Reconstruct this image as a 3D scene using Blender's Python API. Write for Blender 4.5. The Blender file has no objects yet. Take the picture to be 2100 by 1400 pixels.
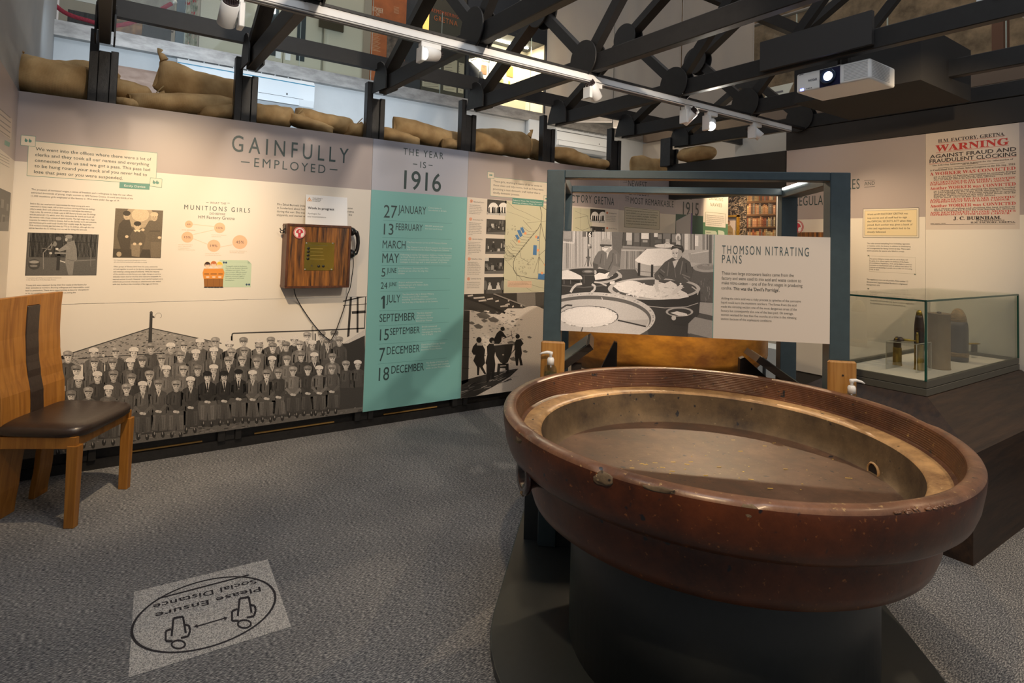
import bpy, bmesh, math, random
from mathutils import Vector, Matrix
random.seed(7)
SC = bpy.context.scene
COL = SC.collection
R = math.radians
# ------------------------------------------------------------------ camera
F_PX, CX, CY = 1206.232, 1050.0, 454.986          # focal length and principal point in a 2100 x 1400 frame
YAW, PITCH, ROLL, CAM_H = .6070543, .0410166, .0293130, 1.45
def cam_axes():
    cy, sy, cp, sp, cr, sr = math.cos(YAW), math.sin(YAW), math.cos(PITCH), math.sin(PITCH), math.cos(ROLL), math.sin(ROLL)
    r0 = Vector((cy, -sy, 0)); f0 = Vector((sy, cy, 0)); u0 = Vector((0, 0, 1))
    f = f0 * cp + u0 * sp; u = u0 * cp - f0 * sp
    return r0 * cr + u * sr, u * cr - r0 * sr, f
AR, AU, AF = cam_axes()
cam = bpy.data.cameras.new('camera'); cam_ob = bpy.data.objects.new('camera', cam); COL.objects.link(cam_ob)
cam.sensor_width = 36; cam.lens = F_PX / 2100 * 36
cam.shift_x = 0; cam.shift_y = (CY - 700) / 2100
cam.clip_start = .05
mw = Matrix.Identity(4)
for i in range(3):
    mw[i][0] = AR[i]; mw[i][1] = AU[i]; mw[i][2] = -AF[i]
mw[2][3] = CAM_H
cam_ob.matrix_world = mw
SC.camera = cam_ob
# ------------------------------------------------------------------ world, exposure, lights
SC.view_settings.view_transform = 'Standard'; SC.view_settings.look = 'None'
SC.view_settings.gamma = 1; SC.view_settings.use_curve_mapping = False
SC.view_settings.exposure = EXPOSURE = 1.0
W = bpy.data.worlds.new('world'); SC.world = W; W.use_nodes = True
W.node_tree.nodes['Background'].inputs[0].default_value = (1.0, .96, .93, 1)
W.node_tree.nodes['Background'].inputs[1].default_value = .17
WARM = (1.0, .73, .44); NEUT = (1.0, .83, .64); COOL = (.72, .87, 1.0)
def area(name, loc, target, size, power, color, size_y=None, spread=180):
    l = bpy.data.lights.new(name, 'AREA'); l.energy = power; l.color = color; l.size = size
    if size_y: l.shape = 'RECTANGLE'; l.size_y = size_y
    l.spread = R(spread)
    o = bpy.data.objects.new(name, l); COL.objects.link(o); o.location = loc
    o.rotation_euler = (Vector(target) - Vector(loc)).to_track_quat('-Z', 'Y').to_euler()
    return o
def spot(name, loc, target, power, color, angle, blend=.5, radius=.03, parent=None):
    l = bpy.data.lights.new(name, 'SPOT'); l.energy = power; l.color = color
    l.spot_size = R(angle); l.spot_blend = blend; l.shadow_soft_size = radius
    o = bpy.data.objects.new(name, l); COL.objects.link(o)
    o.rotation_euler = (Vector(target) - Vector(loc)).to_track_quat('-Z', 'Y').to_euler()
    o.location = Vector(loc) - (parent.location if parent else Vector())
    if parent: o.parent = parent
    return o
# gallery lights outside the frame: cool daylight strips over the walkway, warm track spots behind the viewer, and added fill spots
area('walkway_light', (1.5, 5.55, 3.1), (1.5, 6.8, 2.75), 3.6, 8, COOL, .3, 150)
area('walkway_light', (5.5, 5.7, 3.1), (5.5, 6.8, 2.75), 2.6, 4, NEUT, .3, 150)
area('hall_light', (1.0, .5, 5.6), (2.2, 2.6, 1.0), 2.0, 40, (.86, .93, 1), 2.0)
area('upstairs_light', (2.6, 6.9, 6.0), (2.6, 8.2, 3.6), 3.5, 17, NEUT, 1.0)
area('upstairs_light', (6.5, 2.6, 5.9), (9.0, 2.6, 3.8), 2.0, 9, (1, .72, .45), 1.0)
spot('track_and_fill_spot', (.2, .3, 2.9), (2.2, 1.45, .9), 80, WARM, 80, 1)
spot('track_and_fill_spot', (1.6, -.3, 2.9), (2.35, 1.75, 1.32), 120, NEUT, 38, 1)
spot('track_and_fill_spot', (3.3, .7, 2.55), (5.2, 2.35, 1.7), 70, WARM, 58, 1)
spot('track_and_fill_spot', (4.5, .3, 2.6), (4.4, 1.3, .7), 26, WARM, 75, 1)
spot('track_and_fill_spot', (3.0, .1, 2.7), (2.9, .7, 0), 34, WARM, 95, 1)
spot('track_and_fill_spot', (1.2, .2, 3.0), (.2, 3.6, .4), 30, WARM, 62, 1)
spot('track_and_fill_spot', (1.9, .9, 2.95), (2.6, 4.43, 1.6), 110, NEUT, 66, 1)  # unseen fill added to brighten the middle of the panel wall
spot('track_and_fill_spot', (.9, 1.2, 2.9), (.6, 4.5, 2.3), 40, NEUT, 60, 1)  # unseen fill added to brighten the sandbags
spot('passage_light', (6.05, 3.95, 2.6), (6.2, 4.43, 1.85), 32, WARM, 60, .6)
spot('passage_light', (5.7, 3.3, 2.7), (6.5, 3.6, 1.5), 45, NEUT, 80, .6)

# ------------------------------------------------------------------ pixel <-> place
def ray(x, y): return AR * ((x - CX) / F_PX) - AU * ((y - CY) / F_PX) + AF
CAMP = Vector((0, 0, CAM_H))
def onX(x, y, X): d = ray(x, y); return CAMP + d * (X / d.x)
def onY(x, y, Y): d = ray(x, y); return CAMP + d * (Y / d.y)
def onZ(x, y, z=0): d = ray(x, y); return CAMP + d * ((z - CAM_H) / d.z)
class Plane:
    """a real flat board: origin, in-plane right, in-plane up, outward normal"""
    def __init__(s, o, r, n): s.o = Vector(o); s.r = Vector(r).normalized(); s.n = Vector(n).normalized(); s.u = s.n.cross(s.r); s.u = s.u if abs(s.u.z) < .5 or s.u.z > 0 else -s.u
    def at(s, x, y):
        d = ray(x, y); t = (s.o - CAMP).dot(s.n) / d.dot(s.n); q = CAMP + d * t - s.o
        return q.dot(s.r), q.dot(s.u)
    def P(s, a, b, off=0): return s.o + s.r * a + s.u * b + s.n * off
# ------------------------------------------------------------------ materials
MATS = {}
def lin(c): return tuple(((v / 255) / 12.92 if v / 255 <= .04045 else (((v / 255) + .055) / 1.055) ** 2.4) for v in c)
def M(name, rgb=(.5, .5, .5), rough=.5, metal=0, var=.0, scale=12, stretch=(1, 1, 1), bump=0, detail=4, dark=None, spec=.5, emit=None, coat=0):
    if name in MATS: return MATS[name]
    m = bpy.data.materials.new(name); m.use_nodes = True; MATS[name] = m
    nt = m.node_tree; b = nt.nodes['Principled BSDF']
    b.inputs['Base Color'].default_value = (*rgb, 1); b.inputs['Roughness'].default_value = rough
    b.inputs['Metallic'].default_value = metal; b.inputs['Specular IOR Level'].default_value = spec
    b.inputs['Coat Weight'].default_value = coat
    if emit: b.inputs['Emission Color'].default_value = (*emit[0], 1); b.inputs['Emission Strength'].default_value = emit[1]
    if var or bump:
        tc = nt.nodes.new('ShaderNodeTexCoord'); mp = nt.nodes.new('ShaderNodeMapping'); mp.inputs['Scale'].default_value = stretch
        nz = nt.nodes.new('ShaderNodeTexNoise'); nz.inputs['Scale'].default_value = scale; nz.inputs['Detail'].default_value = detail; nz.inputs['Roughness'].default_value = .65
        nt.links.new(tc.outputs['Object'], mp.inputs[0]); nt.links.new(mp.outputs[0], nz.inputs['Vector'])
        if var:
            cr = nt.nodes.new('ShaderNodeValToRGB'); lo = dark or tuple(c * (1 - var) for c in rgb); hi = rgb if dark else tuple(min(1, c * (1 + var)) for c in rgb)
            cr.color_ramp.elements[0].position = .34; cr.color_ramp.elements[1].position = .66
            cr.color_ramp.elements[0].color = (*lo, 1); cr.color_ramp.elements[1].color = (*hi, 1)
            nt.links.new(nz.outputs[0], cr.inputs[0]); nt.links.new(cr.outputs[0], b.inputs['Base Color'])
        if bump:
            bp = nt.nodes.new('ShaderNodeBump'); bp.inputs['Strength'].default_value = bump; bp.inputs['Distance'].default_value = .01
            nt.links.new(nz.outputs[0], bp.inputs['Height']); nt.links.new(bp.outputs[0], b.inputs['Normal'])
    return m
def print_mat(name, rough=.45, grain=0.0, gscale=900):
    if name in MATS: return MATS[name]
    m = bpy.data.materials.new(name); m.use_nodes = True; MATS[name] = m
    nt = m.node_tree; b = nt.nodes['Principled BSDF']; b.inputs['Roughness'].default_value = rough
    a = nt.nodes.new('ShaderNodeVertexColor'); a.layer_name = 'ink'
    if grain:
        tc = nt.nodes.new('ShaderNodeTexCoord'); nz = nt.nodes.new('ShaderNodeTexNoise'); nz.inputs['Scale'].default_value = gscale; nz.inputs['Detail'].default_value = 6; nz.inputs['Roughness'].default_value = .7
        mr = nt.nodes.new('ShaderNodeMapRange'); mr.inputs[1].default_value = .3; mr.inputs[2].default_value = .7; mr.inputs[3].default_value = 1 - grain; mr.inputs[4].default_value = 1 + grain
        mx = nt.nodes.new('ShaderNodeMix'); mx.data_type = 'RGBA'; mx.blend_type = 'MULTIPLY'; mx.inputs[0].default_value = 1; mx.clamp_result = True
        nt.links.new(tc.outputs['Object'], nz.inputs['Vector']); nt.links.new(nz.outputs[0], mr.inputs[0])
        nt.links.new(a.outputs[0], mx.inputs[6]); nt.links.new(mr.outputs[0], mx.inputs[7]); nt.links.new(mx.outputs[2], b.inputs['Base Color'])
    else: nt.links.new(a.outputs[0], b.inputs['Base Color'])
    return m
def glass_mat(name, tint=(.93, .98, .95), gloss=.12, fk=.30):
    if name in MATS: return MATS[name]
    m = bpy.data.materials.new(name); m.use_nodes = True; MATS[name] = m; nt = m.node_tree
    nt.nodes.remove(nt.nodes['Principled BSDF']); out = nt.nodes['Material Output']
    t = nt.nodes.new('ShaderNodeBsdfTransparent'); t.inputs[0].default_value = (*tint, 1)
    g = nt.nodes.new('ShaderNodeBsdfGlossy'); g.inputs['Roughness'].default_value = .02
    lw = nt.nodes.new('ShaderNodeLayerWeight'); lw.inputs[0].default_value = .25
    mul = nt.nodes.new('ShaderNodeMath'); mul.operation = 'MULTIPLY_ADD'; mul.inputs[1].default_value = fk; mul.inputs[2].default_value = gloss * .08
    mx = nt.nodes.new('ShaderNodeMixShader')
    nt.links.new(lw.outputs['Fresnel'], mul.inputs[0]); nt.links.new(mul.outputs[0], mx.inputs[0])
    nt.links.new(t.outputs[0], mx.inputs[1]); nt.links.new(g.outputs[0], mx.inputs[2]); nt.links.new(mx.outputs[0], out.inputs[0])
    return m
# ------------------------------------------------------------------ mesh builder
class MB:
    def __init__(s): s.v = []; s.f = []; s.c = []; s.sm = []; s.mi = []
    def face(s, pts, col=None, smooth=False, mi=0):
        n = len(s.v); s.v += [Vector(p) for p in pts]; s.f.append(tuple(range(n, n + len(pts)))); s.c.append(col); s.sm.append(smooth); s.mi.append(mi); return s
    def grid(s, rows, close=False, smooth=True, col=None, mi=0, closev=False):
        n = len(s.v); k = len(rows[0])
        for r in rows: s.v += [Vector(p) for p in r]
        m = len(rows)
        for i in range(m if closev else m - 1):
            for j in range(k if close else k - 1):
                a = n + i * k + j; b = n + i * k + (j + 1) % k; i2 = (i + 1) % m
                s.f.append((a, b, n + i2 * k + (j + 1) % k, n + i2 * k + j)); s.c.append(col); s.sm.append(smooth); s.mi.append(mi)
        return s
    def hexa(s, p, mi=0):
        n = len(s.v); s.v += [Vector(q) for q in p]
        for f in ((0, 3, 2, 1), (4, 5, 6, 7), (0, 1, 5, 4), (1, 2, 6, 5), (2, 3, 7, 6), (3, 0, 4, 7)):
            s.f.append(tuple(n + i for i in f)); s.c.append(None); s.sm.append(False); s.mi.append(mi)
        return s
    def box(s, x0, x1, y0, y1, z0, z1, mi=0):
        return s.hexa([(x0, y0, z0), (x1, y0, z0), (x1, y1, z0), (x0, y1, z0), (x0, y0, z1), (x1, y0, z1), (x1, y1, z1), (x0, y1, z1)], mi)
    def obox(s, o, a, b, c, mi=0):
        """box from corner o along edge vectors a, b, c"""
        o, a, b, c = map(Vector, (o, a, b, c))
        return s.hexa([o, o + a, o + a + b, o + b, o + c, o + a + c, o + a + b + c, o + b + c], mi)
    def bar(s, p0, p1, w, h, up=(0, 0, 1), mi=0):
        p0, p1 = Vector(p0), Vector(p1); d = (p1 - p0).normalized(); up = Vector(up)
        side = d.cross(up)
        side = side.normalized() if side.length > 1e-5 else Vector((1, 0, 0)); u = side.cross(d)
        a, b = side * w / 2, u * h / 2
        return s.hexa([p0 - a - b, p0 + a - b, p0 + a + b, p0 - a + b, p1 - a - b, p1 + a - b, p1 + a + b, p1 - a + b], mi)
    def tube(s, pts, r, n=8, cap=True, mi=0):
        pts = [Vector(p) for p in pts]; rows = []; rr = r if isinstance(r, (list, tuple)) else [r] * len(pts)
        ref = Vector((0, 0, 1))
        for i, p in enumerate(pts):
            d = (pts[min(i + 1, len(pts) - 1)] - pts[max(i - 1, 0)]).normalized()
            if abs(d.dot(ref)) > .95: ref = Vector((1, 0, 0)) if abs(d.x) < .9 else Vector((0, 1, 0))
            a = d.cross(ref).normalized(); b = a.cross(d); ref = b
            rows.append([p + (a * math.cos(t) + b * math.sin(t)) * rr[i] for t in (2 * math.pi * k / n for k in range(n))])
        s.grid(rows, close=True, mi=mi)
        if cap: s.face(list(reversed(rows[0])), mi=mi); s.face(rows[-1], mi=mi)
        return s
    def lathe(s, prof, o, n=48, axis=(0, 0, 1), cap=True, mi=0):
        o = Vector(o); ax = Vector(axis).normalized(); a = ax.cross(Vector((0, 1, 0)) if abs(ax.y) < .9 else Vector((1, 0, 0))).normalized(); b = ax.cross(a)
        rows = [[o + ax * z + (a * math.cos(t) + b * math.sin(t)) * r for t in (2 * math.pi * k / n for k in range(n))] for r, z in prof]
        s.grid(rows, close=True, mi=mi)
        if cap:
            if prof[0][0] > 1e-4: s.face(list(reversed(rows[0])), mi=mi)
            if prof[-1][0] > 1e-4: s.face(rows[-1], mi=mi)
        return s
    def disc(s, o, n, r, t, seg=32, mi=0):
        return s.lathe([(r, -t / 2), (r, t / 2)], o, seg, n, mi=mi)
    def prism(s, poly, d, mi=0):
        poly = [Vector(p) for p in poly]; d = Vector(d); n = len(poly)
        s.face(list(reversed(poly)), mi=mi); s.face([p + d for p in poly], mi=mi)
        for i in range(n): s.face([poly[i], poly[(i + 1) % n], poly[(i + 1) % n] + d, poly[i] + d], mi=mi)
        return s
def obj(name, mb, mat, parent=None, smooth=None, bevel=0, seg=2, sub=0, weld=True, origin=None):
    me = bpy.data.meshes.new(name)
    off = parent.location if parent else (Vector(origin) if origin else Vector())
    if parent and parent.parent: off = parent.location + parent.parent.location
    me.from_pydata([tuple(v - off) for v in mb.v], [], mb.f)
    for m in (mat if isinstance(mat, (list, tuple)) else [mat]): me.materials.append(m)
    me.polygons.foreach_set('use_smooth', [bool(x) if smooth is None else smooth for x in mb.sm])
    me.polygons.foreach_set('material_index', mb.mi)
    if any(c is not None for c in mb.c):
        ca = me.color_attributes.new('ink', 'FLOAT_COLOR', 'CORNER'); k = 0; buf = []
        for f, c in zip(mb.f, mb.c): buf += list((*c, 1.0)) * len(f) if c is not None else [1, 1, 1, 1] * len(f)
        ca.data.foreach_set('color', buf)
    else:
        bm = bmesh.new(); bm.from_mesh(me)
        if weld: bmesh.ops.remove_doubles(bm, verts=bm.verts, dist=1e-5)
        bmesh.ops.recalc_face_normals(bm, faces=bm.faces); bm.to_mesh(me); bm.free()
    me.update()
    o = bpy.data.objects.new(name, me); COL.objects.link(o)
    if origin and not parent: o.location = origin
    if parent: o.parent = parent
    if bevel:
        md = o.modifiers.new('bevel', 'BEVEL'); md.width = bevel; md.segments = seg; md.limit_method = 'ANGLE'; md.angle_limit = R(40); md.harden_normals = False
    if sub:
        md = o.modifiers.new('subsurf', 'SUBSURF'); md.levels = md.render_levels = sub
    return o
def tag(o, label, cat, group=None):
    o['label'] = label; o['category'] = cat
    if group: o['group'] = group
    return o
def thing(name, label, cat, loc, group=None):
    o = bpy.data.objects.new(name, None); COL.objects.link(o); o.location = loc; o.empty_display_size = .1
    return tag(o, label, cat, group)
def struct(name, mb, mat, **k):
    o = obj(name, mb, mat, **k); o['kind'] = 'structure'; return o
def dup(root, loc, label=None, group=None):
    r = root.copy(); COL.objects.link(r); r.location = loc
    if label: r['label'] = label
    if group: r['group'] = group
    for ch in list(root.children):
        c = ch.copy(); COL.objects.link(c); c.parent = r
        for g in list(ch.children):
            d = g.copy(); COL.objects.link(d); d.parent = c
    return r
# ================================================================== setting
YP, XE, XW = 4.434, 5.22, -.45            # faces of the left panel line, the right wall and the near return wall
BLACK = M('black_paint', (.015, .0145, .015), .42, var=.25, scale=30, bump=.15)
STEEL = M('black_steel', (.0125, .0115, .0115), .5, var=.18, scale=20)
def carpet():
    m = M('carpet', (.11, .112, .12), .95); nt = m.node_tree; b = nt.nodes['Principled BSDF']; b.inputs['Specular IOR Level'].default_value = .1
    tc = nt.nodes.new('ShaderNodeTexCoord'); mp = nt.nodes.new('ShaderNodeMapping'); mp.inputs['Scale'].default_value = (75, 260, 1)
    n1 = nt.nodes.new('ShaderNodeTexNoise'); n1.inputs['Scale'].default_value = 1; n1.inputs['Detail'].default_value = 3
    n2 = nt.nodes.new('ShaderNodeTexNoise'); n2.inputs['Scale'].default_value = 2.2; n2.inputs['Detail'].default_value = 2
    cr = nt.nodes.new('ShaderNodeValToRGB'); e = cr.color_ramp.elements
    e[0].position = .33; e[0].color = (.052, .056, .066, 1); e[1].position = .68; e[1].color = (.46, .455, .445, 1)
    x = e.new(.5); x.color = (.165, .168, .178, 1)
    nt.links.new(tc.outputs['Object'], mp.inputs[0]); nt.links.new(mp.outputs[0], n1.inputs['Vector']); nt.links.new(tc.outputs['Object'], n2.inputs['Vector'])
    ad = nt.nodes.new('ShaderNodeMath'); ad.operation = 'MULTIPLY_ADD'; ad.inputs[1].default_value = .12
    nt.links.new(n2.outputs[0], ad.inputs[0]); nt.links.new(n1.outputs[0], ad.inputs[2])
    sb = nt.nodes.new('ShaderNodeMath'); sb.operation = 'SUBTRACT'; sb.inputs[1].default_value = .06
    nt.links.new(ad.outputs[0], sb.inputs[0]); nt.links.new(sb.outputs[0], cr.inputs[0]); nt.links.new(cr.outputs[0], b.inputs['Base Color'])
    bp = nt.nodes.new('ShaderNodeBump'); bp.inputs['Strength'].default_value = .5; bp.inputs['Distance'].default_value = .004
    nt.links.new(n1.outputs[0], bp.inputs['Height']); nt.links.new(bp.outputs[0], b.inputs['Normal'])
    return m
struct('floor', MB().box(-2.5, 10.5, -2.5, 10, -.12, 0), carpet())
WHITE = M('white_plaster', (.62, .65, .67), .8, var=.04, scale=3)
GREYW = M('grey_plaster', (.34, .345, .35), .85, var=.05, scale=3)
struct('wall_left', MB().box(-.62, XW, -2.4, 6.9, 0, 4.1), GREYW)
struct('wall_back', MB().box(XW, 7.4, 6.80, 6.95, 0, 3.25), WHITE)
struct('wall_back_right', MB().box(7.34, 7.5, -1, 6.8, 0, 3.22), M('cream_plaster', (.62, .55, .48), .8))
FASC = M('brushed_fascia', (.36, .35, .34), .38, .55, var=.25, scale=6, stretch=(1, 1, 3))
struct('trim_walkway', MB().box(XW, 7.3, 6.715, 6.80, 3.245, 3.385), FASC)
struct('trim_walkway_right', MB().box(7.25, 7.34, -1, 6.71, 3.22, 3.50), M('brown_fascia', (.20, .15, .115), .5, .3))
struct('floor_walkway', MB().box(XW, 10.4, 6.8, 10, 3.26, 3.37), GREYW)
struct('floor_walkway_right', MB().box(7.5, 10.4, -1, 6.8, 3.26, 3.48), GREYW)
struct('wall_upper', MB().box(-.6, 10.4, 9.5, 9.6, 3.37, 7.5), M('upper_plaster', (.40, .38, .33), .85))
def stone():
    return M('brown_stone', (.25, .18, .115), .9, var=.45, scale=3.2, bump=.4)
struct('wall_upper_right', MB().box(10.0, 10.1, -1, 9.5, 3.48, 7.5), stone())
# studs and sill of the panel line
PT, PB = 2.268, .135                       # top and bottom of the printed boards
st = MB()
st.box(XW, XE, 4.47, 4.55, 0, .06)
st.box(XW, XE, 4.50, 4.53, .06, .5)
struct('baseboard_left', st, BLACK)
gap = MB()
for x0, x1 in ((.2, .62), (.95, 1.52), (1.92, 2.4)): gap.box(x0, x1, 4.488, 4.499, .066, .074)
obj('trim_sill', gap, M('raw_timber', (.45, .27, .08), .7))['kind'] = 'structure'
struct('trim_ledge', MB().box(XW, XE, 4.53, 5.15, PT - .07, PT - .02), BLACK)
POSTX = [-.044, .783, 1.741, 2.60, 3.50, 4.40, 5.24]
def post(x, i):
    w = .062
    p = thing('timber_post', ['black timber post standing nearest the corner with the grey wall',
        'second black timber post from the corner, in front of the long wall unit', 'black timber post over the seam between the cream and the teal boards',
        'black timber post over the seam at the right edge of the teal board', 'fifth black timber post, left of the wall unit with the diamond grille',
        'sixth black timber post, above the left end of the grey portal frame', 'short black timber post standing on the end of the doorway header'][i], 'post', (x, 4.48, 0), 'timber posts behind the printed boards')
    z0 = .0 if i < 6 else 2.40
    a = MB().box(x - .075, x - .028, 4.448 if i < 6 else 4.38, 4.52, max(z0, .061), 2.72)
    b = MB().box(x + .034, x + .075, 4.448 if i < 6 else 4.38, 4.52, max(z0, .061), 2.60)
    c = MB().box(x - .028, x + .034, 4.462 if i < 6 else 4.40, 4.51, max(z0, .061), 2.595)
    for nm, m in (('outer_plank', a), ('outer_plank', b), ('core_plank', c)): obj(nm, m, BLACK, p, bevel=.003, seg=1)
    return p
for i, x in enumerate(POSTX): post(x, i)
# ================================================================== roof trusses
ND = dict(E=(4.30, 2.66), B1=(2.91, 2.70), T1=(3.43, 3.19), T2=(1.50, 4.27), B2=(.05, 2.70))
def truss(x, i):
    t = thing('roof_truss', ['black roof truss nearest the viewer, at the grey wall end', 'second black roof truss, beside the white track head with dark fins',
        'third black roof truss, above the teal board', 'black roof truss with a big round plate in the middle of the row', 'black roof truss carrying the flat black board',
        'sixth black roof truss, behind the projector', 'last black roof truss, above the right wall boards'][i], 'truss', (x, 4.3, 2.6), 'black roof trusses')
    P = lambda n, dx=0: Vector((x + dx, *ND[n]))
    obj('bottom_chord', MB().box(x - .03, x + .03, -.6, 4.33, 2.605, 2.718), STEEL, t, bevel=.004, seg=1)
    obj('rafter', MB().bar((x, 4.30, 2.70), (x, .6, 2.70 + .577 * 3.7), .06, .09, (1, 0, 0)), STEEL, t)
    for a, b in (('B1', 'T1'), ('B1', 'T2'), ('B2', 'T2')):
        obj('web', MB().bar(P(a), P(b), .07, .055, (1, 0, 0)), STEEL, t)
    for n, r in (('B1', .125), ('T1', .12), ('B2', .13)):
        for s in (-1, 1):
            o = P(n, s * .042)
            obj('gusset_plate', MB().disc(o, (1, 0, 0), r, .012, 40), STEEL, t)
    for s in (-1, 1):
        px = x + s * .042
        pl = [(px, 4.42, 2.62), (px, 4.40, 2.70)] + [(px, 4.28 - .15 * math.sin(a) + .02, 2.69 + .15 * math.cos(a)) for a in [k * R(17) for k in range(-1, 6)]] + [(px, 4.15, 2.61)]
        obj('end_gusset', MB().prism(pl, (.01 * s, 0, 0)), STEEL, t)
    return t
for i, x in enumerate(POSTX): truss(x, i)
# purlins running along the room
def tagbar(name, mb, mat, label, cat, group=None, **k): return tag(obj(name, mb, mat, origin=tuple(mb.v[0]), **k), label, cat, group)
tagbar('purlin', MB().box(-.07, 7.2, 4.33, 4.385, 2.79, 2.90), STEEL, 'long black purlin running just above the tops of the posts', 'beam', 'black purlins')
tagbar('purlin', MB().box(-.07, 7.2, 2.83, 2.885, 3.41, 3.52), STEEL, 'black purlin crossing the trusses high above the track', 'beam', 'black purlins')
tagbar('purlin', MB().box(-.2, 5.19, 2.852, 2.90, 2.590, 2.604), STEEL, 'slim black batten lying along the top of the white lighting track', 'beam', 'black purlins')
# boards over the right wall
struct('wall_right', MB().box(XE + .0125, XE + .10, -.8, 3.044, 0, 2.60), M('grey_board', (.07, .062, .055), .6))
struct('trim_header', MB().box(XE, XE + .12, 3.05, 4.46, 2.03, 2.42), M('black_board', (.018, .016, .015), .6))
struct('trim_upper_board', MB().box(XE - .004, XE + .012, -.8, 3.044, 2.42, 2.60), M('brown_black_board', (.026, .021, .018), .55))
struct('trim_door', MB().box(XE + .0, XE + .1, 3.045, 3.075, 0, 2.03), M('black_board'))
# ================================================================== pan on its pedestal
PC = Vector((1.914, 1.383, 0)); TLT = .015; PK = .9524
def pz(z): return .85 - (.82 - z) * PK
def glaze(name, base, dark, pale, rough, coat, speck=1.0, bump=.25):
    m = M(name, base, rough, coat=coat); nt = m.node_tree; b = nt.nodes['Principled BSDF']; b.inputs['Coat Roughness'].default_value = .22
    tc = nt.nodes.new('ShaderNodeTexCoord')
    def nz(s, d, r=.6):
        n = nt.nodes.new('ShaderNodeTexNoise'); n.inputs['Scale'].default_value = s; n.inputs['Detail'].default_value = d; n.inputs['Roughness'].default_value = r
        nt.links.new(tc.outputs['Object'], n.inputs['Vector']); return n
    n1, n2, n3 = nz(5, 6, .7), nz(55, 3), nz(24, 2)
    cr = nt.nodes.new('ShaderNodeValToRGB'); e = cr.color_ramp.elements
    e[0].position = .3; e[0].color = (*dark, 1); e[1].position = .72; e[1].color = (*[min(1, c * 1.7) for c in base], 1); x = e.new(.5); x.color = (*base, 1)
    nt.links.new(n1.outputs[0], cr.inputs[0])
    c2 = nt.nodes.new('ShaderNodeValToRGB'); c2.color_ramp.elements[0].position = .69 - .02 * speck; c2.color_ramp.elements[1].position = .74
    c3 = nt.nodes.new('ShaderNodeValToRGB'); c3.color_ramp.elements[0].position = .68; c3.color_ramp.elements[1].position = .73
    nt.links.new(n2.outputs[0], c2.inputs[0]); nt.links.new(n3.outputs[0], c3.inputs[0])
    m1 = nt.nodes.new('ShaderNodeMix'); m1.data_type = 'RGBA'; m1.inputs[7].default_value = (*pale, 1)
    m2 = nt.nodes.new('ShaderNodeMix'); m2.data_type = 'RGBA'; m2.inputs[7].default_value = (.012, .012, .016, 1)
    nt.links.new(c2.outputs[0], m1.inputs[0]); nt.links.new(cr.outputs[0], m1.inputs[6])
    nt.links.new(c3.outputs[0], m2.inputs[0]); nt.links.new(m1.outputs[2], m2.inputs[6]); nt.links.new(m2.outputs[2], b.inputs['Base Color'])
    bp = nt.nodes.new('ShaderNodeBump'); bp.inputs['Strength'].default_value = bump; bp.inputs['Distance'].default_value = .006
    nt.links.new(n1.outputs[0], bp.inputs['Height']); nt.links.new(bp.outputs[0], b.inputs['Normal'])
    return m
G_OUT = glaze('brown_glaze', (.090, .0225, .0055), (.034, .009, .003), (.30, .11, .03), .36, .22, 2.2)
G_RIM = glaze('worn_rim_glaze', (.16, .075, .040), (.065, .027, .016), (.45, .30, .13), .42, .25, 2.5, .5)
G_RIB = glaze('ribbed_glaze', (.115, .045, .020), (.045, .016, .008), (.42, .26, .10), .4, .2, 3, .6)
G_LEDGE = glaze('bare_clay_ledge', (.42, .25, .11), (.13, .060, .028), (.62, .44, .22), .5, .1, 2, .4)
G_WALL = glaze('stained_clay', (.105, .068, .034), (.040, .024, .014), (.19, .14, .08), .75, 0, 1, .5)
G_FLOOR = glaze('worn_pan_floor', (.085, .046, .028), (.05, .036, .026), (.24, .17, .09), .5, .05, 1.2, .4)
CHAR = M('charcoal_paint', (.026, .031, .034), .38, var=.06, scale=40)
pan = thing('stoneware_pan', 'huge round brown glazed stoneware pan with a chipped rim on the dark pedestal', 'pan', (PC.x, PC.y, pz(.474)))
def ring(prof, n=128, wob=.0025):
    mb = MB(); rows = []
    for r, z in prof:
        k_ = min(1, (z - .474) * 6); r *= PK; z = pz(z)
        rows.append([Vector((PC.x + (r + wob * math.sin(3 * t + 1)) * math.cos(t), PC.y + (r + wob * math.sin(3 * t + 1)) * math.sin(t), z + TLT * (r * math.sin(t)) * k_)) for t in (2 * math.pi * k / n for k in range(n))])
    return mb.grid(rows, close=True)
obj('outer_wall', ring([(.30, .474), (.60, .474), (.69, .476), (.708, .488), (.722, .53), (.727, .60), (.727, .628), (.733, .640), (.76, .648), (.79, .658), (.807, .675), (.820, .71), (.829, .76), (.833, .795), (.832, .808)]), G_OUT, pan)
rimp = [(.832, .808), (.828, .817), (.818, .822), (.80, .823), (.79, .822), (.783, .816)]
rm = ring(rimp, 220); rnd = random.Random(3)
for v in rm.v:                                            # chips knocked out of the rim edge
    a = math.degrees(math.atan2(v.y - PC.y, v.x - PC.x)) % 360
    d = math.hypot(v.x - PC.x, v.y - PC.y)
    for c, w, dep in ((194.8, 3.2, .022), (221.7, 2.2, .016), (253, 9, .008), (168, 3, .018), (205, 4, .006), (325, 6, .006)):
        k = abs((a - c + 180) % 360 - 180) / w
        if k < 1 and d > .81 * PK: v.z -= dep * (1 - k) * rnd.uniform(.5, 1); q = 1 - .012 * (1 - k) * rnd.uniform(.3, 1.4); v.x = PC.x + (v.x - PC.x) * q; v.y = PC.y + (v.y - PC.y) * q
obj('rim', rm, G_RIM, pan)
rib = [(.783, .816)]
for i in range(9):
    z = .810 - i * .008; r = .781 - i * .0016
    rib += [(r + .0012, z), (r - .0018, z - .003), (r + .0012, z - .006)]
rib += [(.762, .737), (.752, .733)]
obj('ribbed_wall', ring(rib, 160), G_RIB, pan)
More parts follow.
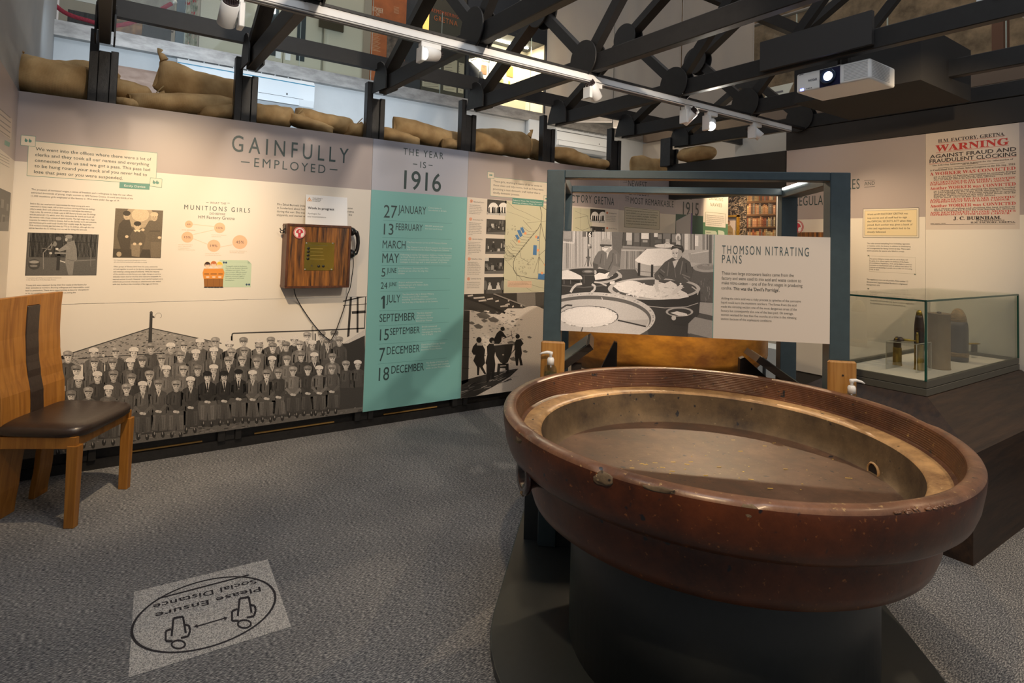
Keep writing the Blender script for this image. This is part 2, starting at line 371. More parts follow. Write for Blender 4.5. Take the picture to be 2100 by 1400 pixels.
obj('ledge', ring([(.752, .733), (.73, .731), (.70, .729), (.686, .726), (.680, .718)]), G_LEDGE, pan)
obj('basin_wall', ring([(.680, .718), (.676, .69), (.667, .64), (.658, .60), (.645, .589)]), G_WALL, pan)
obj('basin_floor', ring([(.645, .589), (.60, .586), (.3, .585), (.0005, .585)]), G_FLOOR, pan)
CLAY = glaze('broken_clay', (.17, .125, .08), (.06, .04, .028), (.5, .4, .25), .9, 0, 3, 1)
def blob(c, rx, ry, rz, n=10, seed=1, nrm=(0, 0, 1)):
    r = random.Random(seed); mb = MB(); nrm = Vector(nrm).normalized(); a = nrm.cross(Vector((.31, .2, .93))).normalized(); b = nrm.cross(a); rows = []
    for i in range(1, 5):
        ph = i / 4 * math.pi / 2
        rows.append([Vector(c) + (a * rx * math.cos(t) + b * ry * math.sin(t)) * math.sin(ph) * (1 if i < 3 else r.uniform(.7, 1.15)) + nrm * rz * math.cos(ph) for t in (2 * math.pi * k / n for k in range(n))])
    mb.grid(rows, close=True); mb.face(rows[0][::-1], smooth=True); return mb
def pcyl(a, r, z): a = R(a); r *= PK; z = pz(z); return Vector((PC.x + r * math.cos(a), PC.y + r * math.sin(a), z + TLT * r * math.sin(a)))
for a, z, rx, ry, sd in ((194.8, .798, .034, .019, 2), (221.7, .800, .022, .017, 3), (166, .79, .040, .016, 4), (206, .812, .045, .008, 5)):
    d = Vector((math.cos(R(a)), math.sin(R(a)), .12))
    obj('chip', blob(pcyl(a, .8285, z), rx, ry, .0035, 14, sd, d), CLAY, pan)
# rough broken stretch of rim, many small nodules
rg = MB(); r_ = random.Random(5)
for k in range(70):
    a = r_.uniform(245, 262); rad = r_.uniform(.812, .832); b = blob(pcyl(a, rad, .816 - (rad - .8) * .2), r_.uniform(.003, .008), r_.uniform(.003, .007), r_.uniform(.002, .005), 7, k)
    n0 = len(rg.v); rg.v += b.v; rg.f += [tuple(i + n0 for i in f) for f in b.f]; rg.c += b.c; rg.sm += b.sm; rg.mi += b.mi
obj('broken_rim_edge', rg, G_RIM, pan)
# drain hole on the far side of the basin and the lug outside
def cylhit(x, y, rad):
    d = ray(x, y); o = CAMP - PC; a = d.x ** 2 + d.y ** 2; b = 2 * (o.x * d.x + o.y * d.y); c = o.x ** 2 + o.y ** 2 - rad ** 2
    return CAMP + d * ((-b + math.sqrt(b * b - 4 * a * c)) / (2 * a))
hq = cylhit(1794, 966, .655 * PK); hn = (PC - hq); hn.z = 0; hn.normalize()
obj('drain_hole', MB().disc(hq + hn * .004, hn, .027, .006, 28), M('hole_dark', (.015, .01, .008), .9), pan)
obj('drain_lip', MB().lathe([(.028, -.004), (.034, .003), (.030, .009), (.0265, .007), (.026, -.004)], hq + hn * .003, 28, hn, cap=False), G_LEDGE, pan)
lq = onZ(1084, 972, pz(.655)); ld = Vector((-.945, .325, 0)).normalized(); lo = lq - ld * .085
lug = obj('lug', MB().lathe([(.058, 0), (.050, .03), (.042, .06), (.046, .082), (.062, .092), (.066, .102), (.060, .110), (.03, .108), (.028, .09)], lo, 36, ld), glaze('dark_glaze', (.018, .006, .006), (.009, .004, .004), (.03, .01, .01), .15, .6, 0, .1), pan)
obj('broken_edge', blob(lo + ld * .102 + Vector((0, 0, -.06)), .016, .012, .010, 9, 8, ld - Vector((0, 0, .8))), CLAY, lug)
pt = MB(); r_ = random.Random(11)
for k in range(70):
    x, y = (r_.gauss(1290, 90), r_.gauss(945, 28)) if k < 36 else (r_.uniform(1250, 1800), r_.uniform(900, 1010))
    p = onZ(x, y, pz(.585) + .0012); a = r_.uniform(-.25, .25) - .66; L = r_.choice((.003, .004, .006, .016)) if k % 3 else .018
    if math.hypot(p.x - PC.x, p.y - PC.y) < .58: pt.obox(p, Vector((math.cos(a), math.sin(a), 0)) * L, Vector((-math.sin(a), math.cos(a), 0)) * .003, (0, 0, .0015))
o = tag(obj('wood_splinters', pt, M('pale_splinter', (.62, .42, .10), .6), origin=(1.9, 1.38, pz(.585))), 'pale splinters and flecks scattered over the floor of the stoneware pan', 'splinters'); o['kind'] = 'stuff'
FL = Vector((1.766, 2.254, 0)); FU = Vector((.727, -.687, 0)).normalized(); FV = Vector((.687, .727, 0)).normalized()
def fr(s, t, z=0): return FL + FU * s + FV * t + Vector((0, 0, z))
PLZ = .03
out = [fr(-.113, .90), fr(-.113, -.54)]
for k in range(1, 24): a = R(180 + k * 7.5); out.append(fr(.669 + .782 * math.cos(a), -.54 + .782 * math.sin(a)))
out += [fr(1.451, -.54), fr(1.451, .90)]
tag(obj('platform', MB().prism(out, (0, 0, PLZ)), CHAR, bevel=.004, origin=(2, 1.5, 0)), 'low charcoal platform with a rounded front end under the pan and portal frame', 'platform')
tag(obj('pedestal', MB().lathe([(.527, PLZ), (.527, pz(.46)), (.522, pz(.473))], PC, 96), CHAR, origin=(PC.x, PC.y, PLZ)), 'dark charcoal cylinder pedestal carrying the brown stoneware pan', 'pedestal')
# ================================================================== portal frame and its sign
FRM = M('slate_frame_paint', (.042, .068, .084), .42, var=.08, scale=25)
pf = thing('portal_frame', 'slate grey box-section portal frame standing behind the stoneware pan', 'frame', tuple(fr(.69, .38, PLZ)))
FW, FD, FH, FT = 1.380, .81, 1.828, .0865
for s in (0, FW - FT):
    for t in (0, FD - FT): obj('post', MB().obox(fr(s, t, PLZ), FU * FT, FV * FT, (0, 0, FH - PLZ)), FRM, pf, bevel=.003, seg=1)
for t in (0, FD - FT): obj('cross_rail', MB().obox(fr(FT, t, FH - .039), FU * (FW - 2 * FT), FV * FT, (0, 0, .039)), FRM, pf, bevel=.003, seg=1)
for s in (0, FW - FT): obj('side_rail', MB().obox(fr(s, FT, FH - .054), FU * FT, FV * (FD - 2 * FT), (0, 0, .054)), FRM, pf, bevel=.003, seg=1)
obj('light_strip', MB().obox(fr(FW - FT - .006, .30, FH - .012), FU * .006, FV * .40, (0, 0, .012)), M('light_strip', (1, 1, 1), emit=((1, .93, .8), 6)), pf)
spot('vat_fill_spot', tuple(fr(.69, .16, 1.70)), (3.25, 2.82, 1.02), 26, (1, .80, .52), 85, 1, .05)  # unseen spot added to brighten the vat, no fixture here
obj('skirt_panel', MB().obox(fr(-.072, .05, PLZ), FU * .07, FV * .02, (0, 0, .5)), CHAR, pf)
obj('skirt_panel', MB().obox(fr(.082, .02, PLZ), FU * .16, FV * .03, (0, 0, .36)), CHAR, pf)
# sloping label rails inside the frame
RAILW = M('dark_rail_wood', (.014, .009, .007), .55, var=.3, scale=8, stretch=(1, 1, 6))
def rail(a, b, t0, t1, label, facecol):
    th = thing('label_rail', label, 'label rail', tuple(fr(a[0], t0, a[1])))
    d = (FU * (b[0] - a[0]) + Vector((0, 0, b[1] - a[1]))); n = d.cross(FV).normalized(); n = n if n.z > 0 else -n
    obj('rail_board', MB().obox(fr(a[0], t0, a[1]) - n * .034, d, FV * (t1 - t0), n * .034), RAILW, th)
    obj('label_plate', MB().obox(fr(a[0], t0, a[1]) + d * .06 + FV * .02, d * .88, FV * (t1 - t0 - .04), n * .004), facecol, th)
    q = fr(*((a[0] + (b[0] - a[0]) * .45,) + (t0 + .03,)), a[1] + (b[1] - a[1]) * .45) - n * .034
    obj('leg', MB().obox(Vector((q.x, q.y, PLZ)), FU * .05, FV * .05, (0, 0, q.z - PLZ)), RAILW, th)
    return th
LBL = M('grey_label', (.12, .145, .145), .35)
rail((.222, .977), (-.02, .79), .12, .50, 'dark wooden sloping label rail rising from behind the left sanitiser board', LBL)
rail((1.05, .948), (1.30, .780), .20, .46, 'dark wooden sloping label rail in front of the pale gap right of the vat', LBL)
def stub(pts, t, label):
    mb = MB().prism([fr(s, t, z) for s, z in pts], FV * .05)
    return tag(obj('bracket', mb, RAILW, origin=tuple(fr(pts[0][0], t, pts[0][1]))), label, 'bracket')
stub([(.25, .70), (.355, .926), (.372, .922), (.372, .70)], .55, 'short dark wooden bracket with a sloping top, left of the orange vat front')
stub([(1.01, .70), (1.016, .885), (1.038, .895), (1.15, .797), (1.14, .70)], .46, 'short dark wooden bracket with a sloping top, right of the orange vat front')
# orange vat behind the frame
VC = Vector((3.366, 2.97, 0)); VM = M('orange_brown_vat', (.62, .26, .035), .38, var=.45, scale=4.5, stretch=(1, 1, 2), bump=.15, dark=(.24, .085, .016), coat=.2)
vat = thing('round_vat', 'large orange brown round vat with scuffed sides standing behind the portal frame', 'vat', tuple(VC))
obj('vat_wall', MB().lathe([(.60, .62), (.70, .67), (.765, .74), (.77, .76), (.77, 1.285), (.76, 1.33), (.726, 1.33), (.72, .93)], VC, 96, cap=True), VM, vat)
obj('vat_base', MB().lathe([(.45, 0), (.45, .62)], VC, 64), CHAR, vat)
# sanitiser boards and bottles
OAK = None
def oak(name, c=(.42, .215, .055), d=(.27, .115, .022), s=(26, 26, 1.6)):
    m = M(name, c, .42, coat=.1); nt = m.node_tree; b = nt.nodes['Principled BSDF']
    tc = nt.nodes.new('ShaderNodeTexCoord'); mp = nt.nodes.new('ShaderNodeMapping'); mp.inputs['Scale'].default_value = s
    n = nt.nodes.new('ShaderNodeTexNoise'); n.inputs['Scale'].default_value = 1.6; n.inputs['Detail'].default_value = 5; n.inputs['Distortion'].default_value = .8
    cr = nt.nodes.new('ShaderNodeValToRGB'); cr.color_ramp.elements[0].position = .35; cr.color_ramp.elements[1].position = .65
    cr.color_ramp.elements[0].color = (*d, 1); cr.color_ramp.elements[1].color = (*c, 1)
    nt.links.new(tc.outputs['Object'], mp.inputs[0]); nt.links.new(mp.outputs[0], n.inputs['Vector']); nt.links.new(n.outputs[0], cr.inputs[0]); nt.links.new(cr.outputs[0], b.inputs['Base Color'])
    return m
OAK = oak('oak'); PLW = M('white_plastic', (.78, .79, .80), .35); CLEAR = glass_mat('clear_plastic', (.86, .90, .92), .3)
def sanitiser(x0, x1, yt, bx, by, flip, lab1, lab2, t=-.026):
    P = Plane(fr(0, t), FU, -FV); a, zt = P.at(x0, yt); b, _ = P.at(x1, yt + 2)
    th = thing('sanitiser_board', lab1, 'board', tuple(fr(a, t, zt - .32)))
    mb = MB().obox(fr(a, t, zt - .32), FU * (b - a), FV * .024, (0, 0, .32))
    obj('backboard', mb, OAK, th, bevel=.007, seg=1)
    c, zc = P.at(bx, by)                                   # underside of the pump head
    if not flip: obj('screw', MB().disc(fr((a + b) / 2, t - .001, zt - .062), FV, .004, .003, 12), STEEL, th)
    zb = zc - .136; cs = c
    o = fr(cs, t - .034, zb)
    def sq(m_):
        for v in m_.v: v.z = o.z + (v.z - o.z) * .82
        return m_
    obj('shelf', MB().obox(fr(cs - .04, t - .066, zb - .008), FU * .08, FV * .066, (0, 0, .008)), OAK, th)
    bt = thing('sanitiser_bottle', lab2, 'bottle', tuple(o))
    obj('bottle', sq(MB().lathe([(.028, .001), (.031, .006), (.031, .075), (.027, .090), (.016, .102), (.014, .106)], o, 28)), CLEAR, bt)
    obj('gel', sq(MB().lathe([(.027, .004), (.028, .05), (.0279, .058)], o, 24)), glass_mat('gel', (.80, .90, .97), .1), bt)
    obj('collar', sq(MB().lathe([(.0165, .104), (.0165, .134), (.0145, .137), (.0135, .142), (.009, .144)], o, 28)), PLW, bt)
    d = FU * (-1 if flip else 1)
    obj('pump_head', sq(MB().lathe([(.0065, .142), (.0065, .158), (.009, .160), (.010, .172), (.007, .177)], o, 20).tube([o + Vector((0, 0, .170)), o + d * .018 + Vector((0, 0, .172)), o + d * .040 + Vector((0, 0, .166)), o + d * .052 + Vector((0, 0, .157))], [.009, .0085, .006, .004], 10)), PLW, bt)
sanitiser(1109.5, 1158.5, 699, 1131, 722, True, 'small oak backboard holding a pump bottle at the left post of the portal frame', 'clear pump bottle with a white nozzle turned left, on the left oak board')
sanitiser(1699.5, 1758, 739, 1740, 778, False, 'small oak backboard holding a pump bottle at the right post of the portal frame', 'clear pump bottle with a white nozzle turned right, on the right oak board')
# ================================================================== chair
E1 = Vector((.496, .869, 0)).normalized(); E2 = Vector((-.869, .496, 0)).normalized(); CA = Vector((-.051, 3.65, 0))
def ch(s, d, z): return CA + E1 * s + E2 * d + Vector((0, 0, z))
OAKC = oak('golden_oak', (.38, .165, .026), (.25, .095, .012), (22, 22, 1.5))
LEATHER = M('dark_brown_leather', (.026, .015, .011), .33, var=.2, scale=60, bump=.08, spec=.6)
chair = thing('dining_chair', 'oak dining chair with dark leather seat standing before the long crowd photograph', 'chair', tuple(ch(.22, .2, 0)))
for s in (-.018, .448):
    obj('front_leg', MB().hexa([ch(s, -.012, 0), ch(s + .038, -.012, 0), ch(s + .038, .036, 0), ch(s, .036, 0), ch(s - .004, -.012, .40), ch(s + .044, -.012, .40), ch(s + .044, .04, .40), ch(s - .004, .04, .40)]), OAKC, chair, bevel=.003)
BP = [(0, .400), (.20, .380), (.40, .362), (.50, .350), (.60, .356), (.70, .376), (.80, .392), (.92, .400), (1.03, .400), (1.115, .395)]
def plank(s0, s1, z0, z1, th=.032, name='back_plank', mat=None, off=0):
    zs = [z0 + (z1 - z0) * i / 16 for i in range(17)]; rows = []
    def dd(z):
        for (za, a), (zb, b) in zip(BP, BP[1:]):
            if z <= zb + 1e-6: k = (z - za) / (zb - za); k = k * k * (3 - 2 * k); return a + (b - a) * k
        return BP[-1][1]
    for z in zs:
        d = dd(z) + off; rows.append([ch(s0, d, z), ch(s1, d, z), ch(s1, d + th, z), ch(s0, d + th, z)])
    mb = MB().grid(rows, close=True); mb.face(rows[0][::-1]); mb.face(rows[-1]); return obj(name, mb, mat or OAKC, chair, smooth=False, bevel=.003, seg=1)
plank(-.012, .185, 0, 1.115); plank(.325, .432, 0, .44); plank(.275, .455, .40, 1.115)
plank(.185, .275, 1.06, 1.115)
plank(.183, .277, .46, 1.06, .028, 'back_pad', LEATHER, -.004)
obj('seat_rail', MB().obox(ch(-.01, .012, .385), E1 * .47, E2 * .022, (0, 0, .058)), OAKC, chair, bevel=.002, seg=1)
obj('seat_rail', MB().obox(ch(-.016, .0, .385), E1 * .026, E2 * .40, (0, 0, .058)), OAKC, chair, bevel=.002, seg=1)
obj('seat_rail', MB().obox(ch(.455, .0, .385), E1 * .026, E2 * .40, (0, 0, .058)), OAKC, chair, bevel=.002, seg=1)
seat = MB(); rows = []
for i, (k, z) in enumerate(((.97, .443), (1.0, .450), (1.015, .466), (1.0, .482), (.95, .494), (.75, .503), (.4, .506))):
    rw = []
    for q in range(48):
        a = 2 * math.pi * q / 48; cx_, cy_ = math.cos(a), math.sin(a); p = 5.5; sc = (abs(cx_) ** p + abs(cy_) ** p) ** (-1 / p)
        rw.append(ch(.23 + .258 * k * cx_ * sc, .195 + .222 * k * cy_ * sc, z + .006 * (cy_ * sc) * k))
    rows.append(rw)
seat.grid(rows, close=True); seat.face(rows[-1], smooth=True); seat.face(rows[0][::-1])
obj('seat_pad', seat, LEATHER, chair)
# ================================================================== plinth, glass case and shells
DW = M('dark_stained_oak', (.040, .020, .011), .5, var=.5, scale=2.2, stretch=(1.2, 14, 14), bump=.2, dark=(.014, .007, .005))
X0, Y0, X1, Y1, ZC = 3.457, 1.066, 5.215, 2.16, .52
pl = thing('display_plinth', 'dark stained wooden plinth with sloping top edges under the glass case', 'plinth', (4.3, 1.6, 0))
obj('plinth_body', MB().box(X0, X1, Y0, Y1, 0, ZC), DW, pl)
a0, b0, a1, b1 = 3.675, 1.333, 5.205, 1.882
obj('sloping_top', MB().hexa([(X0, Y0, ZC), (X1, Y0, ZC), (X1, Y1, ZC), (X0, Y1, ZC), (a0, b0, .705), (X1, b0, .705), (X1, b1, .705), (a0, b1, .705)]), DW, pl)
gc = thing('glass_case', 'clear glass display case holding old shells on the dark plinth', 'display case', (4.4, 1.6, .706))
KH = M('khaki_case_paint', (.085, .083, .070), .5)
obj('case_base', MB().box(3.68, 5.20, 1.338, 1.878, .706, .745), KH, gc, bevel=.002, seg=1)
br = MB()
for q in ((3.682, 5.198, 1.340, 1.362), (3.682, 5.198, 1.854, 1.876), (3.682, 3.704, 1.362, 1.854), (5.176, 5.198, 1.362, 1.854)): br.box(*q, .749, .785)
br.box(3.69, 5.19, 1.348, 1.868, .744, .750)
obj('case_rim', br, KH, gc)
obj('case_floor', MB().box(3.705, 5.175, 1.363, 1.853, .750, .764), M('case_linen', (.60, .55, .47), .8), gc)
GT = 1.218; GL = glass_mat('case_glass', (.978, .992, .975), .2); GE = M('glass_edge_green', (.012, .075, .055), .15)
for nm, q in (('glass_side', (3.684, 3.690, 1.344, 1.872)), ('glass_side', (5.19, 5.196, 1.344, 1.872)), ('glass_front', (3.690, 5.19, 1.344, 1.350)), ('glass_back', (3.690, 5.19, 1.866, 1.872))):
    obj(nm, MB().box(*q, .785, GT), GL, gc)
obj('glass_top', MB().box(3.684, 5.196, 1.344, 1.872, GT, GT + .008), GL, gc)
ge = MB()
for p, q in (((3.684, 1.344, GT), (5.196, 1.344, GT)), ((3.684, 1.344, GT), (3.684, 1.872, GT)), ((3.684, 1.344, .786), (3.684, 1.344, GT)), ((5.196, 1.344, .786), (5.196, 1.344, GT))): ge.bar(p, q, .010, .010)
obj('glass_edge', ge, GE, gc)
BRASS = M('aged_brass', (.36, .24, .045), .36, .85, var=.3, scale=30); DBR = M('dark_brown_steel', (.05, .03, .022), .4, .5, var=.3, scale=20)
KHK = M('khaki_paint', (.24, .165, .085), .7, var=.15, scale=9); GRS = M('grey_shell_steel', (.075, .068, .066), .6, .3, var=.2, scale=14); NOS = M('tan_fuze', (.24, .16, .075), .55, .4, var=.45, scale=40, stretch=(1, 1, 3))
ZF = .7645
def shell(name, px, py, parts, label, cat='shell'):
    o = onZ(px, py, ZF); o.z = ZF; th = thing(name, label, cat, tuple(o), 'shells in the glass case')
    for nm, prof, m in parts: obj(nm, MB().lathe(prof, o, 40), m, th)
    return o
shell('small_cartridge', 1840, 748, [('case', [(.0265, 0), (.0265, .004), (.0245, .006), (.024, .11), (.0235, .112)], BRASS), ('projectile', [(.0215, .112), (.0215, .15), (.018, .165), (.009, .178), (.001, .181)], DBR)], 'shortest brass cartridge, inside the clear acrylic stand in the glass case')
shell('shell', 1885, 758, [('case', [(.029, 0), (.029, .004), (.026, .007), (.0255, .155), (.0252, .157)], BRASS), ('projectile', [(.0262, .157), (.0268, .18), (.0262, .186), (.0262, .25), (.025, .28), (.0215, .315), (.018, .334)], DBR), ('fuze', [(.018, .334), (.0145, .352), (.008, .364), (.001, .367)], BRASS)], 'slender brass shell with a dark body and shiny tip at the front glass edge')
shell('canister', 1926, 755, [('drum', [(.061, 0), (.061, .005), (.058, .008), (.0585, .336), (.061, .338), (.061, .345), (.052, .345), (.05, .342)], KHK), ('stud', [(.012, .342), (.012, .350), (.008, .354)], DBR)], 'tall plain khaki cylinder canister in the glass case', 'canister')
shell('shell', 1965, 740, [('body', [(.055, 0), (.058, .012), (.058, .03), (.0565, .033), (.0565, .21), (.055, .24), (.050, .265)], GRS), ('drive_band', [(.058, .032), (.0595, .036), (.0595, .056), (.058, .06)], NOS), ('nose', [(.050, .265), (.047, .275), (.049, .28), (.040, .315), (.026, .342), (.012, .352), (.001, .354)], NOS)], 'fat grey artillery shell with a tan nose at the right of the glass case')
# acrylic stand and the pieces on it
ac = thing('acrylic_stand', 'clear acrylic bridge stand over the shortest cartridge in the glass case', 'stand', (4.05, 1.58, ZF))
p1, p2, p3 = onZ(1816, 757, ZF), onZ(1879, 765, ZF), onZ(1909, 759, ZF); p1.z = p2.z = p3.z = ZF; AH = .168
ACR = glass_mat('acrylic', (.97, .98, .98), .35); ea, eb = p2 - p1, p3 - p2; nb = eb.normalized() * .004; na = ea.normalized() * .004
obj('side', MB().obox(p1, na, eb, (0, 0, AH)), ACR, ac); obj('side', MB().obox(p2 - na, na, eb, (0, 0, AH)), ACR, ac)
obj('top', MB().obox(p1 + Vector((0, 0, AH)), ea, eb, (0, 0, .004)), ACR, ac)
AE = M('acrylic_edge', (.55, .52, .42), .2); em = MB()
for b_ in (p1, p2, p3): em.obox(b_, na * .6, nb * .6, (0, 0, AH))
for q0, q1 in ((p1, p2), (p2, p3)): em.bar(q0 + Vector((0, 0, AH + .003)), q1 + Vector((0, 0, AH + .003)), .003, .003)
obj('bright_edge', em, AE, ac)
tz = ZF + AH + .0045; q = p1 + ea * .42 + eb * .5; q.z = tz
bs = thing('bullet', 'thin brass bullet lying on top of the acrylic stand', 'bullet', tuple(q), 'small ammunition on the acrylic stand')
obj('casing', MB().lathe([(.0075, -.055), (.0075, .02), (.005, .03), (.004, .05), (.0008, .058)], q + Vector((0, 0, .0078)), 20, ea.normalized()), BRASS, bs)
q2 = p1 + ea * .24 + eb * .5; q2.z = tz
bs = thing('fuze_cap', 'small domed brass fuze cap on the left of the acrylic stand', 'fuze', tuple(q2), 'small ammunition on the acrylic stand')
obj('cap', MB().lathe([(.02, 0), (.02, .005), (.015, .016), (.008, .022), (.001, .023)], q2, 24), DBR, bs)
q3 = p1 + ea * .84 + eb * .4; q3.z = tz
bs = thing('cartridge', 'small upright brass cartridge at the right of the acrylic stand', 'cartridge', tuple(q3), 'small ammunition on the acrylic stand')
obj('casing', MB().lathe([(.0085, 0), (.008, .004), (.0075, .048), (.0055, .054), (.0055, .062)], q3, 20), BRASS, bs)
obj('tip', MB().lathe([(.0052, .062), (.004, .070), (.001, .074)], q3, 20), DBR, bs)
gs = onZ(1998, 733, ZF); gs.z = ZF
tb = thing('small_stand', 'tiny clear stand with a brass piece at the far right of the glass case', 'stand', tuple(gs))
obj('block', MB().box(gs.x - .03, gs.x + .03, gs.y - .01, gs.y + .01, ZF, ZF + .09), ACR, tb)
obj('brass_piece', MB().lathe([(.006, -.05), (.006, .03), (.003, .05)], gs + Vector((0, 0, .0965)), 16, (.9, -.4, 0)), BRASS, tb)
# ================================================================== printed graphics
INK = print_mat('print_ink', .42); PHOTO = print_mat('photo_ink', .45, .22, 160); BRD = print_mat('board_print', .40)
C_CREAM = (.74, .69, .62); C_BAND = (.40, .345, .34); C_TEAL = (.20, .46, .455); C_HEAD = (.43, .445, .52); C_DK = (.035, .065, .07); C_GRN = (.10, .28, .24)
C_BOX = (.72, .655, .55); C_TXT = (.085, .09, .09); C_ORG = (.80, .45, .26); C_LT = (.62, .70, .66)
_tc = {}
def glyphs(s, bold=0, sp=1.0, res=2):
    k = (s, bold, sp, res)
    if k in _tc: return _tc[k]
    c = bpy.data.curves.new('t', 'FONT'); c.body = s; c.resolution_u = res; c.offset = bold; c.space_character = sp; c.fill_mode = 'FRONT'
    o = bpy.data.objects.new('t', c); COL.objects.link(o); bpy.context.view_layer.update()
    m = bpy.data.meshes.new_from_object(o.evaluated_get(bpy.context.evaluated_depsgraph_get()))
    v = [(p.co.x, p.co.y) for p in m.vertices]; f = [tuple(q.vertices) for q in m.polygons]
    bpy.data.objects.remove(o); bpy.data.curves.remove(c); bpy.data.meshes.remove(m)
    xs = [p[0] for p in v] or [0, 1]; _tc[k] = (v, f, min(xs), max(xs)); return _tc[k]
def serif(s):
    r = ''
    for ch_ in s:
        if 'A' <= ch_ <= 'Z': r += chr(0x1D400 + ord(ch_) - 65)
        elif 'a' <= ch_ <= 'z': r += chr(0x1D41A + ord(ch_) - 97)
        elif '0' <= ch_ <= '9': r += chr(0x1D7CE + ord(ch_) - 48)
        else: r += ch_
    return r
LAY = 2.5e-5
class Pr:
    """ink laid on one flat board; positions are read off the photograph and land on the board's own plane"""
    def __init__(s, plane, base=.0003): s.pl = plane; s.mb = MB(); s.base = base; s.clip = None; s.T = lambda x, y: (x, y); s.L = 0
    def zoom(s, x0, y0, k): s.T = lambda x, y: (x0 + x / k, y0 + y / k); s.k = k; return s
    def at(s, x, y): return s.pl.at(*s.T(x, y))
    def poly_m(s, pts, col, L=None):
        L = s.L if L is None else L
        if s.clip:
            a0, a1, b0, b1 = s.clip
            for ax, lim, sg in ((0, a0, 1), (0, a1, -1), (1, b0, 1), (1, b1, -1)):
                o = []
                for i in range(len(pts)):
                    p, q = pts[i - 1], pts[i]; ip = (p[ax] - lim) * sg >= 0; iq = (q[ax] - lim) * sg >= 0
                    if ip != iq: t = (lim - p[ax]) / (q[ax] - p[ax]); o.append((p[0] + (q[0] - p[0]) * t, p[1] + (q[1] - p[1]) * t))
                    if iq: o.append(q)
                pts = o
                if len(pts) < 3: return
        s.mb.face([s.pl.P(a, b, s.base + L * LAY) for a, b in pts], col)
    def poly(s, pts, col, L=None): s.poly_m([s.at(*p) for p in pts], col, L)
    def rect(s, x0, y0, x1, y1, col, L=None):
        a0, b1 = s.at(x0, y0); a1, b0 = s.at(x1, y1); s.poly_m([(a0, b0), (a1, b0), (a1, b1), (a0, b1)], col, L)
    def rect_m(s, a0, a1, b0, b1, col, L=None): s.poly_m([(a0, b0), (a1, b0), (a1, b1), (a0, b1)], col, L)
    def frame(s, x0, y0, x1, y1, w, col, L=None):
        a0, b1 = s.at(x0, y0); a1, b0 = s.at(x1, y1)
        for q in ((a0, a1, b1 - w, b1), (a0, a1, b0, b0 + w), (a0, a0 + w, b0, b1), (a1 - w, a1, b0, b1)): s.rect_m(*q, col, L)
    def ell(s, cx, cy, rx, ry, col, L=None, n=20, a0=0, a1=360):
        s.poly([(cx + rx * math.cos(R(a0 + (a1 - a0) * i / n)), cy + ry * math.sin(R(a0 + (a1 - a0) * i / n))) for i in range(n + (a1 - a0 != 360))], col, L)
    def line(s, pts, w, col, L=None):
        for p, q in zip(pts, pts[1:]):
            d = math.hypot(q[0] - p[0], q[1] - p[1]) or 1; n = (-(q[1] - p[1]) / d * w / 2, (q[0] - p[0]) / d * w / 2)
            s.poly([(p[0] + n[0], p[1] + n[1]), (q[0] + n[0], q[1] + n[1]), (q[0] - n[0], q[1] - n[1]), (p[0] - n[0], p[1] - n[1])], col, L)
    def text(s, t, x0, y0, x1, y1, h, col=C_DK, bold=0, sp=1.0, L=30, res=2, flip=False):
        v, f, mn, mx = glyphs(t, bold, sp, res)
        a0, b0 = s.at(x0, y0); a1, b1 = s.at(x1, y1); _, bt = s.at(x0, y0 - h); k = (bt - b0) / .682; W_ = (mx - mn) or 1
        n = len(s.mb.v); o = s.base + L * LAY
        for x, y in v:
            u = (x - mn) / W_; s.mb.v.append(s.pl.P(a0 + (a1 - a0) * u, b0 + (b1 - b0) * u * .0 + y * k, o))
        for q in f: s.mb.f.append(tuple(n + i for i in q)); s.mb.c.append(col); s.mb.sm.append(False); s.mb.mi.append(0)
    def para(s, lines, x0, y0, x1, yl, col=C_TXT, hk=.52, L=30, bold=0):
        """lines evenly led between first baseline y0 and last yl at x0; the longest reaches x1"""
        a0, b0 = s.at(x0, y0); a1, _ = s.at(x1, y0); _, bl = s.at(x0, yl); n_ = max(1, len(lines) - 1); ld = (b0 - bl) / n_ if len(lines) > 1 else 0
        mw_ = max(glyphs(t, bold)[3] - glyphs(t, bold)[2] for t in lines); kx = (a1 - a0) / mw_; ky = (ld * hk / .682) if ld else abs(kx)
        for i, t in enumerate(lines):
            v, f, mn, mx = glyphs(t, bold); n = len(s.mb.v); o = s.base + L * LAY
            for x, y in v: s.mb.v.append(s.pl.P(a0 + (x - mn) * kx, b0 - ld * i + y * ky, o))
            for q in f: s.mb.f.append(tuple(n + j for j in q)); s.mb.c.append(col); s.mb.sm.append(False); s.mb.mi.append(0)
    def clip_px(s, x0, y0, x1, y1): a0, b1 = s.at(x0, y0); a1, b0 = s.at(x1, y1); s.clip = (min(a0, a1), max(a0, a1), b0, b1); return s
    def build(s, name, parent, mat=None): return obj(name, s.mb, mat or INK, parent)
PL = Plane((0, YP, 0), (1, 0, 0), (0, -1, 0))
PRW = Plane((XE, 0, 0), (0, -1, 0), (-1, 0, 0))
def board(pl, name, label, a0, a1, spans, th=.012, cat='panel', group='printed boards along the left'):
    """spans: (z0, z1) boards stacked one above the other"""
    t = thing(name, label, cat, tuple(pl.P((a0 + a1) / 2, spans[-1][0])), group)
    for z0, z1 in spans: obj('board', MB().obox(pl.P(a0, z0, -th), pl.r * (a1 - a0), pl.u * (z1 - z0), pl.n * th), M('board_edge', (.62, .60, .56), .5), t)
    return t
def g3(v): return (v, v * .96, v * .90)
def mono(v): return (v * 1.0, v * .93, v * .86)
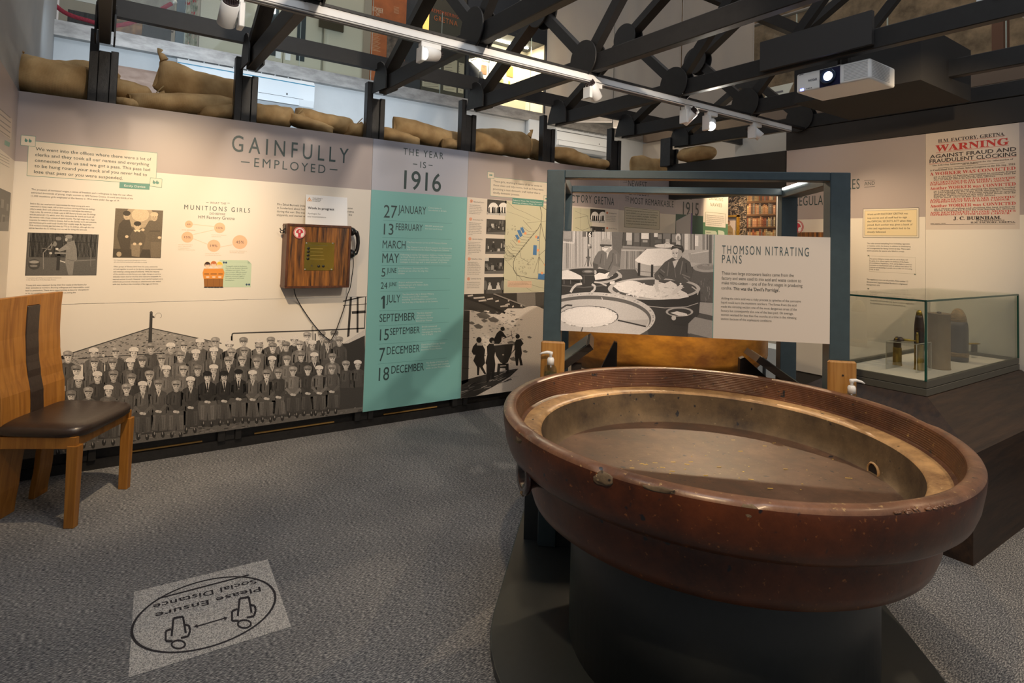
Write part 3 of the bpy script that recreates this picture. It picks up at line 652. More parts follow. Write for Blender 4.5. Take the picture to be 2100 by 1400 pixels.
# ------------------------------------------------------------------ Gainfully Employed
SEAM = 1.0235
pg = board(PL, 'exhibition_panel', 'wide cream panel headed GAINFULLY EMPLOYED above a long crowd photograph', XW + .002, 1.7195, ((SEAM + .0012, PT), (PB, SEAM - .0012)))
q = Pr(PL, .0002); q.rect_m(XW + .002, 1.7195, 1.858, PT, C_BAND); q.rect_m(XW + .002, 1.7195, SEAM + .0012, 1.858, C_CREAM); q.rect_m(XW + .002, 1.7195, PB, SEAM - .0012, C_CREAM); q.build('printed_ground', pg, BRD)
q = Pr(PL, .0006)
q.text('GAINFULLY', 475, 309.5, 714, 333, 33, sp=1.5, bold=.004, res=4); q.text('EMPLOYED', 521, 341.7, 667, 353, 18, sp=1.35, res=4)
q.line([(494, 331.5), (512, 333)], 2, C_DK); q.line([(676, 347), (692, 348.4)], 2, C_DK)
q.para(['The prospect of increased wages, a sense of freedom and a willingness to help the war effort', 'attracted thousands of young, single women to HM Factory Gretna. Around two-thirds of the', '11,000 munitions girls employed at the factory in 1916 were under the age of 19.'], 64.4, 389.6, 274, 403)
q.para(['Before the war employment opportunities for many young girls were', 'restricted to being maids, mill or farm workers, earning perhaps six shillings', '(30p) a week. Even with inflation this would be well below the minimum', 'wage today. By contrast, a week\'s pay at HM Factory Gretna was 22 shillings', 'and six pence (£1.12), which, even after deductions for board and food, left', 'the woman with a large amount of spare income. The high wage was a huge', 'incentive for many to come to Gretna. Add to this Sunday work and overtime,', 'and munitions girls could easily double their weekly wage. By September', '1918 women\'s weekly pay had risen by 77% to 33 shillings, although this was', 'still far less than the 52 shillings men earned for doing the same job.'], 62.4, 418.5, 200.5, 468.8)
q.para(['A munitions girl drilling and shaping components', 'in the fitting shop of the Eastriggs factory.'], 54, 570.5, 126, 574.6, (.3, .29, .27))
q.para(['Young girls were assessed during their first weeks at the factory for', 'their attitudes as workers. Showing willingness and responsibility could', 'lead to promotion. There were opportunities to become \'chargehands\'', 'or to try something completely new, such as joining the', 'women\'s police forces.'], 53, 586, 183, 608)
q.para(['Firm friendships were formed amongst the munitions', 'girls who lived and worked with each other so closely.'], 233.6, 534, 302, 538, (.3, .29, .27))
q.para(['Often groups of \'Gretna Girls\' from the same community', 'arrived together to work at the factory, sharing accommodation', 'and creating a strong sense of solidarity. While the majority', 'of the workforce at the factory was single, changes in wartime', 'attitudes meant that for the first time it became acceptable for', 'married women to work. However, most married workers were', 'skilled male personnel, chemists or administrators who settled', 'with their families in the townships of Eastriggs and Gretna.'], 233, 547.7, 335, 584)
q.zoom(360, 380, 5.25)
q.text('WHAT THE', 370, 198, 543, 203, 24, C_TXT, sp=1.1); q.line([(330, 181), (356, 182)], 4, C_TXT); q.line([(558, 191), (584, 193)], 4, C_TXT)
q.text('MUNITIONS GIRLS', 92, 257, 802, 293, 50, sp=1.45, res=3); q.text('DID BEFORE', 366, 314, 535, 320, 22, C_TXT); q.text('HM Factory Gretna', 245, 355, 636, 373, 34, C_TXT)
q.line([(185, 418), (415, 443)], 3, C_ORG, 3); q.line([(415, 478), (185, 530)], 3, C_ORG, 3); q.line([(190, 573), (345, 633)], 3, C_ORG, 3); q.line([(480, 664), (613, 638)], 3, C_ORG, 3)
for cx, cy, r_, t in ((143, 418, 42, '6%'), (475, 456, 60, '15%'), (127, 557, 63, '15%'), (412, 650, 70, '19%'), (692, 610, 80, '45%')):
    q.ell(cx, cy, r_, r_ * .93, (.78, .46, .29), 6, 32); w = r_ * (.42 if t == '6%' else .55); q.text(t, cx - w, cy + r_ * .17, cx + w, cy + r_ * .17, r_ * .36, C_TXT)
for ls, x, y, x1, yl in ((['shop assistants'], 67, 482, 212, 482), (['had other factory', 'experience'], 388, 534, 548, 553), (['laundry workers,', 'farm labourers,', 'dressmakers,', 'teachers and clerks'], 30, 640, 210, 695), (['came from other', 'munitions factories'], 318, 735, 490, 753), (['previously worked as', 'domestic servants'], 583, 708, 768, 726)):
    q.para(ls, x, y, x1, yl, (.62, .42, .28), .42) if len(ls) > 1 else q.text(ls[0], x, y, x1, y, 12, (.62, .42, .28))
for ls, x, y, x1 in (('Mrs Ethel Burnett (née', 1093, 213, 1395), ('in Sunderland about her', 1093, 251, 1395), ('during the war. She was', 1090, 289, 1392), ('shipyards, and started w', 1088, 327, 1395), ('ome', 1853, 254, 1905), ('retna', 1850, 291, 1920), ('the', 1862, 326, 1900)): q.text(ls, x, y, x1, y + (x1 - x) * .03, 22, C_TXT)
q.build('lettering', pg)
# quote box
q = Pr(PL, .0006).zoom(40, 270, 5.833); a, b1 = q.at(105, 105); a1, b0 = q.at(1640, 625)
q.poly([(110, 105), (1648, 255), (1630, 632), (88, 525)], C_BOX, 1); q.line([(110, 105), (1648, 255), (1630, 632), (88, 525), (110, 105)], 5, C_GRN, 4)
for s_ in ((20, 40, 193, 178), (1565, 550, 1705, 668)):
    q.poly([(s_[0], s_[1]), (s_[2], s_[1] + 16), (s_[2] - 4, s_[3]), (s_[0] - 6, s_[3] - 18)], C_BOX, 6); q.line([(s_[0], s_[1]), (s_[2], s_[1] + 16), (s_[2] - 4, s_[3]), (s_[0] - 6, s_[3] - 18), (s_[0], s_[1])], 5, C_GRN, 8)
for cx, cy in ((80, 107), (127, 112), (1612, 608), (1650, 611)):
    q.ell(cx, cy, 19, 17, C_GRN, 10); q.poly([(cx - 19, cy), (cx - 12, cy - 26), (cx + 2, cy - 30), (cx - 4, cy - 16)], C_GRN, 10)
q.poly([(1197, 603), (1557, 622), (1555, 695), (1193, 675)], C_GRN, 8); q.text('Emily Davies', 1253, 655, 1505, 672, 24, (.75, .78, .74))
for t, x, y, x1, y1 in (('We went into the offices where there were a lot of', 192, 222, 1575, 345), ('clerks and they took all our names and everything', 187, 290, 1550, 405), ('connected with us and we got a pass. This pass had', 183, 358, 1563, 468), ('to be hung round your neck and you never had to', 178, 425, 1525, 527), ('lose that pass or you were suspended.', 173, 495, 1232, 570)): q.text(t, x, y, x1, y1, 38, (.05, .075, .075), .006)
q.build('quote_box', pg)
def small_photo(pl, name, parent, x0, y0, x1, y1, fn, zoomk=None, base=.0007):
    q = Pr(pl, base)
    if zoomk: q.zoom(*zoomk)
    q.clip_px(x0, y0, x1, y1); fn(q, x0, y0, x1, y1); return q.build(name, parent, PHOTO)
def machine(q, x0, y0, x1, y1):
    q.rect(x0, y0, x1, y1, g3(.075), 0); rr = random.Random(2)
    for x in range(300, 1000, 14): q.rect(x, 690, x + 5, 935, g3(rr.uniform(.05, .12)), 1)
    q.poly([(290, 935), (1000, 960), (1000, 1130), (270, 1130)], g3(.10), 2); q.line([(290, 778), (1000, 790)], 5, g3(.02), 3); q.line([(600, 985), (980, 962)], 8, g3(.2), 3)
    q.poly([(610, 965), (668, 985), (668, 995), (612, 975)], g3(.6), 4)
    q.ell(350, 1010, 62, 55, g3(.05), 4); q.ell(350, 985, 50, 16, g3(.30), 5); q.ell(345, 1025, 40, 12, g3(.2), 6)
    q.poly([(575, 720), (640, 720), (645, 920), (570, 920)], g3(.03), 4); q.ell(560, 800, 24, 26, g3(.2), 5); q.ell(600, 745, 30, 20, g3(.15), 5); q.rect(560, 885, 680, 905, g3(.22), 5); q.rect(585, 905, 610, 1070, g3(.03), 4)
    q.line([(445, 1060), (445, 890), (520, 810), (545, 780), (520, 860), (480, 850)], 9, g3(.22), 5); q.line([(930, 840), (930, 1030)], 5, g3(.18), 4); q.line([(425, 845), (485, 845)], 8, g3(.15), 5)
    q.poly([(690, 770), (760, 765), (785, 850), (790, 960), (760, 985), (745, 1118), (700, 1118), (668, 985), (680, 870)], g3(.21), 6); q.line([(690, 960), (770, 975)], 5, g3(.1), 8)
    q.poly([(680, 800), (600, 860), (580, 850), (585, 865), (610, 880), (720, 850)], g3(.24), 7); q.ell(708, 745, 36, 36, g3(.12), 7); q.ell(708, 725, 38, 20, g3(.26), 8); q.ell(680, 755, 14, 18, g3(.4), 8); q.ell(585, 852, 16, 12, g3(.55), 8); q.ell(520, 895, 16, 12, g3(.45), 8)
small_photo(PL, 'photo_print', pg, 284, 682, 988, 1123, machine, (0, 340, 5))
def trio(q, x0, y0, x1, y1):
    S = lambda v: (v * 1.05, v * .82, v * .55)
    q.rect(x0, y0, x1, y1, S(.14), 0); q.ell(1430, 520, 150, 120, S(.42), 1); q.ell(1440, 500, 90, 70, S(.62), 2); q.poly([(1160, 850), (1660, 860), (1660, 960), (1160, 960)], S(.06), 2)
    def fig(cx, cy, body, k, f):
        q.poly(body, S(k), 5); q.ell(cx, cy, 34, 42, S(.5), 7); q.ell(cx, cy - 26, 40, 26, S(f), 8); q.ell(cx - 12, cy - 2, 5, 4, S(.1), 9); q.ell(cx + 12, cy - 2, 5, 4, S(.1), 9); q.line([(cx - 9, cy + 20), (cx + 9, cy + 20)], 4, S(.2), 9)
    fig(1300, 512, [(1260, 555), (1330, 550), (1350, 640), (1400, 650), (1340, 740), (1330, 860), (1240, 860), (1200, 720), (1220, 600)], .07, .05)
    fig(1582, 525, [(1530, 560), (1630, 560), (1660, 620), (1655, 790), (1620, 940), (1545, 940), (1530, 780), (1500, 690), (1470, 660)], .13, .62)
    q.poly([(1545, 780), (1650, 780), (1640, 940), (1550, 940)], S(.17), 6); q.line([(1530, 668), (1640, 668)], 8, S(.05), 8)
    q.poly([(1370, 650), (1450, 650), (1500, 720), (1480, 800), (1430, 930), (1350, 920), (1350, 800), (1330, 720)], S(.11), 10); q.poly([(1345, 800), (1440, 800), (1430, 935), (1350, 925)], S(.24), 11)
    q.ell(1408, 618, 33, 40, S(.55), 12); q.ell(1410, 592, 38, 24, S(.04), 13); q.ell(1397, 616, 5, 4, S(.1), 14); q.ell(1420, 616, 5, 4, S(.1), 14); q.poly([(1370, 655), (1445, 655), (1430, 680), (1405, 668), (1385, 680)], S(.75), 14)
    for x, y in ((1300, 725), (1380, 800), (1440, 800), (1465, 655), (1635, 735)): q.ell(x, y, 18, 14, S(.62), 15)
    q.ell(1220, 905, 26, 26, S(.4), 9); q.ell(1290, 915, 30, 20, S(.06), 8)
small_photo(PL, 'photo_print', pg, 1184, 434, 1647, 946, trio, (0, 340, 5))
# cartoon workers and green note
q = Pr(PL, .0007).zoom(360, 380, 5.25)
q.poly([(475, 803), (778, 806), (818, 848), (808, 1095), (470, 1095)], (.50, .62, .47), 1); q.poly([(778, 806), (818, 848), (776, 846)], (.40, .52, .40), 3); q.line([(520, 824), (805, 826)], 3, (.42, .55, .42), 3)
for cx, cy in ((520, 830), (545, 831), (765, 1067), (792, 1067)): q.ell(cx, cy, 11, 11, (.04, .08, .14), 4)
q.para(['Young girls came to the factory', 'from all over Scotland, the north', 'of England and Ireland. There', 'were so many different accents!', 'We all worked together, lived', 'together and played together.', 'We made many best friends', 'working here.'], 540, 874, 775, 1026, (.10, .16, .14))
OR, OD = (.70, .27, .045), (.30, .12, .025)
for i, (cx, hy, hr) in enumerate(((343, 858, (.045, .02, .015)), (474, 858, (.78, .52, .05)), (410, 850, (.5, .14, .04)))):
    L = 5 + i * 12
    q.poly([(cx - 40, 985), (cx + 40, 985), (cx + 36, 1092), (cx - 34, 1092)], OD, L); q.line([(cx, 1000), (cx, 1092)], 3, (.15, .06, .02), L + 1)
    q.poly([(cx - 38, 895), (cx + 38, 895), (cx + 52, 940), (cx + 40, 1005), (cx - 42, 1005), (cx - 52, 940)], OR, L + 2); q.line([(cx - 34, 953), (cx + 34, 953)], 9, (.2, .07, .02), L + 3)
    q.ell(cx, hy - 8, 36, 34, (.85, .66, .45), L + 4); q.ell(cx, hy - 4, 32, 32, hr, L + 5); q.ell(cx, hy + 8, 25, 27, (.85, .58, .42), L + 6); q.ell(cx, hy - 16, 26, 12, hr, L + 7)
    q.ell(cx, hy + 2, 2, 2, (.1, .05, .04), L + 8); q.ell(cx - 9, hy + 2, 2.5, 3, (.1, .05, .04), L + 8); q.ell(cx + 9, hy + 2, 2.5, 3, (.1, .05, .04), L + 8)
    q.ell(cx + 2, 986, 20, 9, (.85, .6, .45), L + 8); q.ell(cx - 18, 1096, 22, 7, (.03, .02, .02), L + 8); q.ell(cx + 20, 1096, 22, 7, (.03, .02, .02), L + 8)
q.build('cartoon_note', pg)
# ------------------------------------------------------------------ the long crowd photograph
q = Pr(PL, .0003); q.clip = (XW + .002, 1.7195, PB, SEAM - .0015); rr = random.Random(4)
m_ = mono
q.poly([(-40, 845), (300, 830), (760, 730), (760, 860), (200, 960), (-40, 990)], m_(.055), 0)                           # dark ground behind the rows
q.zoom(80, 630, 6.09)
q.poly([(240, 625), (1375, 262), (1420, 262), (2250, 440), (2250, 720), (240, 720)], m_(.33), 1)
for i in range(620):                                                                                                      # gable brickwork
    y = rr.randint(0, 27) * 15 + 290; x = rr.randint(0, 50) * 38 + (y // 15 % 2) * 19 + 330
    top = 625 - (x - 240) * .32 if x < 1390 else 262 + (x - 1420) * .215
    if y > top + 12 and x < 2190: q.rect(x, y, x + rr.uniform(18, 32), y + 7, m_(rr.choice((.05, .08, .12, .42, .5))), 2)
q.line([(240, 625), (1390, 258)], 12, m_(.04), 3); q.line([(1390, 258), (2280, 450)], 12, m_(.05), 3); q.poly([(225, 625), (330, 600), (430, 570), (430, 620), (300, 650)], m_(.03), 3)
q.line([(500, 640), (1560, 570)], 10, m_(.04), 3); q.ell(805, 600, 18, 18, m_(.6), 4)
q.poly([(1382, 60), (1420, 60), (1408, 480), (1362, 480)], m_(.045), 4); q.line([(1384, 70), (1376, 250)], 7, m_(.3), 5); q.ell(1402, 62, 18, 14, m_(.1), 5); q.poly([(1405, 90), (1445, 120), (1440, 135), (1400, 125)], m_(.06), 5)
q.line([(1448, 130), (1450, 100), (1475, 72), (1510, 72), (1532, 95), (1528, 122), (1512, 130)], 4, m_(.2), 5)
q.line([(60, 430), (115, 430), (130, 470), (130, 720)], 48, m_(.03), 4); q.line([(98, 540), (162, 540)], 20, m_(.05), 5); q.line([(98, 628), (162, 628)], 16, m_(.05), 5)
q.zoom(400, 630, 5.6)
q.line([(420, 470), (425, 310), (440, 298), (1340, 268), (1950, 240)], 15, m_(.05), 4); q.line([(420, 330), (418, 470)], 18, m_(.05), 4)
q.line([(1348, 390), (1342, 225), (1352, 218), (1362, 390)], 6, m_(.1), 4); q.line([(1380, 300), (1380, 400)], 14, m_(.05), 4)
q.poly([(1690, 420), (1950, 310), (1950, 900), (1690, 900)], m_(.04), 2); q.poly([(1690, 418), (1960, 245), (1960, 318), (1760, 412)], m_(.62), 3)
q.poly([(1780, -160), (1806, -160), (1772, 330), (1745, 345)], m_(.04), 4); q.line([(1868, -160), (1865, 290)], 22, m_(.05), 4); q.line([(1800, 60), (1960, 50)], 30, m_(.05), 4); q.line([(1700, -70), (1970, -130)], 14, m_(.05), 4); q.line([(1700, -20), (1970, -40)], 8, m_(.06), 4); q.line([(1960, -160), (1945, 240)], 10, m_(.05), 4)
q.zoom(0, 470, 2.979)
rowA = [(415, 755), (572, 735), (707, 730), (818, 732), (922, 705), (1043, 705), (1124, 697), (1222, 678), (1316, 672), (1402, 692), (1488, 672), (1582, 680), (1655, 670), (1718, 668), (1798, 662), (1877, 640), (1965, 633), (2043, 630)]
rowB = [(320, 832), (466, 840), (576, 793), (688, 797), (797, 797), (869, 785), (987, 775), (1103, 758), (1196, 745), (1306, 733), (1415, 740), (1493, 730), (1583, 710), (1666, 705), (1747, 698), (1830, 693), (1908, 690), (2000, 680), (2072, 668)]
rowC = [(360, 920), (480, 902), (595, 880), (693, 873), (804, 893), (913, 875), (1016, 843), (1120, 843), (1207, 840), (1305, 838), (1395, 790), (1480, 785), (1568, 795), (1662, 787), (1752, 783), (1840, 760), (1920, 765), (2030, 770), (2113, 815), (2185, 812)]
rowD = [(325, 1010), (435, 995), (540, 975), (663, 963), (773, 955), (872, 940), (968, 930), (1076, 935), (1164, 912), (1267, 880), (1369, 878), (1457, 868), (1543, 873), (1628, 870), (1700, 863), (1790, 850), (1880, 845), (1950, 845), (2027, 838)]
def person(cx, ty, L, seated=False, kind=None):
    w = (64 - 15 * (cx - 330) / 1850) * 1.0; d = m_(rr.choice((.06, .085, .11, .14, .17)) * rr.uniform(.85, 1.1)); hat = rr.random()
    hc = m_(.74) if hat < .27 else m_(rr.uniform(.20, .38)); fc = m_(rr.uniform(.52, .74)); X = lambda a: cx + a * w; Y = lambda b: ty + b * w
    if kind == 'man': hc = m_(.02); d = m_(.03)
    bot = 3.4 if not seated else 3.5
    q.poly([(X(-.32), Y(1.12)), (X(.32), Y(1.12)), (X(.82), Y(1.38)), (X(1.02), Y(2.1)), (X(.98), Y(bot)), (X(-.98), Y(bot)), (X(-1.02), Y(2.1)), (X(-.82), Y(1.38))], d, L)
    l1 = tuple(c * 1.4 for c in d); dk = tuple(c * .55 for c in d)
    q.line([(X(-.98), Y(1.55)), (X(-1.02), Y(bot))], w * .1, dk, L + 1); q.line([(X(.98), Y(1.55)), (X(1.02), Y(bot))], w * .1, dk, L + 1); q.poly([(X(-.45), Y(1.35)), (X(.1), Y(1.4)), (X(.05), Y(2.6)), (X(-.5), Y(2.6))], tuple(c * 1.3 for c in d), L + 1)
    for sx in (-1, 1):
        q.line([(X(.60 * sx), Y(1.9)), (X(.62 * sx), Y(2.9))], w * .07, dk, L + 1); q.line([(X(.82 * sx), Y(1.55)), (X(.86 * sx), Y(2.5))], w * .12, l1, L + 1)
        q.line([(X(.2 * sx), Y(1.6)), (X(.25 * sx), Y(2.4))], w * .05, tuple(c * 1.4 for c in d), L + 1)
    nk = rr.random()
    q.poly([(X(-.2), Y(.95)), (X(.2), Y(.95)), (X(.24), Y(1.2)), (X(0), Y(1.3)), (X(-.24), Y(1.2))], tuple(c * .7 for c in fc), L + 2)
    if nk < .35 or kind: q.poly([(X(-.26), Y(1.12)), (X(-.1), Y(1.12)), (X(.02), Y(1.6 if not kind else 1.9)), (X(.12), Y(1.12)), (X(.26), Y(1.12)), (X(.04), Y(1.85 if not kind else 2.3))], m_(.6), L + 3)
    elif nk < .7: q.line([(X(-.34), Y(1.16)), (X(0), Y(1.3)), (X(.34), Y(1.16))], w * .1, l1, L + 3)
    q.ell(X(0), Y(.42), w * .48, w * .42, hc if hat >= .27 else m_(.08), L + 3, 14)
    q.ell(X(0), Y(.68), w * .33, w * .42, fc, L + 4, 14)
    q.poly([(X(.08), Y(.34)), (X(.33), Y(.5)), (X(.3), Y(.9)), (X(.1), Y(1.08))], tuple(c * .72 for c in fc), L + 5)
    q.ell(X(0), Y(.28), w * .5, w * .29, hc, L + 6, 14); q.poly([(X(-.36), Y(.42)), (X(.36), Y(.42)), (X(.3), Y(.54)), (X(0), Y(.47)), (X(-.3), Y(.54))], m_(.05), L + 7)
    if hat < .27: q.poly([(X(-.48), Y(.22)), (X(.48), Y(.22)), (X(.46), Y(.46)), (X(-.46), Y(.46))], hc, L + 8)
    else: q.ell(X(-.12), Y(.22), w * .2, w * .11, tuple(min(.7, c * 1.5) for c in hc), L + 8, 10)
    for sx in (-.14, .14): q.ell(X(sx), Y(.64), w * .075, w * .04, m_(.05), L + 9, 8)
    q.line([(X(-.1), Y(.92)), (X(.1), Y(.92))], w * .05, m_(.14), L + 9); q.line([(X(.02), Y(.68)), (X(.05), Y(.8))], w * .05, tuple(c * .6 for c in fc), L + 9)
    if kind == 'man': q.line([(X(0), Y(1.3)), (X(.03), Y(2.1))], w * .13, m_(.02), L + 9)
    if seated:
        t_ = m_(rr.uniform(.06, .12)); t2 = tuple(c * 1.5 for c in t_); sk = rr.random() < .25
        q.poly([(X(-1), Y(3.2)), (X(1), Y(3.2)), (X(1.05), Y(3.9)), (X(.9), Y(5.3)), (X(.1), Y(5.35)), (X(0), Y(4.4)), (X(-.1), Y(5.35)), (X(-.85), Y(5.3)), (X(-1.05), Y(3.9))], t_, L + 2)
        for sx in (-1, 1): q.poly([(X(.3 * sx), Y(3.7)), (X(.75 * sx), Y(3.7)), (X(.7 * sx), Y(5.2)), (X(.42 * sx), Y(5.2))], t2, L + 3); q.line([(X(.5 * sx), Y(3.9)), (X(.52 * sx), Y(5.1))], w * .07, t_, L + 4); q.ell(X(.46 * sx), Y(5.75), w * .2, w * .32, m_(.03), L + 4, 10); q.ell(X(.42 * sx), Y(5.6), w * .06, w * .16, m_(.3), L + 5, 8)
        q.line([(X(-.85), Y(2.6)), (X(-.2), Y(3.3))], w * .3, tuple(c * 1.3 for c in d), L + 6); q.line([(X(.85), Y(2.6)), (X(.2), Y(3.3))], w * .3, tuple(c * 1.3 for c in d), L + 6)
        q.ell(X(-.1), Y(3.32), w * .24, w * .15, m_(.6), L + 7, 10); q.ell(X(.15), Y(3.36), w * .2, w * .14, m_(.52), L + 8, 10)
for k, (rw, st_) in enumerate(((rowA, 0), (rowB, 0), (rowC, 0), (rowD, 1))):
    for i, (x, y) in enumerate(rw): person(x, y - 14, 6 + k * 13 + (i % 2), st_, 'man' if (st_ and x in (1267, 1369, 1457)) else None)
q.poly([(0, 1345), (870, 1255), (2215, 1085), (2230, 1120), (2230, 1200), (0, 1420)], m_(.13), 5)
for i in range(150):
    x = rr.uniform(300, 2200); y = 1318 - (x - 300) * .118 + rr.uniform(-12, 40); q.rect(x, y, x + rr.uniform(8, 30), y + 2.5, m_(rr.choice((.05, .2, .22))), 6)
q.build('crowd_photograph', pg, PHOTO)
# ------------------------------------------------------------------ The Year is 1916
pt_ = board(PL, 'exhibition_panel', 'tall teal timeline panel headed THE YEAR IS 1916', 1.7215, 2.5945, ((PB - .005, PT),))
q = Pr(PL, .0002); q.rect_m(1.7215, 2.5945, 1.862, PT, C_HEAD); q.rect_m(1.7215, 2.5945, PB - .005, 1.862, C_TEAL); q.build('printed_ground', pt_, BRD)
q = Pr(PL, .0006); q.text('THE YEAR', 826.9, 316.6, 909, 325.7, 13.7, sp=1.35, res=4); q.text('IS', 861.7, 343.7, 873.5, 345, 12.5, sp=1.2, res=4); q.line([(847, 336), (855.7, 337)], 1.6, C_DK); q.line([(878.8, 338.5), (887, 339.5)], 1.6, C_DK)
q.text('1916', 828, 386.6, 904, 392, 37.5, bold=.008, res=5); q.zoom(760, 400, 3.5)
D = C_DK; LW = (.66, .74, .72)
for t, x, y, x1, y1, h in (('27', 93, 160, 188, 165, 90), ('JANUARY', 197, 128, 397, 136, 57), ('13', 93, 282, 162, 287, 78), ('FEBRUARY', 180, 250, 373, 258, 48), ('MARCH', 85, 381, 250, 383, 57), ('MAY', 83, 485, 203, 487, 68), ('5', 77, 584, 105, 584, 60), ('JUNE', 115, 558, 185, 557, 36), ('24', 72, 672, 119, 672, 46), ('JUNE', 130, 653, 186, 651, 28), ('JULY', 112, 771, 212, 765, 55), ('SEPTEMBER', 63, 910, 318, 897, 56), ('15', 65, 1043, 129, 1040, 80), ('SEPTEMBER', 138, 1003, 352, 990, 48), ('7', 60, 1192, 102, 1188, 95), ('DECEMBER', 115, 1145, 352, 1125, 55), ('18', 57, 1333, 131, 1326, 93), ('DECEMBER', 148, 1281, 382, 1258, 55)): q.text(t, x, y, x1, y1, h, D, 0, res=4)
q.poly([(86, 814), (101, 813.5), (103, 722), (90, 722), (76, 738), (77, 750), (87, 742)], D, 30)
for l in ((90, 181, 585, 203), (83, 303, 582, 318), (80, 403, 578, 411), (78, 505, 575, 508), (73, 600, 572, 600), (68, 690, 570, 682), (63, 830, 565, 812), (58, 938, 560, 912), (55, 1069, 553, 1036), (52, 1212, 548, 1168)): q.line([l[:2], l[2:]], 2, (.10, .26, .26))
for t, x, y, x1, y1 in (('Conscription is', 415, 95, 508, 97), ('introduced in Britain', 415, 112, 543, 117), ('400,000 women join', 390, 225, 520, 228), ('the new Land Army', 390, 245, 513, 247), ('The first workers arrive at HM Factory Gretna', 263, 343, 547, 347), ('The Central Control Board inspects the Gretna area', 260, 379, 583, 383), ('and introduces the State Management Scheme', 260, 395, 562, 401), ('Following a visit by Christopher Addison, Under-Secretary', 215, 432, 582, 437), ('to Lloyd George at the Ministry of Munitions, the decision', 215, 449, 580, 455), ('is made to erect \'a considerable number\' of permanent', 213, 467, 565, 471), ('cottages in Eastriggs and \'a small amount\' in Gretna', 213, 485, 548, 488), ('Lord Kitchener, Secretary for War,', 200, 531, 416, 532), ('drowns at sea when his ship hits', 200, 549, 412, 550), ('a mine', 200, 567, 243, 568), ('French withstand German', 202, 632, 373, 631), ('bombardment of 2 million shells', 202, 651, 412, 648), ('at Verdun, France', 202, 669, 317, 668), ('The bloodiest day in British Military', 227, 718, 453, 714), ('history with 57,470 casualties,', 227, 737, 415, 733), ('including 19,240 fatalities sustained on', 225, 755, 472, 749), ('the first day of the Battle of the Somme', 225, 775, 480, 767), ('The first despatch', 330, 852, 443, 846), ('of cordite leaves', 330, 870, 433, 865), ('HM Factory Gretna', 328, 889, 447, 884), ('bound for France', 326, 908, 440, 902), ('British armoured', 368, 950, 475, 945), ('tanks are introduced,', 367, 970, 502, 963), ('changing the way the', 366, 989, 505, 981), ('war is fought', 366, 1006, 448, 1003), ('David Lloyd George, former', 365, 1078, 537, 1064), ('Minister of Munitions,', 365, 1097, 500, 1087), ('becomes Prime Minister', 363, 1115, 515, 1103), ('The Battle of Verdun ends', 398, 1210, 558, 1196), ('- the longest and costliest', 398, 1228, 560, 1214), ('battle on the Western Front', 397, 1248, 570, 1230)): q.text(t, x, y, x1, y1, 11.5, LW, -.003)
q.build('lettering', pt_)
# ------------------------------------------------------------------ map panel
MX1 = 4.4405
pm = board(PL, 'exhibition_panel', 'panel with a factory railway map above a photograph of workers at a pale heap', 2.5965, MX1, ((SEAM + .001, PT), (PB - .006, SEAM - .001)))
q = Pr(PL, .0002); q.rect_m(2.5965, MX1, 1.866, PT, C_BAND); q.rect_m(2.5965, MX1, PB - .006, 1.866, (.70, .63, .55)); q.build('printed_ground', pm, BRD)
q = Pr(PL, .0006).zoom(940, 320, 4.665); bx = (.70, .63, .52)
q.poly([(308, 197), (1010, 272), (1005, 440), (305, 380)], bx, 1); q.line([(308, 197), (1010, 272), (1005, 440), (305, 380), (308, 197)], 3, C_GRN, 3)
q.poly([(280, 148), (342, 156), (341, 217), (278, 209)], bx, 5); q.line([(280, 148), (342, 156), (341, 217), (278, 209), (280, 148)], 3, C_GRN, 6); q.ell(303, 181, 8, 8, C_GRN, 7); q.ell(318, 182, 8, 8, C_GRN, 7)
q.poly([(818, 378), (870, 383), (868, 440), (816, 435)], bx, 5); q.line([(818, 378), (870, 383), (868, 440), (816, 435), (818, 378)], 3, C_GRN, 6); q.ell(838, 408, 8, 8, C_GRN, 7)
for t, x, y, x1, y1 in (('These girls, working in teams of six or seven in', 335, 248, 798, 296), ('those clean and tidy rooms, look as if they were', 333, 285, 812, 332), ('practising a neat domestic craft rather than a', 331, 322, 782, 365), ('deadly domestic process.', 331, 357, 585, 382)): q.text(t, x, y, x1, y1, 19, C_TXT)
q.poly([(517, 400), (815, 425), (812, 482), (514, 458)], C_GRN, 20); q.text('Rebecca West, The Young Rebecca:', 525, 427, 800, 449, 12, LW, .006); q.text('Writings of Rebecca West, 1911-1917', 525, 450, 797, 472, 12, LW, .006)
for i, (y, t) in enumerate(((430, 'Nitre And Stores'), (602, 'Gretna Steam Plant'), (790, 'Glycerine Distillery'), (983, 'Fitting Shop - Milling'), (1174, 'Central Stores'))):
    x = 124 - i * 6.8; q.ell(x, y, 14, 15, (.70, .24, .13), 5); q.ell(x, y, 10, 11, (.78, .42, .28), 6); q.text(str(i + 1), x - 3, y + 7, x + 3, y + 7, 13, C_TXT); q.text(t, x + 22, y + 12 - i * 2, x + 120, y + 17 - i * 3, 11, C_TXT)
body = [['Nitre, imported from South', 'America, was brought into the', 'factory in railway wagons. Here', 'the pure nitrate the powerful mix', 'of nitric, sulphuric acids, which', 'all the guncotton they used.'], ['Sulphuric acid was produced', 'in the Gretna Steam Plant.', 'Clever designers are charging', 'up the sulphur burners which', 'manufactured the resulting', 'sulphur gas into sulphuric acid.', 'The acid was then mixed with', 'the nitric.'], ['The factory produced its own', 'glycerine which was used to', 'make nitro-glycerine, the highly', 'explosive ingredient in cordite.', 'The glycerine was mixed with', 'sulphuric and nitric acids at least', 'without the powders which', 'glycerine.'], ['Engineering jobs such as', 'milling, shaping, drilling and', 'even turning were carried out', 'by the munitions girls under the', 'supervision of an engineer. This', 'type of work was considered', 'to require a higher level of skill', 'than many of the other jobs.'], ['The Central Stores were where', 'the factory workers were issued', 'with their uniforms and other', 'supplies needed for factory life.']]
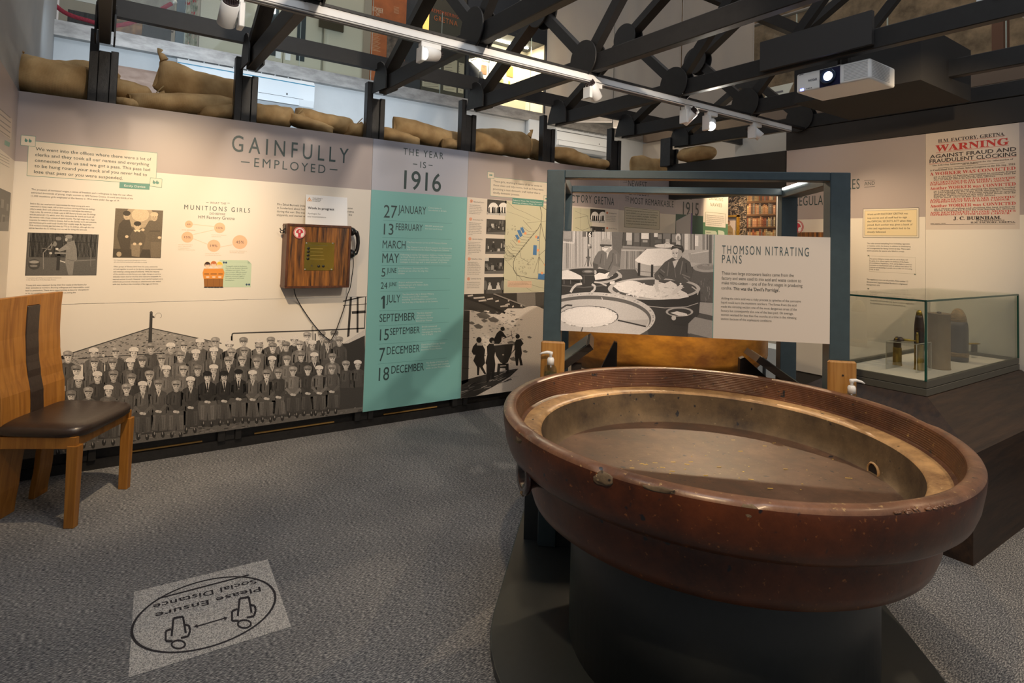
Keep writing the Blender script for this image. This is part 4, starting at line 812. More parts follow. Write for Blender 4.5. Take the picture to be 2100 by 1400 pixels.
for i, (ls, y0, y1) in enumerate(zip(body, (470, 640, 825, 1018, 1212), (550, 752, 938, 1132, 1262))): q.para(ls, 107 - i * 6.5, y0, 232 - i * 6, y1, C_TXT, .5)
q.build('lettering', pm)
q = Pr(PL, .0007).zoom(940, 320, 4.665); a0, b1 = q.at(450, 424); a1 = 3.52; b0 = SEAM + .001; q.clip = (a0, a1, b0, b1 + .01)
q.poly_m([(a0, b0), (a1, b0), (a1, b1 - .015), (a0, b1)], (.58, .56, .41), 0); k_ = (.10, .095, .07)
q.line([(470, 440), (540, 500), (640, 540), (790, 615)], 2, k_, 2); q.line([(460, 530), (560, 560), (690, 615)], 1.5, k_, 2); q.line([(650, 640), (840, 620)], 2, k_, 2); q.line([(620, 615), (700, 700)], 3, k_, 2)
q.line([(780, 470), (798, 560), (790, 640), (760, 700), (690, 780), (600, 890), (545, 960), (525, 1020), (530, 1090), (560, 1140), (700, 1170), (900, 1190)], 5, k_, 2)
q.line([(790, 640), (775, 800), (770, 950), (780, 1000)], 4, k_, 2); q.line([(790, 640), (815, 760), (840, 830)], 4, k_, 2); q.line([(780, 470), (850, 520)], 4, k_, 2); q.line([(770, 950), (850, 880)], 3, k_, 2); q.line([(770, 960), (720, 1120)], 3, k_, 2); q.line([(770, 960), (760, 1130)], 3, k_, 2); q.line([(770, 960), (870, 1110)], 3, k_, 2)
for i in range(11):
    x, y = 760 - i * 20, 700 + i * 26; q.line([(x, y), (x - 40, y + 26), (x - 90 - i * 2, y + 20), (x - 150 + i, y - 28)], 2.5, k_, 2)
for i in range(8): y = 930 + i * 6; q.line([(445, y - 40 + i * 9), (480, y - 20 + i * 7), (540, 955)], 2, k_, 2)
q.line([(440, 980), (510, 1060), (620, 1200), (760, 1250), (850, 1270)], 2, k_, 2); q.line([(440, 1175), (600, 1230), (700, 1290), (850, 1310)], 1.5, k_, 2); q.line([(585, 905), (600, 975), (680, 1020)], 3, k_, 2); q.line([(548, 1060), (560, 1190)], 2, k_, 2)
for x, y, w, h in ((590, 680, 45, 60), (560, 705, 55, 72), (540, 752, 45, 50), (755, 765, 15, 27), (757, 800, 14, 10), (718, 850, 32, 98), (765, 1122, 60, 60)):
    tl = .32 * w if x < 700 else 0; q.poly([(x, y + tl * .3), (x + w * .6, y), (x + w, y + h * .7 + tl * .2), (x + w * .55, y + h)] if x < 700 else [(x, y), (x + w, y + 3), (x + w - 2, y + h), (x - 6, y + h - 4)], (.075, .20, .42), 4)
for x, y in ((640, 738), (580, 817), (745, 772), (762, 900), (800, 1118), (830, 1040)): q.ell(x, y, 12, 13, (.80, .34, .16), 6)
rr = random.Random(9)
for i in range(60):
    x, y = rr.choice(((500, 700), (520, 830), (480, 880), (600, 1090), (690, 1010), (580, 990))); x += rr.uniform(-35, 45); y += rr.uniform(-40, 40); w, h = rr.uniform(5, 16), rr.uniform(4, 12); q.line([(x, y), (x + w, y + 2), (x + w - 2, y + h), (x - 2, y + h - 2), (x, y)], 1.3, k_, 3)
for x, y in ((625, 1060), (680, 1070), (600, 1110), (640, 1120)): q.line([(x + 14 * math.cos(R(30 * i)), y + 9 * math.sin(R(30 * i))) for i in range(13)], 1.5, k_, 3)
q.poly([(470, 1192), (702, 1196), (700, 1260), (468, 1252)], (.72, .52, .38), 8)
q.para(['The drawings of the tracks published by the Ministry of Munitions of War, and', 'all of them. There are railways between the buildings with explosives', 'going round to another part of the site. This map is the original sections of the', 'factory called Mossband and Gretna.'], 478, 1207, 694, 1246, (.25, .15, .1), .45)
q.build('railway_map', pm)
def shed(q, x0, y0, x1, y1, seed, kind):
    r_ = random.Random(seed); W_, H_ = x1 - x0, y1 - y0; X = lambda a: x0 + a * W_; Y = lambda b: y0 + b * H_
    q.rect(x0 - 4, y0 - 4, x1 + 4, y1 + 14, g3((.035, .05, .05, .045, .05)[kind]), 0)
    if kind == 0:
        q.ell(X(.32), Y(.62), W_ * .28, H_ * .42, g3(.8), 1); q.ell(X(.85), Y(.62), W_ * .28, H_ * .42, g3(.8), 1); q.poly([(X(0), Y(.75)), (X(1), Y(.8)), (X(1), Y(1.1)), (X(0), Y(1.1))], g3(.5), 2)
        for i in range(11): x = r_.uniform(.05, .9); q.poly([(X(x), Y(.45 + r_.uniform(0, .1))), (X(x + .06), Y(.47)), (X(x + .07), Y(.85)), (X(x - .01), Y(.85))], g3(.03), 3)
        q.line([(X(.62), Y(1)), (X(.75), Y(.7))], 5, g3(.1), 3)
    elif kind in (1, 2, 3):
        for i in range(26):
            a, b = r_.uniform(0, 1), r_.uniform(.2, 1); w, h = r_.uniform(.02, .14), r_.uniform(.03, .3); q.rect(X(a), Y(b - h / 2), X(a + w), Y(b + h / 2), g3(r_.choice((.02, .08, .15, .3, .5))), 1 + i % 5)
        if kind == 3: q.rect(X(0), Y(0), X(.2), Y(.2), g3(.6), 7)
        q.poly([(X(0), Y(.85)), (X(1), Y(.8)), (X(1), Y(1.1)), (X(0), Y(1.1))], g3(.14), 6)
    else:
        for a in (.28, .72): q.poly([(X(a - .12), Y(.8)), (X(a - .08), Y(.5)), (X(a + .08), Y(.5)), (X(a + .14), Y(.8))], g3(.6), 3); q.ell(X(a), Y(.42), W_ * .055, H_ * .09, g3(.6), 4); q.ell(X(a), Y(.37), W_ * .06, H_ * .05, g3(.4), 5)
        for a in (.05, .95): q.ell(X(a), Y(.5), W_ * .1, H_ * .3, g3(.14), 3)
        q.rect(X(.1), Y(.78), X(.9), Y(1.1), g3(.10), 6); q.poly([(X(.4), Y(.74)), (X(.6), Y(.72)), (X(.62), Y(.8)), (X(.42), Y(.8))], g3(.7), 7)
for i, (x0, y0, x1, y1) in enumerate(((277, 412, 457, 570), (270, 600, 448, 753), (262, 785, 443, 938), (254, 972, 435, 1125), (248, 1158, 432, 1312))):
    small_photo(PL, 'photo_print', pm, x0, y0, x1, y1, lambda q, a, b, c, d: shed(q, a, b, c, d, i + 3, i), (940, 320, 4.665))
# heap photograph
q = Pr(PL, .0003).zoom(940, 590, 5.83); q.clip = (2.5975, 3.60, PB - .005, SEAM - .002); S = lambda v: (v, v * .90, v * .80); rr = random.Random(6)
q.poly([(-40, 40), (1300, 40), (1300, 1500), (-40, 1500)], S(.70), 0)
q.poly([(-20, 40), (1300, 30), (1300, 330), (1020, 255), (940, 215), (860, 215), (770, 245), (590, 245), (490, 320), (300, 300), (140, 265), (-20, 265)], S(.05), 1)
q.poly([(700, 60), (920, 60), (925, 210), (760, 235), (700, 160)], S(.22), 2); q.poly([(925, 60), (1300, 60), (1300, 320), (1020, 250), (930, 215)], S(.09), 2)
q.line([(70, 110), (300, 190), (560, 300)], 26, S(.03), 3); q.line([(420, 70), (800, 215)], 14, S(.3), 3); q.line([(420, 85), (790, 225)], 10, S(.02), 3)
for x, y, w in ((180, 115, 130), (340, 130, 70), (240, 150, 90), (440, 155, 40), (590, 150, 16), (560, 195, 50), (640, 220, 20), (500, 215, 90), (740, 210, 18), (110, 90, 60)): q.poly([(x, y), (x + w, y - 12), (x + w + 6, y + 8), (x + 4, y + 16)], S(.55), 4)
for i in range(260):
    x = rr.uniform(140, 760); y = rr.uniform(270, 900); k = rr.uniform(4, 34) * (1.2 - (y - 250) / 1000); q.poly([(x, y), (x + k, y + rr.uniform(-4, 8)), (x + k * .7, y + k * .5), (x - k * .2, y + k * .3)], S(rr.choice((.12, .28, .45, .5, .85))), 2 + i % 3)
for x, y, k in ((300, 330, 90), (420, 380, 70), (310, 390, 40), (240, 460, 60), (160, 420, 40), (640, 660, 60), (800, 760, 34), (850, 590, 30), (650, 400, 24), (660, 850, 50)): q.poly([(x - k, y - k * .2), (x, y - k * .5), (x + k, y + k * .1), (x + k * .4, y + k * .5), (x - k * .5, y + k * .35)], S(.16), 5)
q.poly([(-40, 260), (136, 270), (118, 1120), (-40, 1200)], S(.045), 6)
for y in (400, 520, 600, 710, 820, 960): q.line([(40, y), (130, y + 5)], 6, S(.012), 7)
q.poly([(-40, 1130), (120, 1090), (420, 1010), (720, 965), (620, 1060), (420, 1180), (120, 1340), (-40, 1360)], S(.05), 6)
for i in range(40): x = rr.uniform(20, 650); y = 1260 - x * .38 + rr.uniform(-50, 70); q.line([(x, y), (x + rr.uniform(40, 120), y - rr.uniform(15, 45))], rr.uniform(3, 9), S(rr.choice((.03, .15, .4))), 7)
K = S(.022)
q.ell(246, 622, 32, 34, K, 10); q.poly([(215, 655), (275, 655), (320, 740), (310, 830), (320, 900), (290, 940), (335, 1030), (310, 1032), (255, 945), (245, 1045), (225, 1045), (222, 945), (178, 870), (205, 800), (180, 800), (158, 760), (175, 700)], K, 9); q.poly([(218, 655), (292, 660), (285, 690), (222, 688)], S(.5), 11)
q.ell(402, 628, 34, 36, K, 14); q.ell(415, 650, 16, 18, S(.3), 15); q.poly([(370, 665), (425, 670), (440, 760), (430, 820), (442, 915), (425, 1090), (395, 1090), (392, 1010), (380, 1090), (335, 1150), (335, 920), (322, 900), (345, 800), (340, 700)], K, 13)
q.ell(528, 490, 26, 26, K, 10); q.poly([(500, 505), (535, 530), (560, 570), (580, 590), (570, 600), (520, 580), (512, 640), (490, 670), (425, 670), (430, 600), (460, 540)], K, 9); q.line([(530, 610), (650, 560)], 7, S(.05), 10); q.line([(630, 510), (645, 615)], 6, S(.05), 10)
q.ell(708, 580, 26, 28, K, 10); q.poly([(690, 620), (745, 610), (780, 665), (750, 700), (760, 780), (750, 830), (770, 925), (740, 930), (722, 840), (712, 930), (688, 930), (672, 790), (680, 740), (640, 780), (628, 785), (668, 735), (672, 660)], K, 9)
q.poly([(425, 690), (655, 665), (630, 800), (590, 890), (545, 915), (500, 890), (450, 810), (430, 730)], S(.032), 12); q.line([(425, 688), (655, 664)], 8, S(.35), 16); q.ell(535, 800, 12, 8, S(.35), 16)
q.poly([(470, 905), (600, 905), (602, 1030), (575, 1035), (560, 960), (500, 960), (485, 1045), (458, 1045)], S(.03), 12); q.line([(500, 935), (570, 930)], 10, S(.5), 16); q.line([(495, 1000), (580, 990)], 12, S(.4), 14)
q.build('heap_photograph', pm, PHOTO)
# second half of the map panel, seen through the frame
q = Pr(PL, .0006).zoom(1080, 320, 5.25); q.text('HM FACT', 215, 476, 570, 497, 84, sp=1.1); q.text('ORY GRETNA', 583, 499, 940, 529, 84, sp=1.2, res=3)
q.clip_px(500, 553, 682, 1500); q.rect(480, 540, 690, 1500, (.58, .56, .41), 2); q.clip = None; q.line([(520, 590), (585, 620), (670, 645)], 2, k_, 5); q.line([(520, 670), (655, 645), (678, 770), (600, 800), (525, 765)], 3, k_, 5); q.line([(585, 560), (580, 780)], 1.5, k_, 5)
for i, y in enumerate((610, 775)): q.ell(867, y, 11, 12, (.70, .24, .13), 5); q.text(('The Washing House', 'Acid Mixing')[i], 884, y + 8, 970, y + 14, 11, C_TXT)
q.para(['The clean cotton was washed', 'and dried, then taken to the', 'nitrating pans for mixing with', 'strong acid by the girls here.'], 855, 648, 960, 700, C_TXT, .45); q.build('lettering', pm)
for i, (x0, y0, x1, y1) in enumerate(((685, 566, 842, 720), (685, 754, 840, 900))): small_photo(PL, 'photo_print', pm, x0, y0, x1, y1, lambda q, a, b, c, d: shed(q, a, b, c, d, 20 + i, 0 if i == 0 else 2), (1080, 320, 5.25))
# ------------------------------------------------------------------ boards beyond the doorway
pn = board(PL, 'exhibition_panel', 'panel reading THE NEWEST THE LARGEST THE MOST REMARKABLE seen through the portal frame', 4.4425, 5.345, ((PB, PT),))
q = Pr(PL, .0002); q.rect_m(4.4425, 5.345, 1.862, PT, C_BAND); q.rect_m(4.4425, 5.345, PB, 1.862, (.66, .59, .50)); q.build('printed_ground', pn, BRD)
q = Pr(PL, .0006).zoom(1160, 360, 6.176); C2 = (.05, .06, .06)
for t, x, y, x1, y1, h in (('NEWEST', 790, 130, 1027, 148, 76), ('LARGEST', 800, 238, 1060, 264, 76), ('MOST REMARKABLE', 820, 352, 1365, 412, 80), ('THE', 727, 70, 778, 75, 26), ('THE', 740, 190, 790, 195, 26), ('THE', 752, 303, 803, 308, 30)): q.text(t, x, y, x1, y1, h, C2, sp=1.08, res=3)
for x, y in ((725, 84), (750, 258), (750, 316)): q.line([(x, y), (x + 53, y + 6)], 4, C2)
q.poly([(743, 392), (1195, 440), (1193, 690), (738, 655)], (.52, .47, .36), 1); q.line([(750, 402), (1188, 448), (1186, 682), (745, 648), (750, 402)], 3, C2, 3)
q.para(['HM Factory Gretna may have been the brainchild of DAVID', 'LLOYD GEORGE and his right-hand man K B QUINAN, but', 'it was the hand of CHEMISTS, ENGINEERS, TRADESMEN', 'and most of all the MUNITIONS GIRLS who worked', 'tirelessly to bring about its success. Each played a vital role', 'in creating the ammunition that would help to win the war.'], 768, 446, 1170, 611, C2, .5)
q.build('lettering', pn)
p15 = board(PL, 'exhibition_panel', 'narrow grey panel headed 1915 with a dark green lower part beyond the doorway', 5.347, 5.840, ((PB, PT),))
q = Pr(PL, .0002); q.rect_m(5.347, 5.84, 1.872, PT, C_BAND); q.rect_m(5.347, 5.84, PB, 1.872, (.028, .075, .06)); q.build('printed_ground', p15, BRD)
q = Pr(PL, .0006).zoom(1160, 360, 6.176); q.text('IS', 1563, 303, 1600, 308, 48, C2, res=3); q.text('1915', 1483, 490, 1683, 512, 160, C2, .004, res=4); q.line([(1520, 270), (1545, 273)], 4, C2); q.line([(1620, 284), (1645, 287)], 4, C2); q.build('lettering', p15)
pv = board(PL, 'exhibition_panel', 'brightly lit panel headed DRINKING NAVVIES beyond the doorway', 5.842, 6.322, ((PB, PT),))
q = Pr(PL, .0002); q.rect_m(5.842, 6.322, 1.80, PT, C_CREAM); q.rect_m(5.842, 6.322, PB, 1.80, (.10, .22, .13)); q.build('printed_ground', pv, BRD)
q = Pr(PL, .0006).zoom(1160, 360, 6.176); q.text('DRINKING', 1818, 306, 1990, 328, 42, (.16, .17, .10), sp=1.3, res=3); q.text('NAVVIES', 1832, 386, 1978, 402, 46, (.16, .17, .10), sp=1.2, res=3)
q.poly([(1772, 460), (2028, 485), (2026, 662), (1768, 640)], C_CREAM, 2); q.line([(1772, 460), (2028, 485), (2026, 662), (1768, 640), (1772, 460)], 4, (.2, .25, .15), 4)
q.para(['Hard work and hard drinking were part of everyday', 'culture during the construction of HM Factory Gretna.', 'Ten thousand navvies came to the townships of Gretna', 'and Carlisle. The locals of the townships were shocked,', 'overwhelmed and outnumbered, with 900 cases', 'of drunkenness in Carlisle alone by June 1916.'], 1783, 503, 2012, 622, C_TXT, .45)
for x0, x1 in ((1765, 1915), (1930, 2010)): q.poly([(x0, 690), (x1 - 20, 700), (x1, 720), (x1, 800), (x0, 800)], (.5, .56, .46), 2)
q.rect(1780, 716, 1840, 724, C_TXT, 5); q.build('lettering', pv)
tagbar('baseboard_passage', MB().box(XE + .02, 6.33, 4.47, 4.55, 0, .12), BLACK, 'black skirting under the boards beyond the doorway', 'skirting')['kind'] = 'structure'
# wallpaper wall with printed bookcase and a framed portrait
XB = 6.45
struct('wall_passage', MB().box(XB, XB + .1, 3.12, 4.434, 0, 3.0), M('pale_wall', (.62, .58, .52), .8))
PB_ = Plane((XB, 0, 0), (0, -1, 0), (-1, 0, 0))
wp = thing('wallpaper_mural', 'printed mural of dark leafy wallpaper beside tall shelves of old books beyond the doorway', 'mural', (XB, 3.9, 1.2))
q = Pr(PB_, .001).zoom(1360, 370, 8.077); q.clip_px(1060, -50, 1868, 1300); a0, a1, b0, b1 = q.clip
q.rect_m(a0, a1, b0, b1, (.025, .02, .018), 0); rr = random.Random(12)
for i in range(420):
    x, y = rr.uniform(1070, 1390), rr.uniform(200, 1000); a = rr.uniform(-2.6, -.5); L_ = rr.uniform(18, 55); w = rr.uniform(3, 7); c = rr.choice(((.42, .31, .21), (.50, .38, .27), (.33, .25, .18)))
    pts = [(x + L_ * t * math.cos(a + t * .9), y + L_ * t * math.sin(a + t * .9)) for t in (0, .33, .66, 1)]; q.line(pts, w, c, 2 + i % 4)
q.rect(1388, -50, 1868, 1300, (.035, .015, .008), 8)
for y0, y1 in ((150, 345), (365, 560), (583, 765), (790, 985), (1005, 1200)):
    x = 1392
    while x < 1858:
        w = rr.uniform(16, 38); h = rr.uniform(.68, .96) * (y1 - y0); c = rr.choice(((.26, .085, .032), (.33, .16, .06), (.40, .26, .12), (.20, .06, .03), (.10, .06, .04), (.42, .20, .10), (.30, .22, .12), (.16, .13, .10)))
        q.rect(x, y1 - h, min(x + w - 3, 1862), y1, c, 10); q.rect(x + 2, y1 - h * .8, min(x + w - 5, 1861), y1 - h * .74, tuple(min(.6, v * 2.2) for v in c), 11); q.rect(x + 2, y1 - h * .25, min(x + w - 5, 1861), y1 - h * .2, tuple(v * .4 for v in c), 11); x += w
    q.rect(1388, y1, 1868, y1 + 14, (.16, .08, .035), 12)
q.build('mural_print', wp, PHOTO)
pp = Pr(PB_, .034).zoom(1360, 370, 8.077); a0, b1 = pp.at(1040, 580); a1, b0 = pp.at(1265, 1010); b1 += .0
pf_ = thing('framed_portrait', 'gilt framed portrait of a standing man hanging on the leafy wallpaper', 'picture', tuple(PB_.P((a0 + a1) / 2, b0)))
GILT = M('gilt', (.50, .26, .035), .35, .6, var=.3, scale=60); mb = MB()
for c0, c1, d0, d1 in ((a0, a1, b1 - .024, b1), (a0, a1, b0, b0 + .024), (a0, a0 + .024, b0, b1), (a1 - .024, a1, b0, b1)): mb.obox(PB_.P(c0, d0, .004), PB_.r * (c1 - c0), PB_.u * (d1 - d0), PB_.n * .03)
obj('frame', mb, GILT, pf_)
pp.base = .012; pp.rect_m(a0 + .02, a1 - .02, b0 + .02, b1 - .02, (.62, .50, .42), 0); pp.ell(1095, 700, 24, 40, (.20, .11, .06), 4); pp.ell(1098, 712, 18, 28, (.36, .20, .12), 5); pp.poly([(1050, 760), (1120, 740), (1165, 800), (1180, 1000), (1050, 1000)], (.33, .22, .10), 3); pp.line([(1090, 850), (1150, 870)], 30, (.26, .16, .07), 6); pp.poly([(1180, 820), (1235, 830), (1235, 990), (1180, 990)], (.60, .42, .22), 2)
pp.build('painting', pf_, PHOTO)
# grey leaflet board standing before the 1915 panel
lb = [onY(x, y, 4.10) for x, y in ((1388, 453), (1417, 437), (1417, 560), (1388, 565))]
t_ = thing('leaflet_board', 'grey folded leaflet board with a purple edge standing before the 1915 panel', 'board', tuple(lb[3]))
obj('leaf', MB().prism(lb, (0, .012, 0)), M('pale_card', (.42, .38, .36), .6), t_); obj('purple_edge', MB().box(lb[1].x, lb[1].x + .018, 4.095, 4.13, lb[2].z, lb[1].z), M('purple_card', (.16, .11, .24), .5), t_)
obj('base_post', MB().box(lb[0].x + .05, lb[0].x + .12, 4.10, 4.13, 0, lb[3].z), M('pale_card'), t_)
# ------------------------------------------------------------------ sign hung in the portal frame
SP = Plane(fr(0, -.006), FU, -FV)
a0, b1 = SP.at(1155, 473); a1, _ = SP.at(1703, 489); _, b0 = SP.at(1152, 677.5)
sg = thing('exhibit_sign', 'wide sign THOMSON NITRATING PANS with an old photograph, fixed between the grey frame posts', 'sign', tuple(SP.P((a0 + a1) / 2, b0)))
obj('sign_board', MB().obox(SP.P(a0, b0, -.012), SP.r * (a1 - a0), SP.u * (b1 - b0), SP.n * .012), M('sign_edge', (.6, .58, .56), .5), sg)
q = Pr(SP, .0003); q.rect_m(a0, a1, b0, b1, (.70, .645, .60)); q.build('printed_ground', sg, BRD)
asp, _ = SP.at(1463, 580)
q = Pr(SP, .0006); q.rect_m(asp - .001, asp + .002, b0, b1, (.12, .35, .33), 2); q.zoom(1400, 470, 2.979); BL = (.055, .10, .12)
q.text('THOMSON NITRATING', 240, 150, 770, 162, 52, BL, sp=1.35, res=4); q.text('PANS', 240, 206, 360, 209, 50, BL, sp=1.35, res=4)
for t, x, y, x1, y1, bo in (('These two large stoneware basins came from the', 238, 276, 678, 290, 0), ('factory and were used to mix acid and waste cotton to', 238, 306, 723, 325, 0), ('make nitro-cotton – one of the first stages in producing', 238, 335, 731, 358, 0), ('cordite.', 236, 366, 300, 369, 0), ('This was the \'Devil\'s Porridge\'.', 309, 371, 592, 383, .014)): q.text(t, x, y, x1, y1, 19, C_TXT, bo, res=3)
q.para(['Adding the nitric acid was a risky process as splashes of the corrosive', 'liquid could burn the munitions workers. The fumes from the acid', 'made the nitrating section one of the most dangerous areas of the', 'factory but consequently also one of the best paid. On average,', 'women worked for less than five months at a time in the nitrating', 'section because of the unpleasant conditions.'], 235, 427, 722, 552, C_TXT, .56)
q.build('lettering', sg)
def pans(q):
    G = lambda v: (v * 1.0, v * .955, v * .95); rr = random.Random(8)
    q.poly([(60, 30), (1940, 80), (1940, 1400), (60, 1300)], G(.10), 0)
    q.poly([(60, 30), (820, 55), (800, 520), (60, 640)], G(.52), 1)
    for i in range(60): x = rr.uniform(80, 800); q.poly([(x, 40), (x + rr.uniform(3, 12), 40), (x + 6, 520), (x, 520)], G(rr.choice((.38, .62, .42, .7, .3))), 2)
    q.poly([(680, 50), (830, 55), (810, 500), (700, 500)], G(.14), 3); q.poly([(90, 50), (200, 55), (200, 180), (90, 170)], G(.30), 4); q.poly([(100, 60), (185, 60), (185, 150), (100, 145)], G(.42), 5); q.line([(90, 185), (220, 200), (225, 50)], 16, G(.78), 5)
    q.poly([(820, 55), (1480, 70), (1480, 270), (810, 250)], G(.10), 3)
    for x, y, w, h, v in ((860, 70, 70, 100, .55), (870, 170, 60, 50, .4), (960, 75, 60, 110, .2), (1045, 75, 90, 75, .82), (1060, 160, 60, 30, .4), (1200, 75, 45, 50, .8), (1250, 90, 50, 60, .3), (1310, 80, 90, 70, .22), (1340, 150, 50, 60, .5), (1420, 90, 50, 100, .3), (1210, 160, 80, 40, .14)): q.rect(x, y, x + w, y + h, G(v), 4)
    for x in (845, 940, 1030, 1150, 1300, 1410): q.line([(x, 60), (x, 240)], 10, G(.04), 5)
    q.line([(815, 245), (1480, 275)], 26, G(.28), 6); q.poly([(800, 265), (1090, 270), (1080, 520), (780, 520)], G(.30), 5)
    for i in range(22): x = rr.uniform(800, 1080); q.line([(x, 290), (x - 5, 515)], rr.uniform(3, 9), G(rr.choice((.16, .4, .22))), 6)
    q.line([(800, 285), (1075, 290)], 14, G(.5), 7)
    q.poly([(1540, 70), (1930, 85), (1925, 520), (1540, 470)], G(.55), 4)
    for x, w, v in ((1545, 25, .2), (1575, 40, .8), (1640, 30, .25), (1680, 18, .15), (1790, 30, .3), (1840, 22, .18), (1880, 36, .4)): q.poly([(x, 75), (x + w, 75), (x + w, 280), (x, 280)], G(v), 5)
    q.rect(1700, 105, 1740, 235, G(.92), 6); q.line([(1650, 330), (1900, 290)], 12, G(.7), 6); q.poly([(1620, 320), (1890, 300), (1870, 460), (1640, 430)], G(.45), 5); q.poly([(1870, 100), (1905, 100), (1905, 460), (1870, 450)], G(.16), 7)
    q.ell(1495, 130, 32, 52, G(.75), 7); q.poly([(1470, 160), (1520, 160), (1525, 230), (1468, 230)], G(.6), 7); q.ell(1495, 140, 16, 30, G(.35), 8)
    q.rect(325, 55, 375, 122, G(.16), 6); q.rect(372, 55, 465, 125, G(.02), 6)
    q.text('161', 372, 122, 458, 124, 58, G(.88), .02, L=9)
    q.line([(397, 125), (393, 540)], 22, G(.13), 7); q.line([(386, 130), (384, 400)], 5, G(.4), 8); q.ell(412, 238, 30, 34, G(.3), 8); q.ell(405, 225, 14, 14, G(.65), 9); q.ell(425, 250, 12, 12, G(.1), 9)
    q.ell(395, 375, 30, 14, G(.12), 8); q.line([(385, 380), (335, 535)], 7, G(.15), 9); q.line([(405, 380), (452, 535)], 7, G(.15), 9)
    q.poly([(1690, 500), (1930, 540), (1930, 920), (1740, 900), (1640, 680)], G(.13), 8); q.ell(1850, 500, 175, 55, G(.42), 9); q.ell(1840, 490, 120, 36, G(.3), 10); q.ell(1870, 470, 90, 14, G(.6), 10)
    for i in range(20): x, y = rr.uniform(1720, 1900), rr.uniform(600, 880); q.line([(x, y), (x + rr.uniform(-8, 14), y + rr.uniform(20, 60))], rr.uniform(2, 7), G(rr.choice((.07, .24, .3))), 10)
    # covered drum
    q.poly([(965, 405), (1110, 270), (1290, 262), (1420, 275), (1460, 420), (1330, 480), (1150, 480), (1000, 440)], G(.90), 9); q.poly([(965, 408), (1010, 440), (1180, 478), (1360, 470), (1350, 600), (1200, 612), (1010, 590), (975, 520)], G(.50), 10); q.line([(970, 500), (1010, 540), (1200, 560), (1340, 555)], 8, G(.25), 11)
    q.rect(1002, 438, 1030, 600, G(.04), 12); q.rect(1163, 460, 1188, 615, G(.04), 12); q.ell(1330, 232, 125, 24, G(.85), 8); q.line([(1325, 250), (1330, 205), (1360, 188), (1392, 205), (1396, 250)], 8, G(.75), 9)
    # cotton pan at the left with its worker
    q.ell(390, 605, 420, 122, G(.50), 12, 40); q.ell(390, 590, 375, 85, G(.05), 13, 40); q.poly([(60, 540), (150, 525), (230, 560), (310, 600), (330, 640), (60, 640)], G(.9), 14); q.poly([(470, 590), (530, 560), (600, 575), (650, 550), (700, 590), (640, 630), (480, 650)], G(.9), 14)
    q.poly([(60, 640), (300, 665), (480, 680), (620, 690), (800, 620), (820, 800), (60, 830)], G(.05), 13)
    for x in (100, 180, 300): q.line([(x, 650), (x, 700)], 6, G(.3), 14)
    q.line([(60, 715), (340, 740), (600, 715)], 14, G(.14), 14)
    q.poly([(520, 300), (690, 262), (750, 300), (785, 350), (782, 420), (760, 470), (790, 515), (650, 545), (530, 490), (480, 540), (450, 440), (480, 360)], G(.17), 15); q.poly([(620, 300), (650, 310), (622, 400)], G(.6), 16); q.line([(700, 320), (690, 420), (640, 520)], 10, G(.08), 16); q.line([(560, 330), (540, 450)], 9, G(.09), 16); q.line([(735, 330), (745, 450)], 14, G(.26), 16); q.line([(600, 340), (590, 470)], 7, G(.24), 16)
    q.poly([(700, 470), (790, 500), (730, 560), (660, 615), (630, 600)], G(.22), 17); q.poly([(450, 440), (520, 460), (500, 540), (460, 530)], G(.10), 17); q.ell(480, 555, 18, 26, G(.6), 18); q.ell(640, 610, 18, 14, G(.5), 18)
    q.poly([(565, 235), (650, 225), (690, 270), (640, 320), (600, 308), (570, 280)], G(.78), 17); q.poly([(600, 308), (650, 250), (690, 262), (650, 315)], G(.45), 18); q.ell(615, 200, 72, 58, G(.40), 18); q.poly([(540, 212), (685, 218), (680, 240), (600, 232), (575, 250), (540, 232)], G(.06), 19)
    for i in range(9): q.line([(560 + i * 14, 160 - abs(4 - i) * -6), (552 + i * 15, 222)], 4, G(.28), 19)
    q.ell(578, 262, 7, 4, G(.1), 20); q.line([(592, 296), (612, 298)], 4, G(.2), 20)
    # stirrer drum
    q.poly([(318, 545), (472, 545), (462, 705), (395, 715), (325, 700)], G(.05), 20); q.ell(395, 546, 78, 22, G(.14), 21); q.ell(395, 544, 50, 12, G(.35), 22); q.line([(320, 590), (468, 592)], 7, G(.13), 22); q.line([(345, 600), (345, 690)], 12, G(.11), 22)
    q.line([(318, 695), (250, 705), (205, 750), (180, 800)], 28, G(.68), 21); q.line([(440, 700), (480, 725), (470, 770), (430, 800)], 26, G(.68), 21); q.line([(470, 675), (540, 680), (620, 720)], 20, G(.62), 21)
    # middle pan
    q.poly([(640, 690), (1765, 790), (1765, 920), (1700, 960), (1400, 985), (1050, 960), (760, 830)], G(.045), 22); q.poly([(1050, 950), (1770, 930), (1760, 1050), (1640, 1200), (1600, 1400), (1150, 1400)], G(.055), 21)
    q.ell(1200, 755, 565, 138, G(.55), 23, 48); q.ell(1205, 755, 515, 112, G(.10), 24, 48); q.poly([(660, 670), (720, 660), (715, 700), (660, 700)], G(.85), 24)
    q.poly([(700, 725), (760, 690), (880, 655), (990, 665), (1080, 700), (1180, 725), (1240, 670), (1330, 690), (1400, 660), (1470, 700), (1500, 760), (1600, 810), (1625, 855), (1500, 880), (1250, 885), (1000, 850), (780, 790)], G(.88), 26)
    for i in range(90): x, y = rr.uniform(740, 1560), rr.uniform(690, 860); q.ell(x, y, rr.uniform(6, 22), rr.uniform(3, 9), G(rr.choice((.62, .7, .95, .95))), 27, 8)
    q.line([(1110, 965), (1330, 990), (1600, 975), (1740, 930)], 9, G(.45), 24); q.line([(1660, 730), (1740, 790), (1730, 830)], 12, G(.6), 25)
